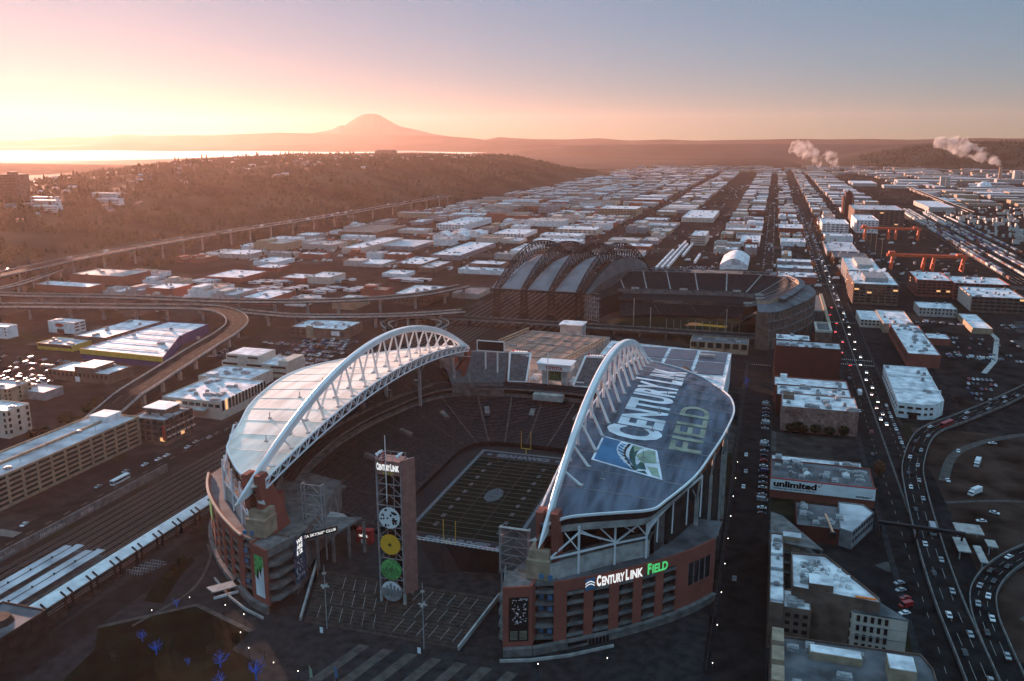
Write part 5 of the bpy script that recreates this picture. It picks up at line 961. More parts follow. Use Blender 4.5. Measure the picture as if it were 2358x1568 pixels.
for (nm, lb_, x0, x1, y0, y1, z, wm_, rm_, nu) in (
 ('stepped_shed', 'white-roofed brick shed just beyond the ballpark canopy', 11.9, 59, 1122, 1168, 8.6, 'brick', 'roofw', 10),
 ('stepped_shed', 'second white-roofed shed beyond the ballpark canopy with a curved parapet', 11, 58, 1212, 1245, 7, 'gwall', 'roofw', 4),
 ('stepped_shed', 'third white-roofed shed beyond the ballpark canopy', 11, 58, 1280, 1312, 7, 'gwall', 'roofw', 3),
 ('white_villa', 'white deco building with flat decks west of the avenue', 17, 57.5, 1530, 1588, 8, 'wwall', 'roofw', 3),
 ('brick_hall', 'dark brick hall with arched white roof west of the avenue', 13.5, 63-3, 1751, 1848, 10, 'brick', 'roofw', 5),
 ('white_flat_shed', 'flat white shed left of the side street beyond the arched sheds', -49.8, -17.4, 1508, 1618, 8, 'wwall', 'roofw', 4),
 ('cream_office', 'cream four-storey office by the railway bend', -132, -107, 1497, 1585, 17, 'cream', 'roofw', 3),
 ('long_flat_store', 'wide flat store with a yellowish wall by the railway bend', -193, -124, 1935, 2160, 10, 'cream', 'roofw', 10),
 ('brown_office', 'two-storey brown office with a broad white roof beyond the red viaducts', -394, -353, 848, 911, 11.7, 'bwall', 'roofw', 8),
 ('white_box_store', 'long white store with small roof dots left of the ballpark roof', -403.7, -340, 1078, 1101, 6.2, 'wwall', 'roofw', 8),
 ('white_box_store', 'plain white store directly behind the dotted white store', -400, -352, 1109, 1142, 10, 'bwall', 'roofw', 2),
 ('mill_shed', 'brick shed with a dimpled white roof near the bus yard', -511, -469, 1106, 1182, 6, 'bwall', 'roofw', 10),
 ('mill_shed', 'graffiti-sided shed with a blotchy white roof next to the dimpled shed', -460, -436, 1073, 1142, 7, 'bwall', 'roofg', 6),
 ('lettered_warehouse', 'long dark-sided warehouse with painted letters and a bright roof', -493, -446, 1200, 1376, 7.5, 'gwall', 'roofw', 6),
 ('green_roof_store', 'large store with a plain pale green-grey roof', -633, -560, 1291, 1391, 6.2, 'gwall', 'roofg', 0),
 ('big_store', 'bright white-roofed store with speckled roof units in the middle distance', -649, -590, 1612, 1790, 12, 'wwall', 'roofw', 16),
 ('white_shed', 'small white gabled shed at the edge of the bus yard', -490, -456, 1021, 1053, 5, 'wwall', 'roofw', 2),
 ('brown_depot', 'brown depot with deep eaves at the foot of the ridge', -784, -705, 1450, 1598, 9, 'bwall', 'roofb', 5),
 ('long_store', 'narrow long store with a ridged roof left of the green-grey roof', -653, -619, 1220, 1379, 10, 'cream', 'roofw', 5),
 ('oval_sign_store', 'white store with a small oval sign beyond the ballpark arches', -405, -330, 1510, 1557, 8.4, 'wwall', 'roofw', 4),
 ('cream_works', 'cream works with two rows of windows beyond the ballpark arches', -401, -320, 1609, 1677, 10, 'cream', 'roofw', 7),
 ('yellow_offices', 'broad yellowish office with many windows beyond the ballpark arches', -401, -310, 2040, 2144, 17.7, 'tan', 'roofw', 8),
 ('dotted_store', 'white store with a row of dark dots on its wall in the middle distance', -499, -438, 1520, 1614, 7, 'wwall', 'roofw', 4),
 ('white_store', 'white store partly hidden behind the first ballpark arch', -392, -358, 1280, 1372, 8, 'wwall', 'roofw', 4)):
    T = block(nm, lb_, x0, x1, y0, y1, z, wm_, rm_, .7, nu)
    if nm in ('yellow_offices','cream_works','cream_office','dotted_store','brown_office','brick_hall','big_store'): windows(T, (x0,y0), (x1,y0), 1, z-1, 9 if z < 15 else 12, 2 if z < 15 else 4, (x1-x0)/16, 1.6, 'black')
    if nm == 'lettered_warehouse': a = MB(); text(a, 'LIQUID CONTAINER', lambda u, v: (x1+.2, y0+20+u*110, 2+v*4), 0, 1, 0, 1, .04); a.build('lettering', 'mark', T)
    if nm == 'oval_sign_store':
        for xx in (-398, -345): a = MB(); a.face([(xx+4*math.cos(t), y0-.3, 5+1.2*math.sin(t)) for t in [q*math.pi/8 for q in range(16)]]); a.build('oval_sign', 'bwall', T)
# vaulted roofs
def vault(name, label, x0, x1, y0, y1, z, h, m='roofw', wm='wwall', n=1):
    T = thing(name, label, 'building', ((x0+x1)/2, (y0+y1)/2, 0)); FOOT.append((x0,x1,y0,y1)); a = MB(); a.box(x0,x1,y0,y1,0,z); a.build('wall', wm, T)
    for k in range(n):
        ya, yb = y0+(y1-y0)*k/n, y0+(y1-y0)*(k+1)/n-.4; a = MB(); a.grid([[(x0+(x1-x0)*i/16, y, z+h*math.sin(math.pi*i/16)) for i in range(17)] for y in (ya, yb)]); a.face([(x0+(x1-x0)*i/16, ya, z+h*math.sin(math.pi*i/16)) for i in range(17)]); a.face([(x0+(x1-x0)*i/16, yb, z+h*math.sin(math.pi*i/16)) for i in range(17)][::-1]); a.build('roof', m, T)
vault('vaulted_hall', 'pair of bright vaulted roofs behind the ballpark', -66, -28, 1225, 1330, 6, 9, n=2)
vault('vaulted_shed', 'low white vaulted shed left of the bus yard, nearer of two', -591, -560, 1449, 1480, 7, 7); vault('vaulted_shed', 'low white vaulted shed right of the nearer vaulted shed', -558, -528, 1450, 1480, 7, 7)
vault('vaulted_shed', 'farther left white vaulted shed behind the first pair', -575, -545, 1500, 1530, 7, 7); vault('vaulted_shed', 'farthest right white vaulted shed of the four', -543, -513, 1500, 1530, 7, 6)
T = block('tan_shed', 'flat reddish roofs between the ballpark rim and the vaulted hall', -99, -32, 1110, 1170, 6, 'bwall', 'roofb', .4, 4)
# hilltop tower and hospital
def hz(x, y): return hz_ridge(x, y)
T = thing('apartment_tower', 'lone dark apartment tower on the ridge at the left edge', 'building', (-1573, 1478, 55)); a = MB(); a.box(-1598,-1549,1460,1495,50,106); a.build('wall', 'bwall', T); a = MB(); a.box(-1580,-1567,1468,1485,106,111); a.build('penthouse', 'bwall', T)
for k in range(16): a = MB(); a.box(-1597,-1550,1459.4,1460,55+k*3.2,56.3+k*3.2); a.build('window_band', 'black', T)
p0 = Pxy(863, 357, 100); p1 = Pxy(908, 357, 100)
T = thing('hilltop_hospital', 'square-shouldered block standing on the wooded ridge below the volcano', 'building', (p0.x, p0.y, 90)); a = MB(); w_ = (p1-p0).length; a.box(p0.x,p0.x+w_,p0.y,p0.y+60,85,122); a.build('wall', 'bwall', T); a = MB(); a.box(p0.x+w_*.1,p0.x+w_*.95,p0.y+5,p0.y+50,122,128); a.build('upper_storey', 'bwall', T)
# ------------------------------------------------------------------ viaducts and ramps
def road(name, label, pts, w, z, cat='viaduct', piers=30, m='asphalt', th=1.6, group=None, bar='conc'):
    c = dense(pts, 6); T = thing(name, label, cat, (c[0].x, c[0].y, 0), group); Z = z if callable(z) else (lambda p: z)
    L_, R_ = [], []
    for i, p in enumerate(c):
        d = (c[min(i+1, len(c)-1)]-c[max(i-1, 0)]).normalized(); n = Vector((-d.y, d.x)); L_.append(p+n*w/2); R_.append(p-n*w/2)
    a = MB(); up = [(p.x, p.y, Z(p)) for p in L_]; rp = [(p.x, p.y, Z(p)) for p in R_]; dn = lambda q: [(x, y, max(.0, zz-th)) for x, y, zz in q]
    a.grid([rp, up]); a.grid([up, dn(up)]); a.grid([dn(rp), rp]); a.grid([dn(up), dn(rp)]); a.build('deck', m, T)
    for E_ in (L_, R_):
        b = MB()
        for p, q in zip(E_, E_[1:]): b.beam((p.x, p.y, Z(p)+.25), (q.x, q.y, Z(q)+.25), .45, 1.6)
        b.build('barrier', bar, T)
    ln = MB()
    for k in (-.17, .17):
        q = [L_[i]*(.5-k)+R_[i]*(.5+k) for i in range(len(c))]
        for i in range(0, len(q)-1, 2): ln.beam((q[i].x, q[i].y, Z(q[i])+.05), (q[i+1].x, q[i+1].y, Z(q[i+1])+.05), .16, .04)
    ln.build('lane_marking', 'line', T)
    if piers:
        acc = 0; last = c[0]
        for i, p in enumerate(c):
            acc += (p-last).length; last = p
            if acc >= piers: acc = 0; b = MB(); zz = Z(p)-th; b.box(p.x-1.1, p.x+1.1, p.y-1.1, p.y+1.1, 0, zz-1); n = (L_[i]-R_[i]).normalized()*w*.36; b.beam((p.x-n.x, p.y-n.y, zz-.6), (p.x+n.x, p.y+n.y, zz-.6), 1.8, 1.4); b.build('pier', 'conc', T)
    return T
CURV = [(-330,180),(-362,290),(-383,390),(-398,448),(-415,508),(-432,568),(-446,620),(-464,660),(-496,693),(-537,711),(-620,690),(-735,660),(-960,610)]
CURV = [(-383,385),(-398,448),(-415,508),(-432,568),(-446,620),(-464,660),(-496,693),(-537,708),(-620,688),(-735,658),(-960,600)]
road('curved_viaduct', 'wide curving concrete viaduct swinging left above the store', CURV, 19, lambda p: 14 if p.y > 440 else 14-(440-p.y)*.14)
road('main_viaduct', 'straight concrete viaduct crossing the left of the view behind the curve', [(-1000,690),(-790,704),(-660,728),(-520,744),(-424,778),(-360,830),(-330,900)], 15, 15)
road('side_viaduct', 'lower viaduct branch leading from the curve toward the ballpark', [(-500,712),(-440,706),(-387,718),(-330,742),(-285,775)], 12, 12)
road('ramp_loop', 'looping ramp between the car park and the ballpark arches', [(-330,700),(-345,722),(-338,748),(-312,756),(-292,742),(-288,718),(-296,690)], 7, 7, 'ramp', 22)
road('hillside_freeway', 'freeway along the foot of the wooded ridge on the left', [(-820,520),(-852,744),(-878,900),(-890,1090),(-893,1270),(-880,1700),(-890,2300)], 26, 24, 'freeway', 45)
road('hillside_ramp', 'curving ramp below the ridge freeway at the far left', [(-900,640),(-840,690),(-826,745),(-846,810),(-876,880)], 9, 14, 'ramp', 35)
road('avenue_viaduct', 'raised roadway curving away right from the avenue', [(78,190),(76.5,282),(75.3,335),(76.5,390),(79.5,450),(84,490),(99,545),(125,583),(155,625),(180,664),(230,740),(300,840)], 10.5, 1.7, 'viaduct', 0, bar='dconc')
road('slip_ramp', 'curved slip road joining the raised roadway at the right edge', [(87,200),(86,300),(87.5,335),(94,357),(108,380),(128,402),(170,445)], 9, 1.2, 'ramp', 0, bar='dconc')
strip('street', [(165,715),(182,760),(203,850),(204,930)], 4, .03, 'conc'); strip('street', [(150,705),(175,728),(230,745)], 8, .02, 'asphalt')
T = thing('footbridge', 'thin dark footbridge over the avenue below the billboard building', 'bridge', (70,386,0)); a = MB(); a.beam((55,387.6,8), (90,385.4,8), 1.6, 1.4); a.build('deck', 'dsteel', T)
for x in (56, 71, 89): a = MB(); a.box(x-.4,x+.4,386,387,0,7.5); a.build('pier', 'dsteel', T)
T = thing('toll_structure', 'cluster of pale flat canopies at the end of the footbridge', 'shelter', (93,395,0))
for q in ((88,99,392,402,5.4),(86,91,376,390,3.6),(93,96,368,384,3.4),(99,103,384,391,3.8)): a = MB(); a.box(q[0],q[1],q[2],q[3],q[4],q[4]+.5); a.build('canopy', 'conc', T); a = MB(); a.box(q[0]+.5,q[0]+1,q[2]+.5,q[2]+1,0,q[4]); a.box(q[1]-1,q[1]-.5,q[3]-1,q[3]-.5,0,q[4]); a.build('post', 'steel', T)
for pts_, w_ in (([(100,330),(118,350),(150,372),(200,380)], 3), ([(96,470),(112,520),(150,560),(210,590)], 5), ([(120,410),(150,440),(165,500),(160,560)], 2.2), ([(92,440),(130,452),(180,446)], 2.5), ([(180,640),(200,600),(260,560)], 6)): strip('path', [(p.x, p.y) for p in dense(pts_, 5)], w_, .03, 'ppave')
# ------------------------------------------------------------------ railway
a = MB()
for k in range(11):
    x = -299+k*4.6
    for dx_ in (-.75, .75): a.box(x+dx_-.06, x+dx_+.06, 182, 760, .02, .2)
for k in range(20):
    x = -296+k*6.6
    for dx_ in (-.75, .75): a.box(x+dx_-.08, x+dx_+.08, 765, 1125, .02, .2)
struct(a.build('rail_tracks', 'railm'))
T = thing('station_canopy', 'long pale blue-white canopy beside the railway with dark post pairs', 'canopy', (-251, 265, 0)); a = MB(); a.grid([[(-254.6,196,6.9),(-254.6,329,6.9)],[(-248.6,196,5.9),(-248.6,329,5.9)]][::-1]); a.grid([[(-254.6,196,6.6),(-254.6,329,6.6)],[(-248.6,196,5.6),(-248.6,329,5.6)]]); a.build('roof', 'wwall', T)
for k in range(10):
    for d_ in (0, 3.4): y = 206+k*12.9+d_; a = MB(); a.box(-249.2,-248.5,y,y+.7,0,6); a.beam((-248.8,y+.35,6), (-250.8,y+.35,7.4), .55); a.build('post', 'black', T)
for k, (x0, x1, y1, lb) in enumerate(((-284.5,-277,272,'grey platform canopy nearer the retaining wall'),(-272.5,-265,271,'grey platform canopy nearer the long white canopy'))):
    T = thing('platform_canopy', lb, 'canopy', ((x0+x1)/2, 230, 0)); a = MB(); a.box(x0,x0+3.4,188,y1-3,4.0,4.2); a.box(x0+3.5,x1,184,y1,3.6,3.8); a.build('roof', 'roofg', T); a = MB(); a.box(x0,x1,180,y1,0,.9); a.build('platform', 'dconc', T)
    for j in range(8): a = MB(); y = 192+j*11; a.box(x0+3.2,x0+3.7,y,y+.5,0,4.6); a.build('post', 'dsteel', T)
T = thing('retaining_wall', 'long stained retaining wall with graffiti between road and tracks', 'wall', (-306, 290, 0)); a = MB(); a.box(-306.5,-305.6,180,362,0,4.2); a.build('wall', 'dconc', T); a = MB(); r_ = random.Random(3)
for (y0, y1) in ((250,262),(276,290),(300,308)):
    y = y0
    while y < y1: h = r_.uniform(1,2.4); a.face([(-305.5,y,1.2),(-305.5,y+.8,1.2),(-305.5,y+.7,1.2+h),(-305.5,y+.1,1+h)]); y += 1.05
a.build('graffiti', 'conc', T)
T = thing('platform_shelter', 'long low pale shelter at the edge of the plaza', 'shelter', (-198, 261, 0)); a = MB(); 
a.prism([(-204.5,257.5),(-199.5,255),(-191.5,264.5),(-196,267)], 2.8, 3.2); a.build('roof', 'conc', T); a = MB(); a.prism([(-199.8,255.2),(-199.3,255),(-191.6,264.2),(-192.2,264.6)], 0, 1); a.build('bench_wall', 'wwall', T)
for x, y in ((-203,258.5),(-196,266)): a = MB(); a.box(x-.2,x+.2,y-.2,y+.2,0,2.8); a.build('post', 'steel', T)
for k in range(5):
    x, y = -243+k*.9, 262+k*2.5; T = thing('hoop_shelter', ['nearest','second nearest','middle','second farthest','farthest'][k]+' of the row of metal hoop shelters beside the long white canopy', 'shelter', (x, y, 0), 'hoop shelters by the station'); a = MB()
    for j in range(6): a.tube([(x-3+j*1.3, y+.9*math.cos(t), .2+1.9*math.sin(t)) for t in [q*math.pi/6 for q in range(7)]], .07, 4)
    a.build('hoop', 'steel', T); a = MB(); a.beam((x-3,y,2.1), (x+3.5,y,2.1), .14); a.beam((x-3,y+.9,.25), (x+3.5,y+.9,.25), .14); a.build('rail', 'steel', T)
# ------------------------------------------------------------------ lamps, masts, flags
def lamp(x, y, label, h=3.6, grp='lit lamps round the lawn'):
    T = thing('street_lamp', label, 'lamp', (x, y, 0), grp); a = MB(); a.tube([(x,y,0),(x,y,h)], [.1,.07], 6); a.build('pole', 'dsteel', T); a = MB(); a.tube([(x,y,h),(x,y,h+.2),(x,y,h+.42)], [.06,.14,.05], 8); a.build('globe', 'lamp', T)
for (x, y), lb in zip(((-212.8,236.2),(-205.3,248.3),(-188.7,247.4),(-178.2,243.9),(-172.3,233.1),(-163.9,225.6),(-151,220.6),(-140.6,218.8),(-65.4,245.7),(-43.7,255.8)),
  ('by the left side of the lawn','at the far corner of the lawn','on the path behind the lawn','right of the lawn, farther one','at the right corner of the lawn','beside the largest blue tree','beyond the blue tree on the plaza','by the flags at the bottom edge','left one before the lettered brick facade','right one before the lettered brick facade')): lamp(x, y, 'small lit lamp '+lb)
for k in range(9): y = 262+k*24; lamp(-9.2, y, ['nearest','second','third','fourth','fifth','sixth','seventh','eighth','farthest'][k]+' small lit lamp along the side street kerb', 4.5, 'lit lamps along the side street')
for x, y, lb in ((-147,249.7,'thin tall mast left of the steps'),(-107.9,248.2,'thin tall mast right of the steps')):
    T = thing('light_mast', lb, 'mast', (x, y, 0), 'masts at the plaza steps'); a = MB(); a.tube([(x,y,0),(x,y,25.5)], [.22,.12], 6); a.build('pole', 'steel', T)
    for z, r in ((17,1.6),(22,.7)): a = MB(); a.box(x-r,x+r,y-.3,y+.3,z,z+.5); a.box(x-.3,x+.3,y-r,y+r,z,z+.5); a.build('lamp_arm', 'conc', T)
    a = MB(); a.box(x-1,x+.2,y-3.5,y-3.3,.2,2.4); a.build('base_sign', 'letter', T)
for x, y, m_, lb in ((-137,219.9,'lgreen','pale green feather flag at the bottom edge'),(-129,222.3,'skyb','blue and white feather flag at the bottom edge')):
    T = thing('feather_flag', lb, 'flag', (x, y, 0)); a = MB(); a.tube([(x,y,0),(x,y,6)], .06, 5); a.build('pole', 'steel', T); a = MB(); a.face([(x,y-.05,1.2),(x+1.2,y-.05,1.6),(x+1,y-.05,4.6),(x,y-.05,6)]); a.build('cloth', m_, T)
for x, y, lb in ((-19,345,'green tent nearer the corner of the side street'),(-18.5,385,'green tent farther along the side street')):
    T = thing('green_tent', lb, 'tent', (x, y, 0)); a = MB(); a.prism(rect(x-2.5,x+2.5,y-3,y+3), 0, 2.4); a.build('wall', 'green', T); a = MB(); a.face([(x-2.6,y-3.1,2.4),(x+2.6,y-3.1,2.4),(x,y,3.6)]); a.face([(x+2.6,y-3.1,2.4),(x+2.6,y+3.1,2.4),(x,y,3.6)]); a.face([(x+2.6,y+3.1,2.4),(x-2.6,y+3.1,2.4),(x,y,3.6)]); a.face([(x-2.6,y+3.1,2.4),(x-2.6,y-3.1,2.4),(x,y,3.6)]); a.build('roof', 'green', T)
T = thing('kerb_fence', 'long low fence between the stadium and the side street', 'fence', (-11,300,0)); a = MB(); a.box(-11.4,-11.2,262,520,.5,1.6); a.build('panel', 'dsteel', T)
# ------------------------------------------------------------------ trees
def foliage(seed, n, rx, rz, s, z0, conifer=False, tw=False):
    r_ = random.Random(seed); a = MB()
    for _ in range(n):
        if conifer: t = r_.random()**.8; z = z0+rz*2*t; rr = rx*(1-t)*r_.uniform(.35,1.08)+.1; an = r_.uniform(0, 6.283); x, y = rr*math.cos(an), rr*math.sin(an)
        else:
            while True:
                x, y, z = [r_.uniform(-1,1) for _ in range(3)]
                q = math.sqrt(x*x+y*y+z*z)
                if .25 < q < 1 and noise.noise(Vector((x*1.7+seed, y*1.7, z*1.7))) > -.18: break
            x *= rx; y *= rx; z = z0+rz+z*rz
        c = Vector((x, y, z)); u = Vector((r_.gauss(0,1), r_.gauss(0,1), r_.gauss(0,.6))).normalized(); v = u.orthogonal().normalized()
        if tw: d = (c-Vector((0,0,z0-rz*.3))).normalized()+u*.4; a.face([c-d*s, c+v*.05*s, c+d*s*1.2]); a.face([c, c+u*s*.7, c+v*.06*s])
        else: ss = s*r_.uniform(.6,1.3); a.face([c-u*ss, c-v*ss*.8, c+u*ss, c+v*ss*.8])
    return a
def mk(name, a, m): o = a.build(name, m); d = o.data; bpy.data.objects.remove(o); d.transform(Matrix.Translation((0,0,0))); return d
def build_local(name, a, m):
    me = bpy.data.meshes.new(name); me.from_pydata(a.v, [], a.f); me.materials.append(M[m]); me.update(); return me
def limbs(seed, h, n, sp, r0=.25):
    r_ = random.Random(seed); a = MB(); a.tube([(0,0,0),(0,0,h*.4),(r_.uniform(-.2,.2),0,h*.75)], [r0,r0*.75,r0*.3], 6)
    for k in range(n):
        z = h*r_.uniform(.28,.7); an = r_.uniform(0,6.283); L_ = h*r_.uniform(.22,.42)*sp; e = Vector((math.cos(an)*L_, math.sin(an)*L_, z+L_*r_.uniform(.5,1.1))); m_ = Vector((math.cos(an)*L_*.5, math.sin(an)*L_*.5, z+L_*.25)); a.tube([(0,0,z), m_, e], [r0*.4,r0*.28,r0*.1], 4, False)
        for j in range(3): b = m_.lerp(e, r_.uniform(.2,1)); f = b+Vector((r_.gauss(0,.4), r_.gauss(0,.4), r_.uniform(.2,.9)))*L_*.45; a.tube([b, f], [r0*.16,r0*.05], 3, False)
    return a
TREES = {
 'conifer': (build_local('crown', foliage(1, 420, 3.4, 7.5, .75, 1.5, True), 'leaf'), build_local('trunk', MB().tube([(0,0,0),(0,0,14)], [.35,.08], 6), 'bark')),
 'bushy': (build_local('crown', foliage(2, 420, 4.2, 3.6, .8, 2), 'leaf'), build_local('trunk', limbs(5, 8, 6, .7), 'bark')),
 'bare': (build_local('crown', foliage(3, 900, 3.6, 3.4, .45, 2.6, tw=True), 'twig'), build_local('trunk', limbs(6, 8, 9, 1), 'bark')),
 'autumn': (build_local('crown', foliage(4, 520, 3, 4.2, .42, 2), 'autumn'), build_local('trunk', limbs(7, 8, 7, .8), 'bark')),
 'blue': (build_local('crown', foliage(8, 160, 2.6, 2.8, .5, 3, tw=True), 'btree'), build_local('trunk', limbs(9, 8, 12, 1.1, .34), 'btree')),
}
def tree(kind, x, y, s, label, group=None, z=0):
    T = thing({'conifer':'conifer_tree','bushy':'bushy_tree','bare':'bare_tree','autumn':'autumn_tree','blue':'blue_tree'}[kind], label, 'tree', (x, y, z), group, rnd.uniform(0, 6.28))
    c_, t_ = TREES[kind]; T.scale = (s*rnd.uniform(.85,1.15), s*rnd.uniform(.85,1.15), s*rnd.uniform(.85,1.15))
    for nm, d in (('crown', c_), ('trunk', t_)): o = bpy.data.objects.new(nm, d); COL.objects.link(o); o.parent = T
    return T
ORD = 'first second third fourth fifth sixth seventh eighth ninth tenth eleventh twelfth thirteenth fourteenth fifteenth sixteenth seventeenth eighteenth nineteenth twentieth'.split()
def ordn(i):
    if i < 20: return ORD[i]
    t, u = divmod(i+1, 10); T_ = ['','','twenty','thirty','forty','fifty','sixty','seventy','eighty','ninety'][t % 10]; pre = '' if t < 10 else 'hundred and '
    if t >= 10: r__ = (i+1) % 100; return 'hundred and '+(ordn(r__-1) if r__ else 'zeroth')
    return pre+(T_[:-1]+'ieth' if u == 0 else T_+'-'+ORD[u-1])
for (x, y), s_, lb in zip(((-209.6,246),(-206.2,222.8),(-195.9,217.5),(-181.3,215.5),(-170,217.7),(-154.4,215.2),(-9.6,620.7),(-163,208)), (.5,.6,.75,.4,.8,.95,.9,.7),
   ('dim thin one behind the lawn','left edge of the lawn','tallest on the left of the lawn','smallest, middle of the lawn front','spreading one before the lawn','largest, bottom edge by the plaza','lone one in the side street by the brick warehouse','lowest one at the bottom edge')): tree('blue', x, y, s_, 'bare tree painted bright blue, '+lb, 'blue painted trees')
tree('autumn', 63.4, 462.9, 1.1, 'orange-leaved tree at the billboard building corner beside the avenue')
r_ = random.Random(11)
for k in range(16): x, y = -392+r_.uniform(-30,6), 372+r_.uniform(0,68); tree('bushy' if k % 3 else 'bare', x, y, r_.uniform(.6,1.1), ordn(k)+' dark tree in the thicket beside the curved viaduct', 'thicket by the viaduct')
for k, (x, y) in enumerate(((-226,262),(-228,268),(-229,274),(-222,256),(-158,226),(-166,224),(-177,222),(-150,208),(-205,208),(-212,214))): tree('bushy' if k < 4 else 'bare', x, y, .45 if k < 4 else .6, (ORD[k]+' dark shrub on the oval lawn' if k < 4 else ordn(k-4)+' bare small tree around the dark bottom lawn'), 'small trees around the lawns')
for k in range(22): y = 700+k*2.6; tree('bare', -60+((k*37) % 70)-20, 718+((k*13) % 30), r_.uniform(.6,.9), ordn(k)+' bare tree in the dim strip before the ballpark', 'bare trees before the ballpark')
for k in range(26): y = 1150+k*34; tree('autumn' if k % 2 else 'bare', 88.5 if k % 3 else 59.5, y, r_.uniform(.8,1.2), ordn(k)+' small street tree along the avenue past the ballpark', 'street trees on the avenue')
for k in range(9): y = 420+k*33; tree('bare', -13.6, y, .7, ordn(k)+' small bare tree along the stadium side of the side street', 'bare trees by the side street')
for k, (x, y) in enumerate(((20,545),(27,527),(34,526),(42,527),(50,527),(24,526))): tree('bushy', x, 526 if k else 526, .75, ordn(k)+' dark tree at the foot of the stained brick wall', 'trees below the stained wall')
# ridge trees and woods
r_ = random.Random(21); n = 0
while n < 170:
    y = r_.uniform(1350, 4700); x = -1600-(y-1300)*.27+r_.uniform(-120, 260); h = hz_ridge(x, y)
    if h < 30: continue
    n += 1; tree('conifer' if n % 3 else 'bushy', x, y, r_.uniform(.9,1.8), 'dark tree standing up along the crest of the wooded ridge', 'trees along the ridge crest', h-1)
def wood(name, label, pts, seed, m='leaf'):
    r_ = random.Random(seed); a = MB()
    for x, y, z, s in pts:
        k = 5; hgt = s*r_.uniform(1.2,2.6); tip = (x+r_.uniform(-1,1), y, z+hgt); rg = [(x+s*r_.uniform(.6,1)*math.cos(6.283*j/k+s), y+s*r_.uniform(.6,1)*math.sin(6.283*j/k+s), z+hgt*.25+r_.uniform(-.5,.8)) for j in range(k)]
        for j in range(k): a.face([rg[j], rg[(j+1) % k], tip]); a.face([(x, y, z-1), rg[(j+1) % k], rg[j]])
    return stuff(a.build(name, m), label)
P_ = []; r_ = random.Random(5)
while len(P_) < 15000:
    y = 600+4600*r_.random()**1.3; x = r_.uniform(-1000, -2500); h = hz_ridge(x, y)
    if h > 3 and noise.noise(Vector((x/150, y/150, 4))) > -.25: P_.append((x, y, h-1, r_.uniform(3.5,7)))
wood('woodland', 'dense woods covering the ridge slope on the left', P_, 2)
P_ = []
while len(P_) < 3500:
    y = r_.uniform(5800, 7600); x = r_.uniform(600, 5200); h = hz_west(x, y)
    if h > 12: P_.append((x, y, h-1, r_.uniform(7,14)))
wood('woodland', 'dark woods covering the far hill on the right', P_, 3)
P_ = [(r_.uniform(-1000,-830), r_.uniform(620,2600), 0, r_.uniform(3,6)) for _ in range(700)]; P_ += [(r_.uniform(-840,-700), r_.uniform(560,640), 0, r_.uniform(3,5)) for _ in range(90)]; P_ = [p for p in P_ if not (-905 < p[0] < -860)]
wood('roadside_trees', 'scrubby trees under the ridge freeway', P_, 4)
P_ = []
for _ in range(1600):
    x, y = r_.uniform(-850, 900), 1100+5000*r_.random(); 
    if any(a_-4 < x < b_+4 for a_, b_, c_, d_ in ROADS) or any(a_-6 < x < b_+6 and c_-6 < y < d_+6 for a_, b_, c_, d_ in FOOT) or -170 < x < -80 or (290 < x < 400 and y < 2600) or (155 < x < 270 and y < 1900): continue
    P_.append((x, y, 0, r_.uniform(2,4.5)))
wood('street_greenery', 'scattered street trees among the far warehouses', P_, 6, 'twig')
r_ = random.Random(31); HM = []
for k in range(3):
    a = MB(); a.box(-6,6,-4.5,4.5,0,6); b = MB(); b.face([(-6.5,-5,6),(6.5,-5,6),(6.5,0,9),(-6.5,0,9)]); b.face([(6.5,5,6),(-6.5,5,6),(-6.5,0,9),(6.5,0,9)]); b.face([(6.4,-4.8,6),(6.4,4.8,6),(6.4,0,9)]); b.face([(-6.4,4.8,6),(-6.4,-4.8,6),(-6.4,0,9)]); HM.append((build_local('wall', a, ('tan','gwall','bwall')[k]), build_local('roof', b, ('roofg','roofd','roofb')[k])))
n = 0
while n < 150:
    y = 900+3300*r_.random()**1.2; x = r_.uniform(-1250, -2100); h = hz_ridge(x, y)
    if h < 24: continue
    k = n % 3; n += 1; T = thing('ridge_house', ('tan house with a grey roof','grey house with a dark roof','brown house with a brown roof')[k]+' among the trees on the ridge', 'house', (x, y, h-1), 'houses scattered over the ridge', r_.uniform(0,3)); T.scale = (r_.uniform(.9,1.7),)*2+(1,)
    for nm, d in zip(('wall','roof'), HM[k]): o = bpy.data.objects.new(nm, d); COL.objects.link(o); o.parent = T
for k in range(9):
    x, y = -1330-((k*53) % 170), 1150+k*52; h = hz_ridge(x, y); T = thing('ridge_apartments', ordn(k)+' white apartment row on the ridge slope right of the tower', 'building', (x, y, h-3), 'apartment rows on the ridge'); a = MB(); a.box(x-32,x+32,y-7,y+7,h-4,h+9); a.build('wall', 'wwall', T); a = MB(); a.box(x-33,x+33,y-8,y+8,h+9,h+9.6); a.build('roof', 'roofw', T); a = MB()
    for j in range(3): a.box(x-31,x+31,y-7.2,y-7,h-1+j*3.2,h+.2+j*3.2)
    a.build('window_band', 'black', T)
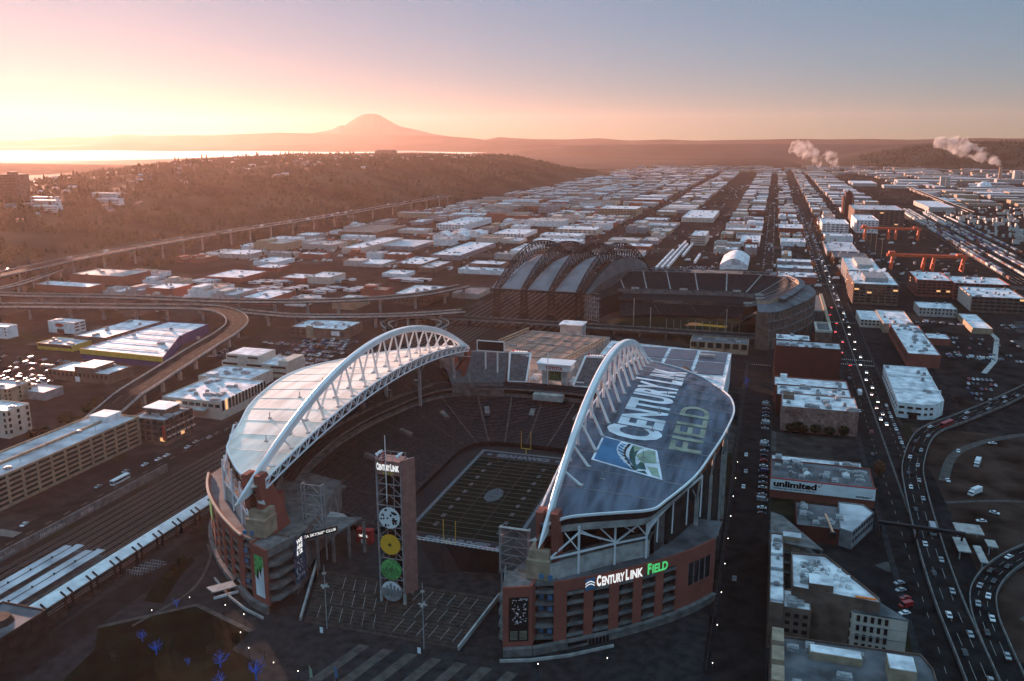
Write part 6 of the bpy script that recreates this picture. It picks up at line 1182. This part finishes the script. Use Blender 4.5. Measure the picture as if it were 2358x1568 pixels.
# ------------------------------------------------------------------ vehicles
def carmesh(kind):
    a, g, w_ = MB(), MB(), MB()
    if kind == 'car': L_, W_, prof, gl = 4.5, 1.8, [(-2.25,.45),(-2.2,.85),(-1.3,.98),(1.2,1.0),(2.1,.9),(2.25,.5)], [(-1.2,.98),(-.6,1.42),(.9,1.42),(1.6,1.0)]
    elif kind == 'van': L_, W_, prof, gl = 5.4, 2.0, [(-2.7,.4),(-2.7,1.1),(-2.1,1.25),(-1.5,2.3),(2.7,2.35),(2.7,.5)], [(-2.12,1.3),(-1.6,2.2),(-1.2,2.2),(-1.2,1.3)]
    elif kind == 'bus': L_, W_, prof, gl = 12, 2.6, [(-6,.4),(-6,3),(6,3.1),(6,.4)], None
    else: L_, W_, prof, gl = 9, 2.5, [(-4.5,.5),(-4.5,1.6),(-3.9,2.5),(-2.6,2.6),(-2.5,.6)], None
    def ext(mb, pr, w, z=0):
        n = len(pr); A_ = [(x, -w/2, z_) for x, z_ in pr]; B_ = [(x, w/2, z_) for x, z_ in pr]; mb.face(A_[::-1]); mb.face(B_)
        for i in range(n): j = (i+1) % n; mb.face([A_[i], A_[j], B_[j], B_[i]])
    ext(a, prof, W_)
    if kind == 'car': ext(g, gl, W_*.84); a.box(-.5,.85,-W_*.41,W_*.41,1.4,1.46)
    elif kind == 'van': ext(g, gl, W_+.03)
    elif kind == 'bus': g.box(-5.8,5.8,-1.32,1.32,1.5,2.5); g.box(-6.05,-5.9,-1.1,1.1,1.4,2.7)
    else: a.box(-2.3,4.5,-1.25,1.25,.9,3.6); g.box(-4.45,-3.6,-1.27,1.27,1.7,2.3)
    for x in (-L_*.32, L_*.32):
        for y in (-W_/2+.05, W_/2-.05): w_.tube([(x,y-.12,.34),(x,y+.12,.34)], .34, 10)
    return a, g, w_
CM = {}
PAINT = {'white':'carw','silver':'cars','black':'carb','red':'carr','blue':'carbl','orange':'gantry'}
for kd in ('car','van','bus','truck'):
    a, g, w_ = carmesh(kd); gd = build_local('windows', g, 'glass'); wd = build_local('wheels', w_, 'tyre')
    for cn, pm_ in PAINT.items():
        bd_ = build_local('body', a, pm_)
        m2 = bpy.data.meshes.new('car'); v = a.v+g.v+w_.v; n1 = len(a.v); n2 = n1+len(g.v); m2.from_pydata(v, [], a.f+[tuple(i+n1 for i in f) for f in g.f]+[tuple(i+n2 for i in f) for f in w_.f]); m2.materials.append(M[pm_]); m2.materials.append(M['glass']); m2.materials.append(M['tyre'])
        m2.polygons.foreach_set('material_index', [0]*len(a.f)+[1]*len(g.f)+[2]*len(w_.f)); m2.update(); CM[kd, cn] = (bd_, gd, wd, m2)
hb = MB(); hb.box(-2.35,-2.2,-.75,-.45,.6,.85); HL = build_local('headlight', hb, 'head'); hb = MB(); hb.box(2.2,2.34,-.8,-.45,.65,.85); TL = build_local('tail_light', hb, 'tail')
NC = [0]; EXTRA = []
def car(x, y, h, label, group, kd='car', cn=None, near=False, z=0, lights=None, r_=rnd):
    cn = cn or r_.choice(('white','silver','black','white','silver','black','red','blue','silver'))
    if NC[0] >= 300: EXTRA.append((x, y, h, kd, cn, z)); return
    NC[0] += 1; label = cn+' '+kd+', '+label; nm = {'car':'car','van':'delivery_van','bus':'bus','truck':'truck'}[kd]; bd_, gd, wd, m2 = CM[kd, cn]
    if not near:
        o = bpy.data.objects.new(nm, m2); COL.objects.link(o); o.location = (x, y, z); o.rotation_euler = (0,0,h); return tag(o, label, kd, group)
    T = thing(nm, label, kd, (x, y, z), group, h)
    for n_, d in (('body', bd_), ('windows', gd), ('wheels', wd)): o = bpy.data.objects.new(n_, d); COL.objects.link(o); o.parent = T
    if lights:
        for s in (0, 1.2): o = bpy.data.objects.new('headlight' if lights == 'h' else 'tail_light', HL if lights == 'h' else TL); COL.objects.link(o); o.parent = T; o.location = (0, s, 0)
    return T
H90 = math.pi/2
rv = random.Random(77)
# heading: local -x is the front; +90 deg: front toward -y (to the camera)
for k, (x, y) in enumerate(((-331.2,332.8),(-332.7,354.2),(-329.5,365.6),(-327.8,374.6),(-327.3,381),(-324.7,396),(-325.8,405.1),(-324,409.8),(-323.1,414.3),(-322.5,421.7),(-321.1,429.5),(-321.8,439.9))): car(x+6, y, H90, ORD[k]+' from the garage in the line on the road above the tracks', 'cars on the road above the tracks', near=True, cn=('silver','silver','white','white','white','white','silver','black','silver','black','black','white')[k])
car(-319.5, 342, H90, 'pale city bus alone on the road above the tracks', 'buses', 'bus', 'white', True); car(-325, 286, H90+.2, 'by the striped crossing at the left edge', 'cars on the road above the tracks', cn='white', near=True)
for k in range(24):
    y = 398+k*8.2+rv.uniform(-1,1)
    if 505 < y < 525: continue
    car(4.6, y, 0 if k % 2 else math.pi, ordn(k)+' nose-in before the brick fronts', 'cars parked nose-in on the side street', 'van' if k % 5 == 2 else 'car', near=True, r_=rv)
for k, (x, y) in enumerate(((-5,430),(-4.5,452),(-5.2,478),(-5,330))): car(x, y, H90, ORD[k]+' of the few driving in the dim side street', 'cars driving in the side street', near=True, cn=('white','silver','white','black')[k])
for k in range(6): car(14+k*5.4, 471+rv.uniform(-1,1), 0, ORD[k]+' from the left between stained wall and billboard building', 'vans parked behind the billboard building', 'van' if k < 3 else 'car', near=True, cn='white' if k < 4 else None, r_=rv)
for k in range(26):   # avenue, towards the camera
    y = 560+k*k*.9+k*9; car(75.6 if k % 2 else 77.9, y, H90, ordn(k)+' oncoming with lights on the avenue', 'oncoming cars on the avenue', near=True, lights='h', r_=rv)
for k in range(12): y = 500+k*42; car(64+(k % 2)*3.6, y, -H90, ordn(k)+' driving away on the avenue', 'cars driving away on the avenue', 'truck' if k == 3 else 'car', near=True, lights='t' if k > 4 else None, r_=rv)
for k in range(13): y = 500+k*8.5; car(82.6, y, H90, ordn(k)+' in the kerb line before the white warehouse', 'cars at the kerb by the white warehouse', near=True, r_=rv, cn=('white','silver','black')[k % 3])
RP = [(78,200),(76.5,282),(75.3,335),(76.5,390),(79.5,450),(84,490),(99,545),(125,583),(155,625),(180,664),(215,715)]
rp = dense(RP, 8)
for k in range(30):
    i = 6+int(k*2.2); 
    if i >= len(rp)-1: break
    p, q = rp[i], rp[i+1]; d = (q-p).normalized(); n_ = Vector((-d.y, d.x)); s = -2.4 if k % 2 else 2.2; car(p.x+n_.x*s, p.y+n_.y*s, math.atan2(d.y, d.x)+(0 if k % 2 else math.pi), ordn(k)+' on the raised roadway beside the avenue', 'cars on the raised roadway', 'truck' if k == 9 else ('bus' if k == 21 else 'car'), near=True, z=1.75, r_=rv, cn=('white','silver','black','silver')[k % 4] if k != 21 else 'red')
sp_ = dense([(86,240),(86,300),(87.5,335),(94,357),(108,380),(128,402)], 6)
for k in range(12):
    p, q = sp_[2+k*2], sp_[3+k*2]; d = (q-p).normalized(); n_ = Vector((-d.y, d.x)); s = 1.8*(1 if k % 2 else -1); car(p.x+n_.x*s, p.y+n_.y*s, math.atan2(d.y, d.x), ordn(k)+' on the curved slip road at the right', 'cars on the slip road', near=True, z=1.25, r_=rv)
for k in range(5): car(59+rv.uniform(-1,1), 322+k*6, .6, ORD[k]+' in the yard right of the triangular building', 'cars by the triangular building', 'van' if k == 1 else 'car', near=True, r_=rv)
for k, (x, y) in enumerate(((112,520),(118,500),(98,470),(108,455),(112,432),(134,540),(140,486),(104,420))): car(x, y, rv.uniform(0,3), ORD[k]+' scattered on the brown lot, farthest first', 'vehicles on the brown lot', 'truck' if k in (1,3) else 'car', cn='white', r_=rv)
# car parks
def lotrows(x0, x1, y0, y1, dyr, desc, group, p=.75, h=H90, dx_=3.0):
    r_ = random.Random(int(x0+y0)); y = y0; row = 0
    while y < y1:
        x = x0; k = 0
        while x < x1:
            if r_.random() < p: car(x, y+r_.uniform(-.3,.3), h, ordn(k)+' in '+ordn(row)+' row, '+desc, group, 'van' if r_.random() < .08 else 'car', r_=r_); k += 1
            x += dx_
        y += dyr; row += 1
lotrows(144, 168, 636, 700, 14, 'park right of the white warehouse', 'cars in the car park right of the white warehouse', .5)
lotrows(-385, -338, 588, 628, 13, 'crowded park behind the stepped office', 'cars in the crowded park', .8)
for k in range(7): car(-640+k*9, 742+(k*7) % 5, 0, ORD[k]+' from the left on the straight viaduct', 'cars on the straight viaduct', 'truck' if k == 2 else 'car', z=15.05, r_=rv)
car(-580, 741, .2, 'long trailer truck on the straight viaduct above the shop roofs', 'cars on the straight viaduct', 'truck', 'white', z=15.05)
lotrows(-650, -520, 494, 545, 14, 'left car park', 'cars in the left car park', .3)
lotrows(-395, -345, 640, 668, 9, 'far part of the crowded park', 'cars in the crowded park', .8); lotrows(175, 215, 560, 600, 12, 'corner lot inside the curving roadway', 'cars in the corner lot', .4); lotrows(150, 215, 760, 850, 20, 'lot beside the sunlit shed', 'cars beside the sunlit shed', .3)
lotrows(-300+190, -70, 1185, 1240, 12, 'lot behind the ballpark', 'cars behind the ballpark', .5)
for k in range(160): y = 880+k*6.5; EXTRA.append((75.6+(k % 2)*2.5+rv.uniform(-.3,.3), y, H90, 'car', rv.choice(('white','silver','black')), 0)) if rv.random() < .6 else None
for k in range(100): y = 1150+k*14; EXTRA.append((62+(k % 2)*4, y, H90, 'car', rv.choice(('white','silver','black')), 0)); EXTRA.append((-7.2 if k % 2 else 5.2, y+3, H90, 'car', rv.choice(('white','silver','black')), 0))
for x0, y0, nx, ny in ((-600,850,3,12),(-560,860,2,14),(-520,880,3,10),(-480,900,2,12),(-620,920,5,6),(-560,960,6,5),(-460,990,5,5),(-700,900,3,8),(-500,830,4,4)):
    for i in range(nx):
        for j in range(ny): EXTRA.append((x0+i*9+j*1.2, y0+j*4.2, 0, 'truck' if (i+x0) % 2 else 'bus', rv.choice(('white','silver','white','black')), 0)) if rv.random() < .85 else None
for k in range(70): EXTRA.append((-885+(k % 4)*6-6, 560+k*24, H90, rv.choice(('car','truck','car')), rv.choice(('white','silver','black')), 24.05))
for k in range(1500): x, y = rv.uniform(-840,280), 1100+2600*rv.random()**1.5; EXTRA.append((x, y, rv.choice((0,H90)), rv.choice(('car','truck','van')), rv.choice(('white','silver','black','white')), 0)) if not any(a_-3 < x < b_+3 and c_-3 < y < d_+3 for a_, b_, c_, d_ in FOOT) else None
for x0, y0, nx, ny in ((176,600,5,8),(214,690,4,10),(150,760,6,5),(225,800,5,9),(260,600,4,8),(-440,585,3,8),(-425,640,5,3),(-560,480,8,3),(-620,505,5,4),(145,905,9,3),(222,900,6,6),(150,300,4,9),(185,380,5,6)):
    for i in range(nx):
        for j in range(ny):
            if rv.random() < .7: EXTRA.append((x0+i*7.5, y0+j*2.9, 0, 'car' if rv.random() < .9 else 'van', rv.choice(('white','silver','black','white','blue')), 0))
mb = MB(); order = list(PAINT)

for x, y, h, kd, cn, z in EXTRA:
    a, g, w_ = carmesh(kd); ca, sa = math.cos(h), math.sin(h)
    for src, mi in ((a, order.index(cn)), (g, len(order))):
        n = len(mb.v); mb.v += [(x+p[0]*ca-p[1]*sa, y+p[0]*sa+p[1]*ca, z+p[2]) for p in src.v]; mb.f += [tuple(i+n for i in f) for f in src.f]; mb.mi += [mi]*len(src.f)
stuff(mb.build('distant_vehicles', [PAINT[c] for c in order]+['glass']), 'hundreds of small parked and moving vehicles in the distance')
# ------------------------------------------------------------------ freight yard
wg = {}
for cn in ('rust','bcont','gcont','gwall'):
    a = MB(); a.box(-1.4,1.4,-8,8,1.1,4.2); b = MB(); b.box(-1.3,1.3,-8.6,8.6,.5,1.1); wg[cn] = (build_local('container', a, cn), build_local('wagon_frame', b, 'dsteel'))
n = 0; r_ = random.Random(8); W = []
for row, (x, ya, yb) in enumerate(((300,1240,2500),(306,1300,2500),(318,1500,2450),(324,1250,2450),(343,1330,2300),(349,1360,2350),(362,1480,2400),(384,1500,2300))):
    y = ya; k = 0
    while y < yb:
        if r_.random() < .85: W.append((y, x+(y-ya)*.012, row, k)); k += 1
        y += 18.2
W.sort(); colw = {'rust':'rust-red','bcont':'blue','gcont':'pale','gwall':'grey'}; rest = []
for i, (y, x, row, k) in enumerate(W):
    cn = r_.choice(('gcont','gcont','rust','bcont','gwall'))
    if i < 240:
        T = thing('container_wagon', '%s container wagon, %s of the %s freight train by the cranes' % (colw[cn], ordn(k), ORD[row]), 'rail wagon', (x, y, 0), 'container wagons in the freight yard')
        for nm, d in zip(('container','wagon_frame'), wg[cn]): o = bpy.data.objects.new(nm, d); COL.objects.link(o); o.parent = T
    else: rest.append((x, y))
a = MB()
for x, y in rest: a.box(x-1.4,x+1.4,y-8,y+8,.5,4.2)
for _ in range(260): x, y = r_.uniform(400,640), r_.uniform(1500,2600); s = r_.choice((0,1)); a.box(x,x+(12 if s else 2.6),y,y+(2.6 if s else 12),0,r_.choice((2.6,5.2,7.8)))
stuff(a.build('distant_containers', 'gcont'), 'stacks and rows of shipping containers filling the far yard')
a = MB()
for x in (300,306,312,318,324,330,343,349,362,368,384): a.box(x-.8,x-.65,1200,2500,.02,.2); a.box(x+.65,x+.8,1200,2500,.02,.2)
struct(a.build('rail_tracks', 'railm'))
for k, (x, y0, n_) in enumerate(((-150,1185,9),(-143,1190,14),(-136,1200,12),(-104,1262,4),(-128,1330,9))):
    T = thing('passenger_train', ORD[k]+' silver train standing behind the ballpark, counted from the left', 'train', (x, y0, 0), 'silver trains behind the ballpark')
    for j in range(n_): a = MB(); y = y0+j*24; a.box(x-1.5,x+1.5,y,y+22.5,.8,4.2); a.box(x-1.2,x+1.2,y+.5,y+22,4.2,4.6); a.build('carriage', 'roofw', T)
for k, y in enumerate((1292, 1690)):
    T = thing('gantry_crane', ('nearer' if k == 0 else 'farther')+' orange-red gantry crane spanning the container yard', 'crane', (210, y, 0), 'orange gantry cranes')
    a = MB(); a.beam((158,y-3,20), (260,y-3,20), 2.6, 3.6); a.beam((158,y+6,20), (260,y+6,20), 2.6, 3.6); a.build('bridge_beam', 'gantry', T)
    for x in (166, 207, 219, 256):
        a = MB(); a.beam((x-2,y-8,0), (x,y-3,19), 2.2); a.beam((x-2,y+11,0), (x,y+6,19), 2.2); a.beam((x-2,y-8,1), (x-2,y+11,1), 1.2); a.beam((x-1,y-5.5,10), (x-1,y+8.5,10), .8); a.build('leg', 'gantry', T)
    a = MB(); a.box(160,168,y-4,y+7,21,25); a.build('machine_house', 'gantry', T); a = MB(); a.box(246,254,y-4,y+7,21,24); a.build('trolley', 'gantry', T)
for k, (x, y) in enumerate(((163,1400),(163,1480),(163,1560),(163,1640))): T = thing('yard_light_mast', ORD[k]+' tall light mast along the crane yard fence', 'mast', (x, y, 0), 'yard light masts'); a = MB(); a.tube([(x,y,0),(x,y,30)], .4, 6); a.build('pole', 'tan', T); a = MB(); a.box(x-2,x+2,y-1,y+1,30,31.5); a.build('lamp_head', 'conc', T)
# ------------------------------------------------------------------ works, chimneys, silos, domes, steam
T = thing('factory_chimney', 'tall pale chimney sending up the large plume on the right', 'chimney', (937,4225,0)); a = MB(); a.tube([(937,4225,0),(937,4225,70)], [8,6], 14); a.build('shaft', 'tan', T); a = MB(); a.tube([(937,4225,66),(937,4225,71)], 6.8, 14); a.build('rim', 'bwall', T)
T = thing('cement_silo', 'pair of dark square silos left of the domes', 'silo', (628,3680,0)); a = MB(); a.box(612,630,3670,3690,0,42); a.box(634,646,3670,3690,0,38); a.build('wall', 'conc', T)
for x, y, r, m_, lb in ((764,3663,27,'roofw','pale storage dome by the chimney'),(682,3640,27,'bwall','dark storage dome by the silos')): T = thing('storage_dome', lb, 'dome', (x, y, 0)); a = MB(); a.grid([[(x+r*math.cos(p)*math.cos(t), y+r*math.cos(p)*math.sin(t), r*math.sin(p)) for t in [q*math.pi/12 for q in range(25)]] for p in [q*math.pi/16 for q in range(9)]]); a.build('shell', m_, T)
T = thing('cement_works', 'dark works blocks right of the chimney', 'building', (1040,4200,0)); a = MB(); a.box(985,1010,4190,4230,0,52); a.box(1015,1060,4190,4230,0,34); a.box(900,1150,4100,4150,0,18); a.build('wall', 'conc', T)
for k, (x0, x1, y0, y1, z) in enumerate(((500,700,3990,4100,14),(730,960,4260,4360,14),(300,390,3700,3940,12),(380,440,2400,2660,12),(400,520,3560,3640,11))): T = block('long_terminal_shed', ORD[k]+' long bright-roofed terminal shed in the far right distance, counted from the left', x0, x1, y0, y1, z, 'conc', 'roofw', .8, 0, group='terminal sheds'); T['label'] = ('widest left of the silos','behind the domes','beyond the clock tower','right of the freight trains','left of the silos, nearer')[k]+': long bright-roofed terminal shed'
road('overpass', 'long straight overpass leading to the far right works', [(478,3500),(468,3000),(461,2560),(458,2300)], 14, 9, 'bridge', 60)
def plume(name, label, pts, radii, seed, den=.035):
    c = dense(pts, 7); k = 16; a = MB(); n = len(c); rs = [interp(list(enumerate(radii)), i*(len(radii)-1)/(n-1)) for i in range(n)]
    for i, p in enumerate(c):
        d = (c[min(i+1, n-1)]-c[max(i-1, 0)]).normalized(); u = d.cross(Vector((0,1,.2))).normalized(); v = u.cross(d)
        for j in range(k):
            t = 6.28318*j/k; q = u*math.cos(t)+v*math.sin(t); rr = rs[i]*(1+.75*noise.noise(Vector((q.x*1.3+i*.45, q.y*1.3+seed, q.z*1.3)))+.3*noise.noise(Vector((q.x*4+i, q.y*4+seed, q.z*4)))); a.v.append(tuple(p+q*max(rr, .3)))
    for i in range(n-1):
        for j in range(k): a.f.append((i*k+j, i*k+(j+1) % k, (i+1)*k+(j+1) % k, (i+1)*k+j)); a.mi.append(0)
    a.f.append(tuple(reversed(range(k)))); a.f.append(tuple((n-1)*k+j for j in range(k))); a.mi += [0,0]
    m = bpy.data.materials.new('steam'); m.use_nodes = True; N, L = nodes(m); N.remove(N['Principled BSDF']); v_ = N.new('ShaderNodeVolumePrincipled'); v_.inputs['Color'].default_value = (.95,.93,.93,1); tc = N.new('ShaderNodeTexCoord'); nz = N.new('ShaderNodeTexNoise'); nz.inputs['Scale'].default_value = .022; nz.inputs['Detail'].default_value = 5; L.new(tc.outputs['Object'], nz.inputs[0]); mr = N.new('ShaderNodeMapRange'); mr.inputs[1].default_value = .42; mr.inputs[2].default_value = .68; mr.inputs[3].default_value = 0; mr.inputs[4].default_value = den*2.6; L.new(nz.outputs[0], mr.inputs[0]); L.new(mr.outputs[0], v_.inputs['Density']); v_.inputs['Anisotropy'].default_value = .2
    L.new(v_.outputs[0], N['Material Output'].inputs['Volume']); o = a.build(name, m, smooth=True); b_ = bmesh.new(); b_.from_mesh(o.data); bmesh.ops.recalc_face_normals(b_, faces=b_.faces[:]); b_.to_mesh(o.data); b_.free(); return stuff(o, label)
Q = lambda u, v, y: tuple(Py(u, v, y))
plume('steam_plume', 'large white plume drifting left from the tall chimney', [Q(2303,385,4225),(Q(2296,374,4225)),Q(2275,362,4225),Q(2245,350,4225),Q(2215,340,4225),Q(2190,333,4225),Q(2150,328,4225)], [5,14,24,32,38,34,18], 1, .02)
plume('steam_plume', 'white plume rising left of the far avenue, taller of two', [Q(1885,388,6200),Q(1884,372,6200),Q(1872,355,6200),Q(1850,345,6200),Q(1820,335,6200)], [6,28,46,58,34], 2, .009)
plume('steam_plume', 'short white plume rising from a point', [Q(1873,385,6200),Q(1874,372,6200),Q(1878,360,6200)], [4,12,10], 5, .01)['label'] = 'thin white plume just left of the taller avenue plume'
plume('steam_plume', 'x', [Q(1930,388,5900),Q(1922,375,5900),Q(1914,362,5900),Q(1900,350,5900)], [6,26,36,24], 3, .01)['label'] = 'white plume right of the far avenue end'
plume('steam_plume', 'x', [Q(258,408,3300),Q(259,400,3300),Q(260,392,3300)], [5,14,8], 4, .03)['label'] = 'small bright plume behind the ridge on the left'
# ------------------------------------------------------------------ the warehouse district
COLS = [(-850,-760,'under the ridge'),(-748,-640,'second from the ridge'),(-628,-520,'third from the ridge'),(-508,-415,'fourth from the ridge'),(-403,-310,'left of the wide cross avenue'),(-275,-185,'left of the railway'),(-92,-14,'right of the railway'),(12,57,'between side street and avenue'),(92,142,'right of the avenue'),(162,280,'by the rail yards'),(470,610,'past the overpass'),(640,900,'at the far works')]
CITY = []; rc = random.Random(99)
for ci, (x0, x1, cn) in enumerate(COLS):
    y = 800 if ci < 5 else 1180; row = 0
    if ci >= 9: y = 2300 if ci == 9 else 2650
    while y < 5600:
        gap = rc.uniform(10, 26); d = rc.uniform(26, 72)*(1+y/9000)
        cuts = [x0, x1] if rc.random() < .25 else ([x0, x0+(x1-x0)*rc.uniform(.3,.65), x1] if rc.random() < .6 or x1-x0 < 80 else [x0, x0+(x1-x0)*rc.uniform(.25,.35), x0+(x1-x0)*rc.uniform(.55,.7), x1])
        for a_, b_ in zip(cuts, cuts[1:]):
            a1, b1 = a_+rc.uniform(1,6), b_-rc.uniform(1,6); y0, y1 = y+rc.uniform(0,5), y+d*rc.uniform(.6,1)
            if b1-a1 < 10 or rc.random() < (.45 if (y < 1100 or y > 4300) else .14): continue
            if any(a1 < q[1]+3 and b1 > q[0]-3 and y0 < q[3]+3 and y1 > q[2]-3 for q in FOOT): continue
            CITY.append((y0, a1, b1, y1, rc.choice((5,6,6,7,8,9,12)) if y < 4500 else rc.uniform(6,12), ci, row))
        y += d+gap; row += 1
CITY.sort(); tall = []
rk = [('white-roofed','roofw'),('pale-roofed','roofm'),('pale-roofed','roofm'),('white-roofed','roofw'),('grey-roofed','roofg'),('white-roofed','roofw'),('brown-roofed','roofb'),('dark-roofed','roofd')]; wk = [('pale','wwall'),('brick','brick'),('grey','gwall'),('cream','cream'),('tan','tan'),('concrete','conc')]
seen = {}; massw, massr = MB(), MB(); mass = MB()
for i, (y0, a1, b1, y1, z, ci, row) in enumerate(CITY):
    r1, w1 = rc.choice(rk), rc.choice(wk)
    if i < 270:
        seen[ci] = seen.get(ci, 0)+1
        T = block('warehouse', '%s %s warehouse, %s of the column %s' % (r1[0], w1[0], ordn(seen[ci]-1), COLS[ci][2]), a1, b1, y0, y1, z, w1[1], r1[1], .6, 3 if y0 < 2000 else 1, group='warehouses of the district', foot=False)
        if rc.random() < .3 and y0 < 2200: a = MB(); a.box(a1+3, a1+3+(b1-a1)*.4, y0+3, y0+3+(y1-y0)*.5, z-.6, z+3); a.build('upper_storey', w1[1], T)
    else:
        mass.cur = 0 if w1[0] in ('brick','tan') else 1; mass.box(a1, b1, y0, y1, 0, z); mass.cur = {'roofw':4 if i % 2 else 2,'roofm':4,'roofd':3}.get(r1[1], 3); mass.box(a1+.5, b1-.5, y0+.5, y1-.5, z, z+.25)
for k in range(420): x, y = rc.uniform(-900, 2600), rc.uniform(4800, 6300); w_ = rc.uniform(20,90); mass.cur = rc.choice((0,1,1)); h = rc.choice((6,8,10,14)); mass.box(x, x+w_, y, y+rc.uniform(20,60), 0, h); mass.cur = rc.choice((2,4,3,4)); mass.box(x+.5, x+w_-.5, y+.5, y+19, h, h+.3)
for k in range(200): x, y = rc.uniform(900, 2300), rc.uniform(3000, 5000); w_ = rc.uniform(20,110); mass.cur = rc.choice((0,1,1)); h = rc.choice((6,8,10,18)); mass.box(x, x+w_, y, y+rc.uniform(20,60), 0, h); mass.cur = rc.choice((2,4)); mass.box(x+.5, x+w_-.5, y+.5, y+19, h, h+.3)
stuff(mass.build('far_warehouses', ['tan','gwall','roofw','roofg','roofm']), 'countless low warehouses fading into the haze')
# ------------------------------------------------------------------ haze
def volbox(name, x0, x1, y0, y1, z0, z1, col, den, an, label):
    o = MB().box(x0,x1,y0,y1,z0,z1); m = bpy.data.materials.new(name); m.use_nodes = True; N, L = nodes(m); N.remove(N['Principled BSDF'])
    v = N.new('ShaderNodeVolumePrincipled'); v.inputs['Color'].default_value = (*col,1); v.inputs['Density'].default_value = den; v.inputs['Anisotropy'].default_value = an
    L.new(v.outputs[0], N['Material Output'].inputs['Volume']); ob = o.build(name, m); return stuff(ob, label)
volbox('haze', -13000, 13000, -900, 18000, -1.5, 690, (.84,.62,.54), 2.35e-5, .55, 'thin warm haze over the whole city')
def fogbank():
    r_ = random.Random(5); n, k = 46, 20; a = MB(); P = []
    for i in range(n+1):
        x = -12400+i*(9900/n); row = []
        for j in range(k+1):
            y = 5600+j*(6600/k)+max(0, (x+6000))*.35; e = min(i, n-i)/6; f = min(j, k-j)/4; t = smooth(0, 1, min(1, e))*smooth(0, 1, min(1, f)); row.append((x, y, .6+46*t*(.75+.5*noise.noise(Vector((x/900, y/700, 2))))))
        P.append(row)
    a.grid(P); a.grid([[(x, y, .3) for x, y, z in row][::-1] for row in P])
    ring = [(i, 0) for i in range(n+1)], [(i, k) for i in range(n+1)], [(0, j) for j in range(k+1)], [(n, j) for j in range(k+1)]
    for R__ in ring:
        for p, q in zip(R__, R__[1:]): A, B = P[p[0]][p[1]], P[q[0]][q[1]]; a.face([A, B, (B[0], B[1], .3), (A[0], A[1], .3)])
    m = bpy.data.materials.new('fog'); m.use_nodes = True; N, L = nodes(m); N.remove(N['Principled BSDF']); v = N.new('ShaderNodeVolumePrincipled'); v.inputs['Color'].default_value = (1,.98,.97,1); v.inputs['Density'].default_value = .0012; v.inputs['Anisotropy'].default_value = .35
    L.new(v.outputs[0], N['Material Output'].inputs['Volume']); o = a.build('fog_bank', m, smooth=True); b_ = bmesh.new(); b_.from_mesh(o.data); bmesh.ops.remove_doubles(b_, verts=b_.verts[:], dist=.01); bmesh.ops.recalc_face_normals(b_, faces=b_.faces[:]); b_.to_mesh(o.data); b_.free(); stuff(o, 'bright low mist lying beyond the wooded ridge')
fogbank()
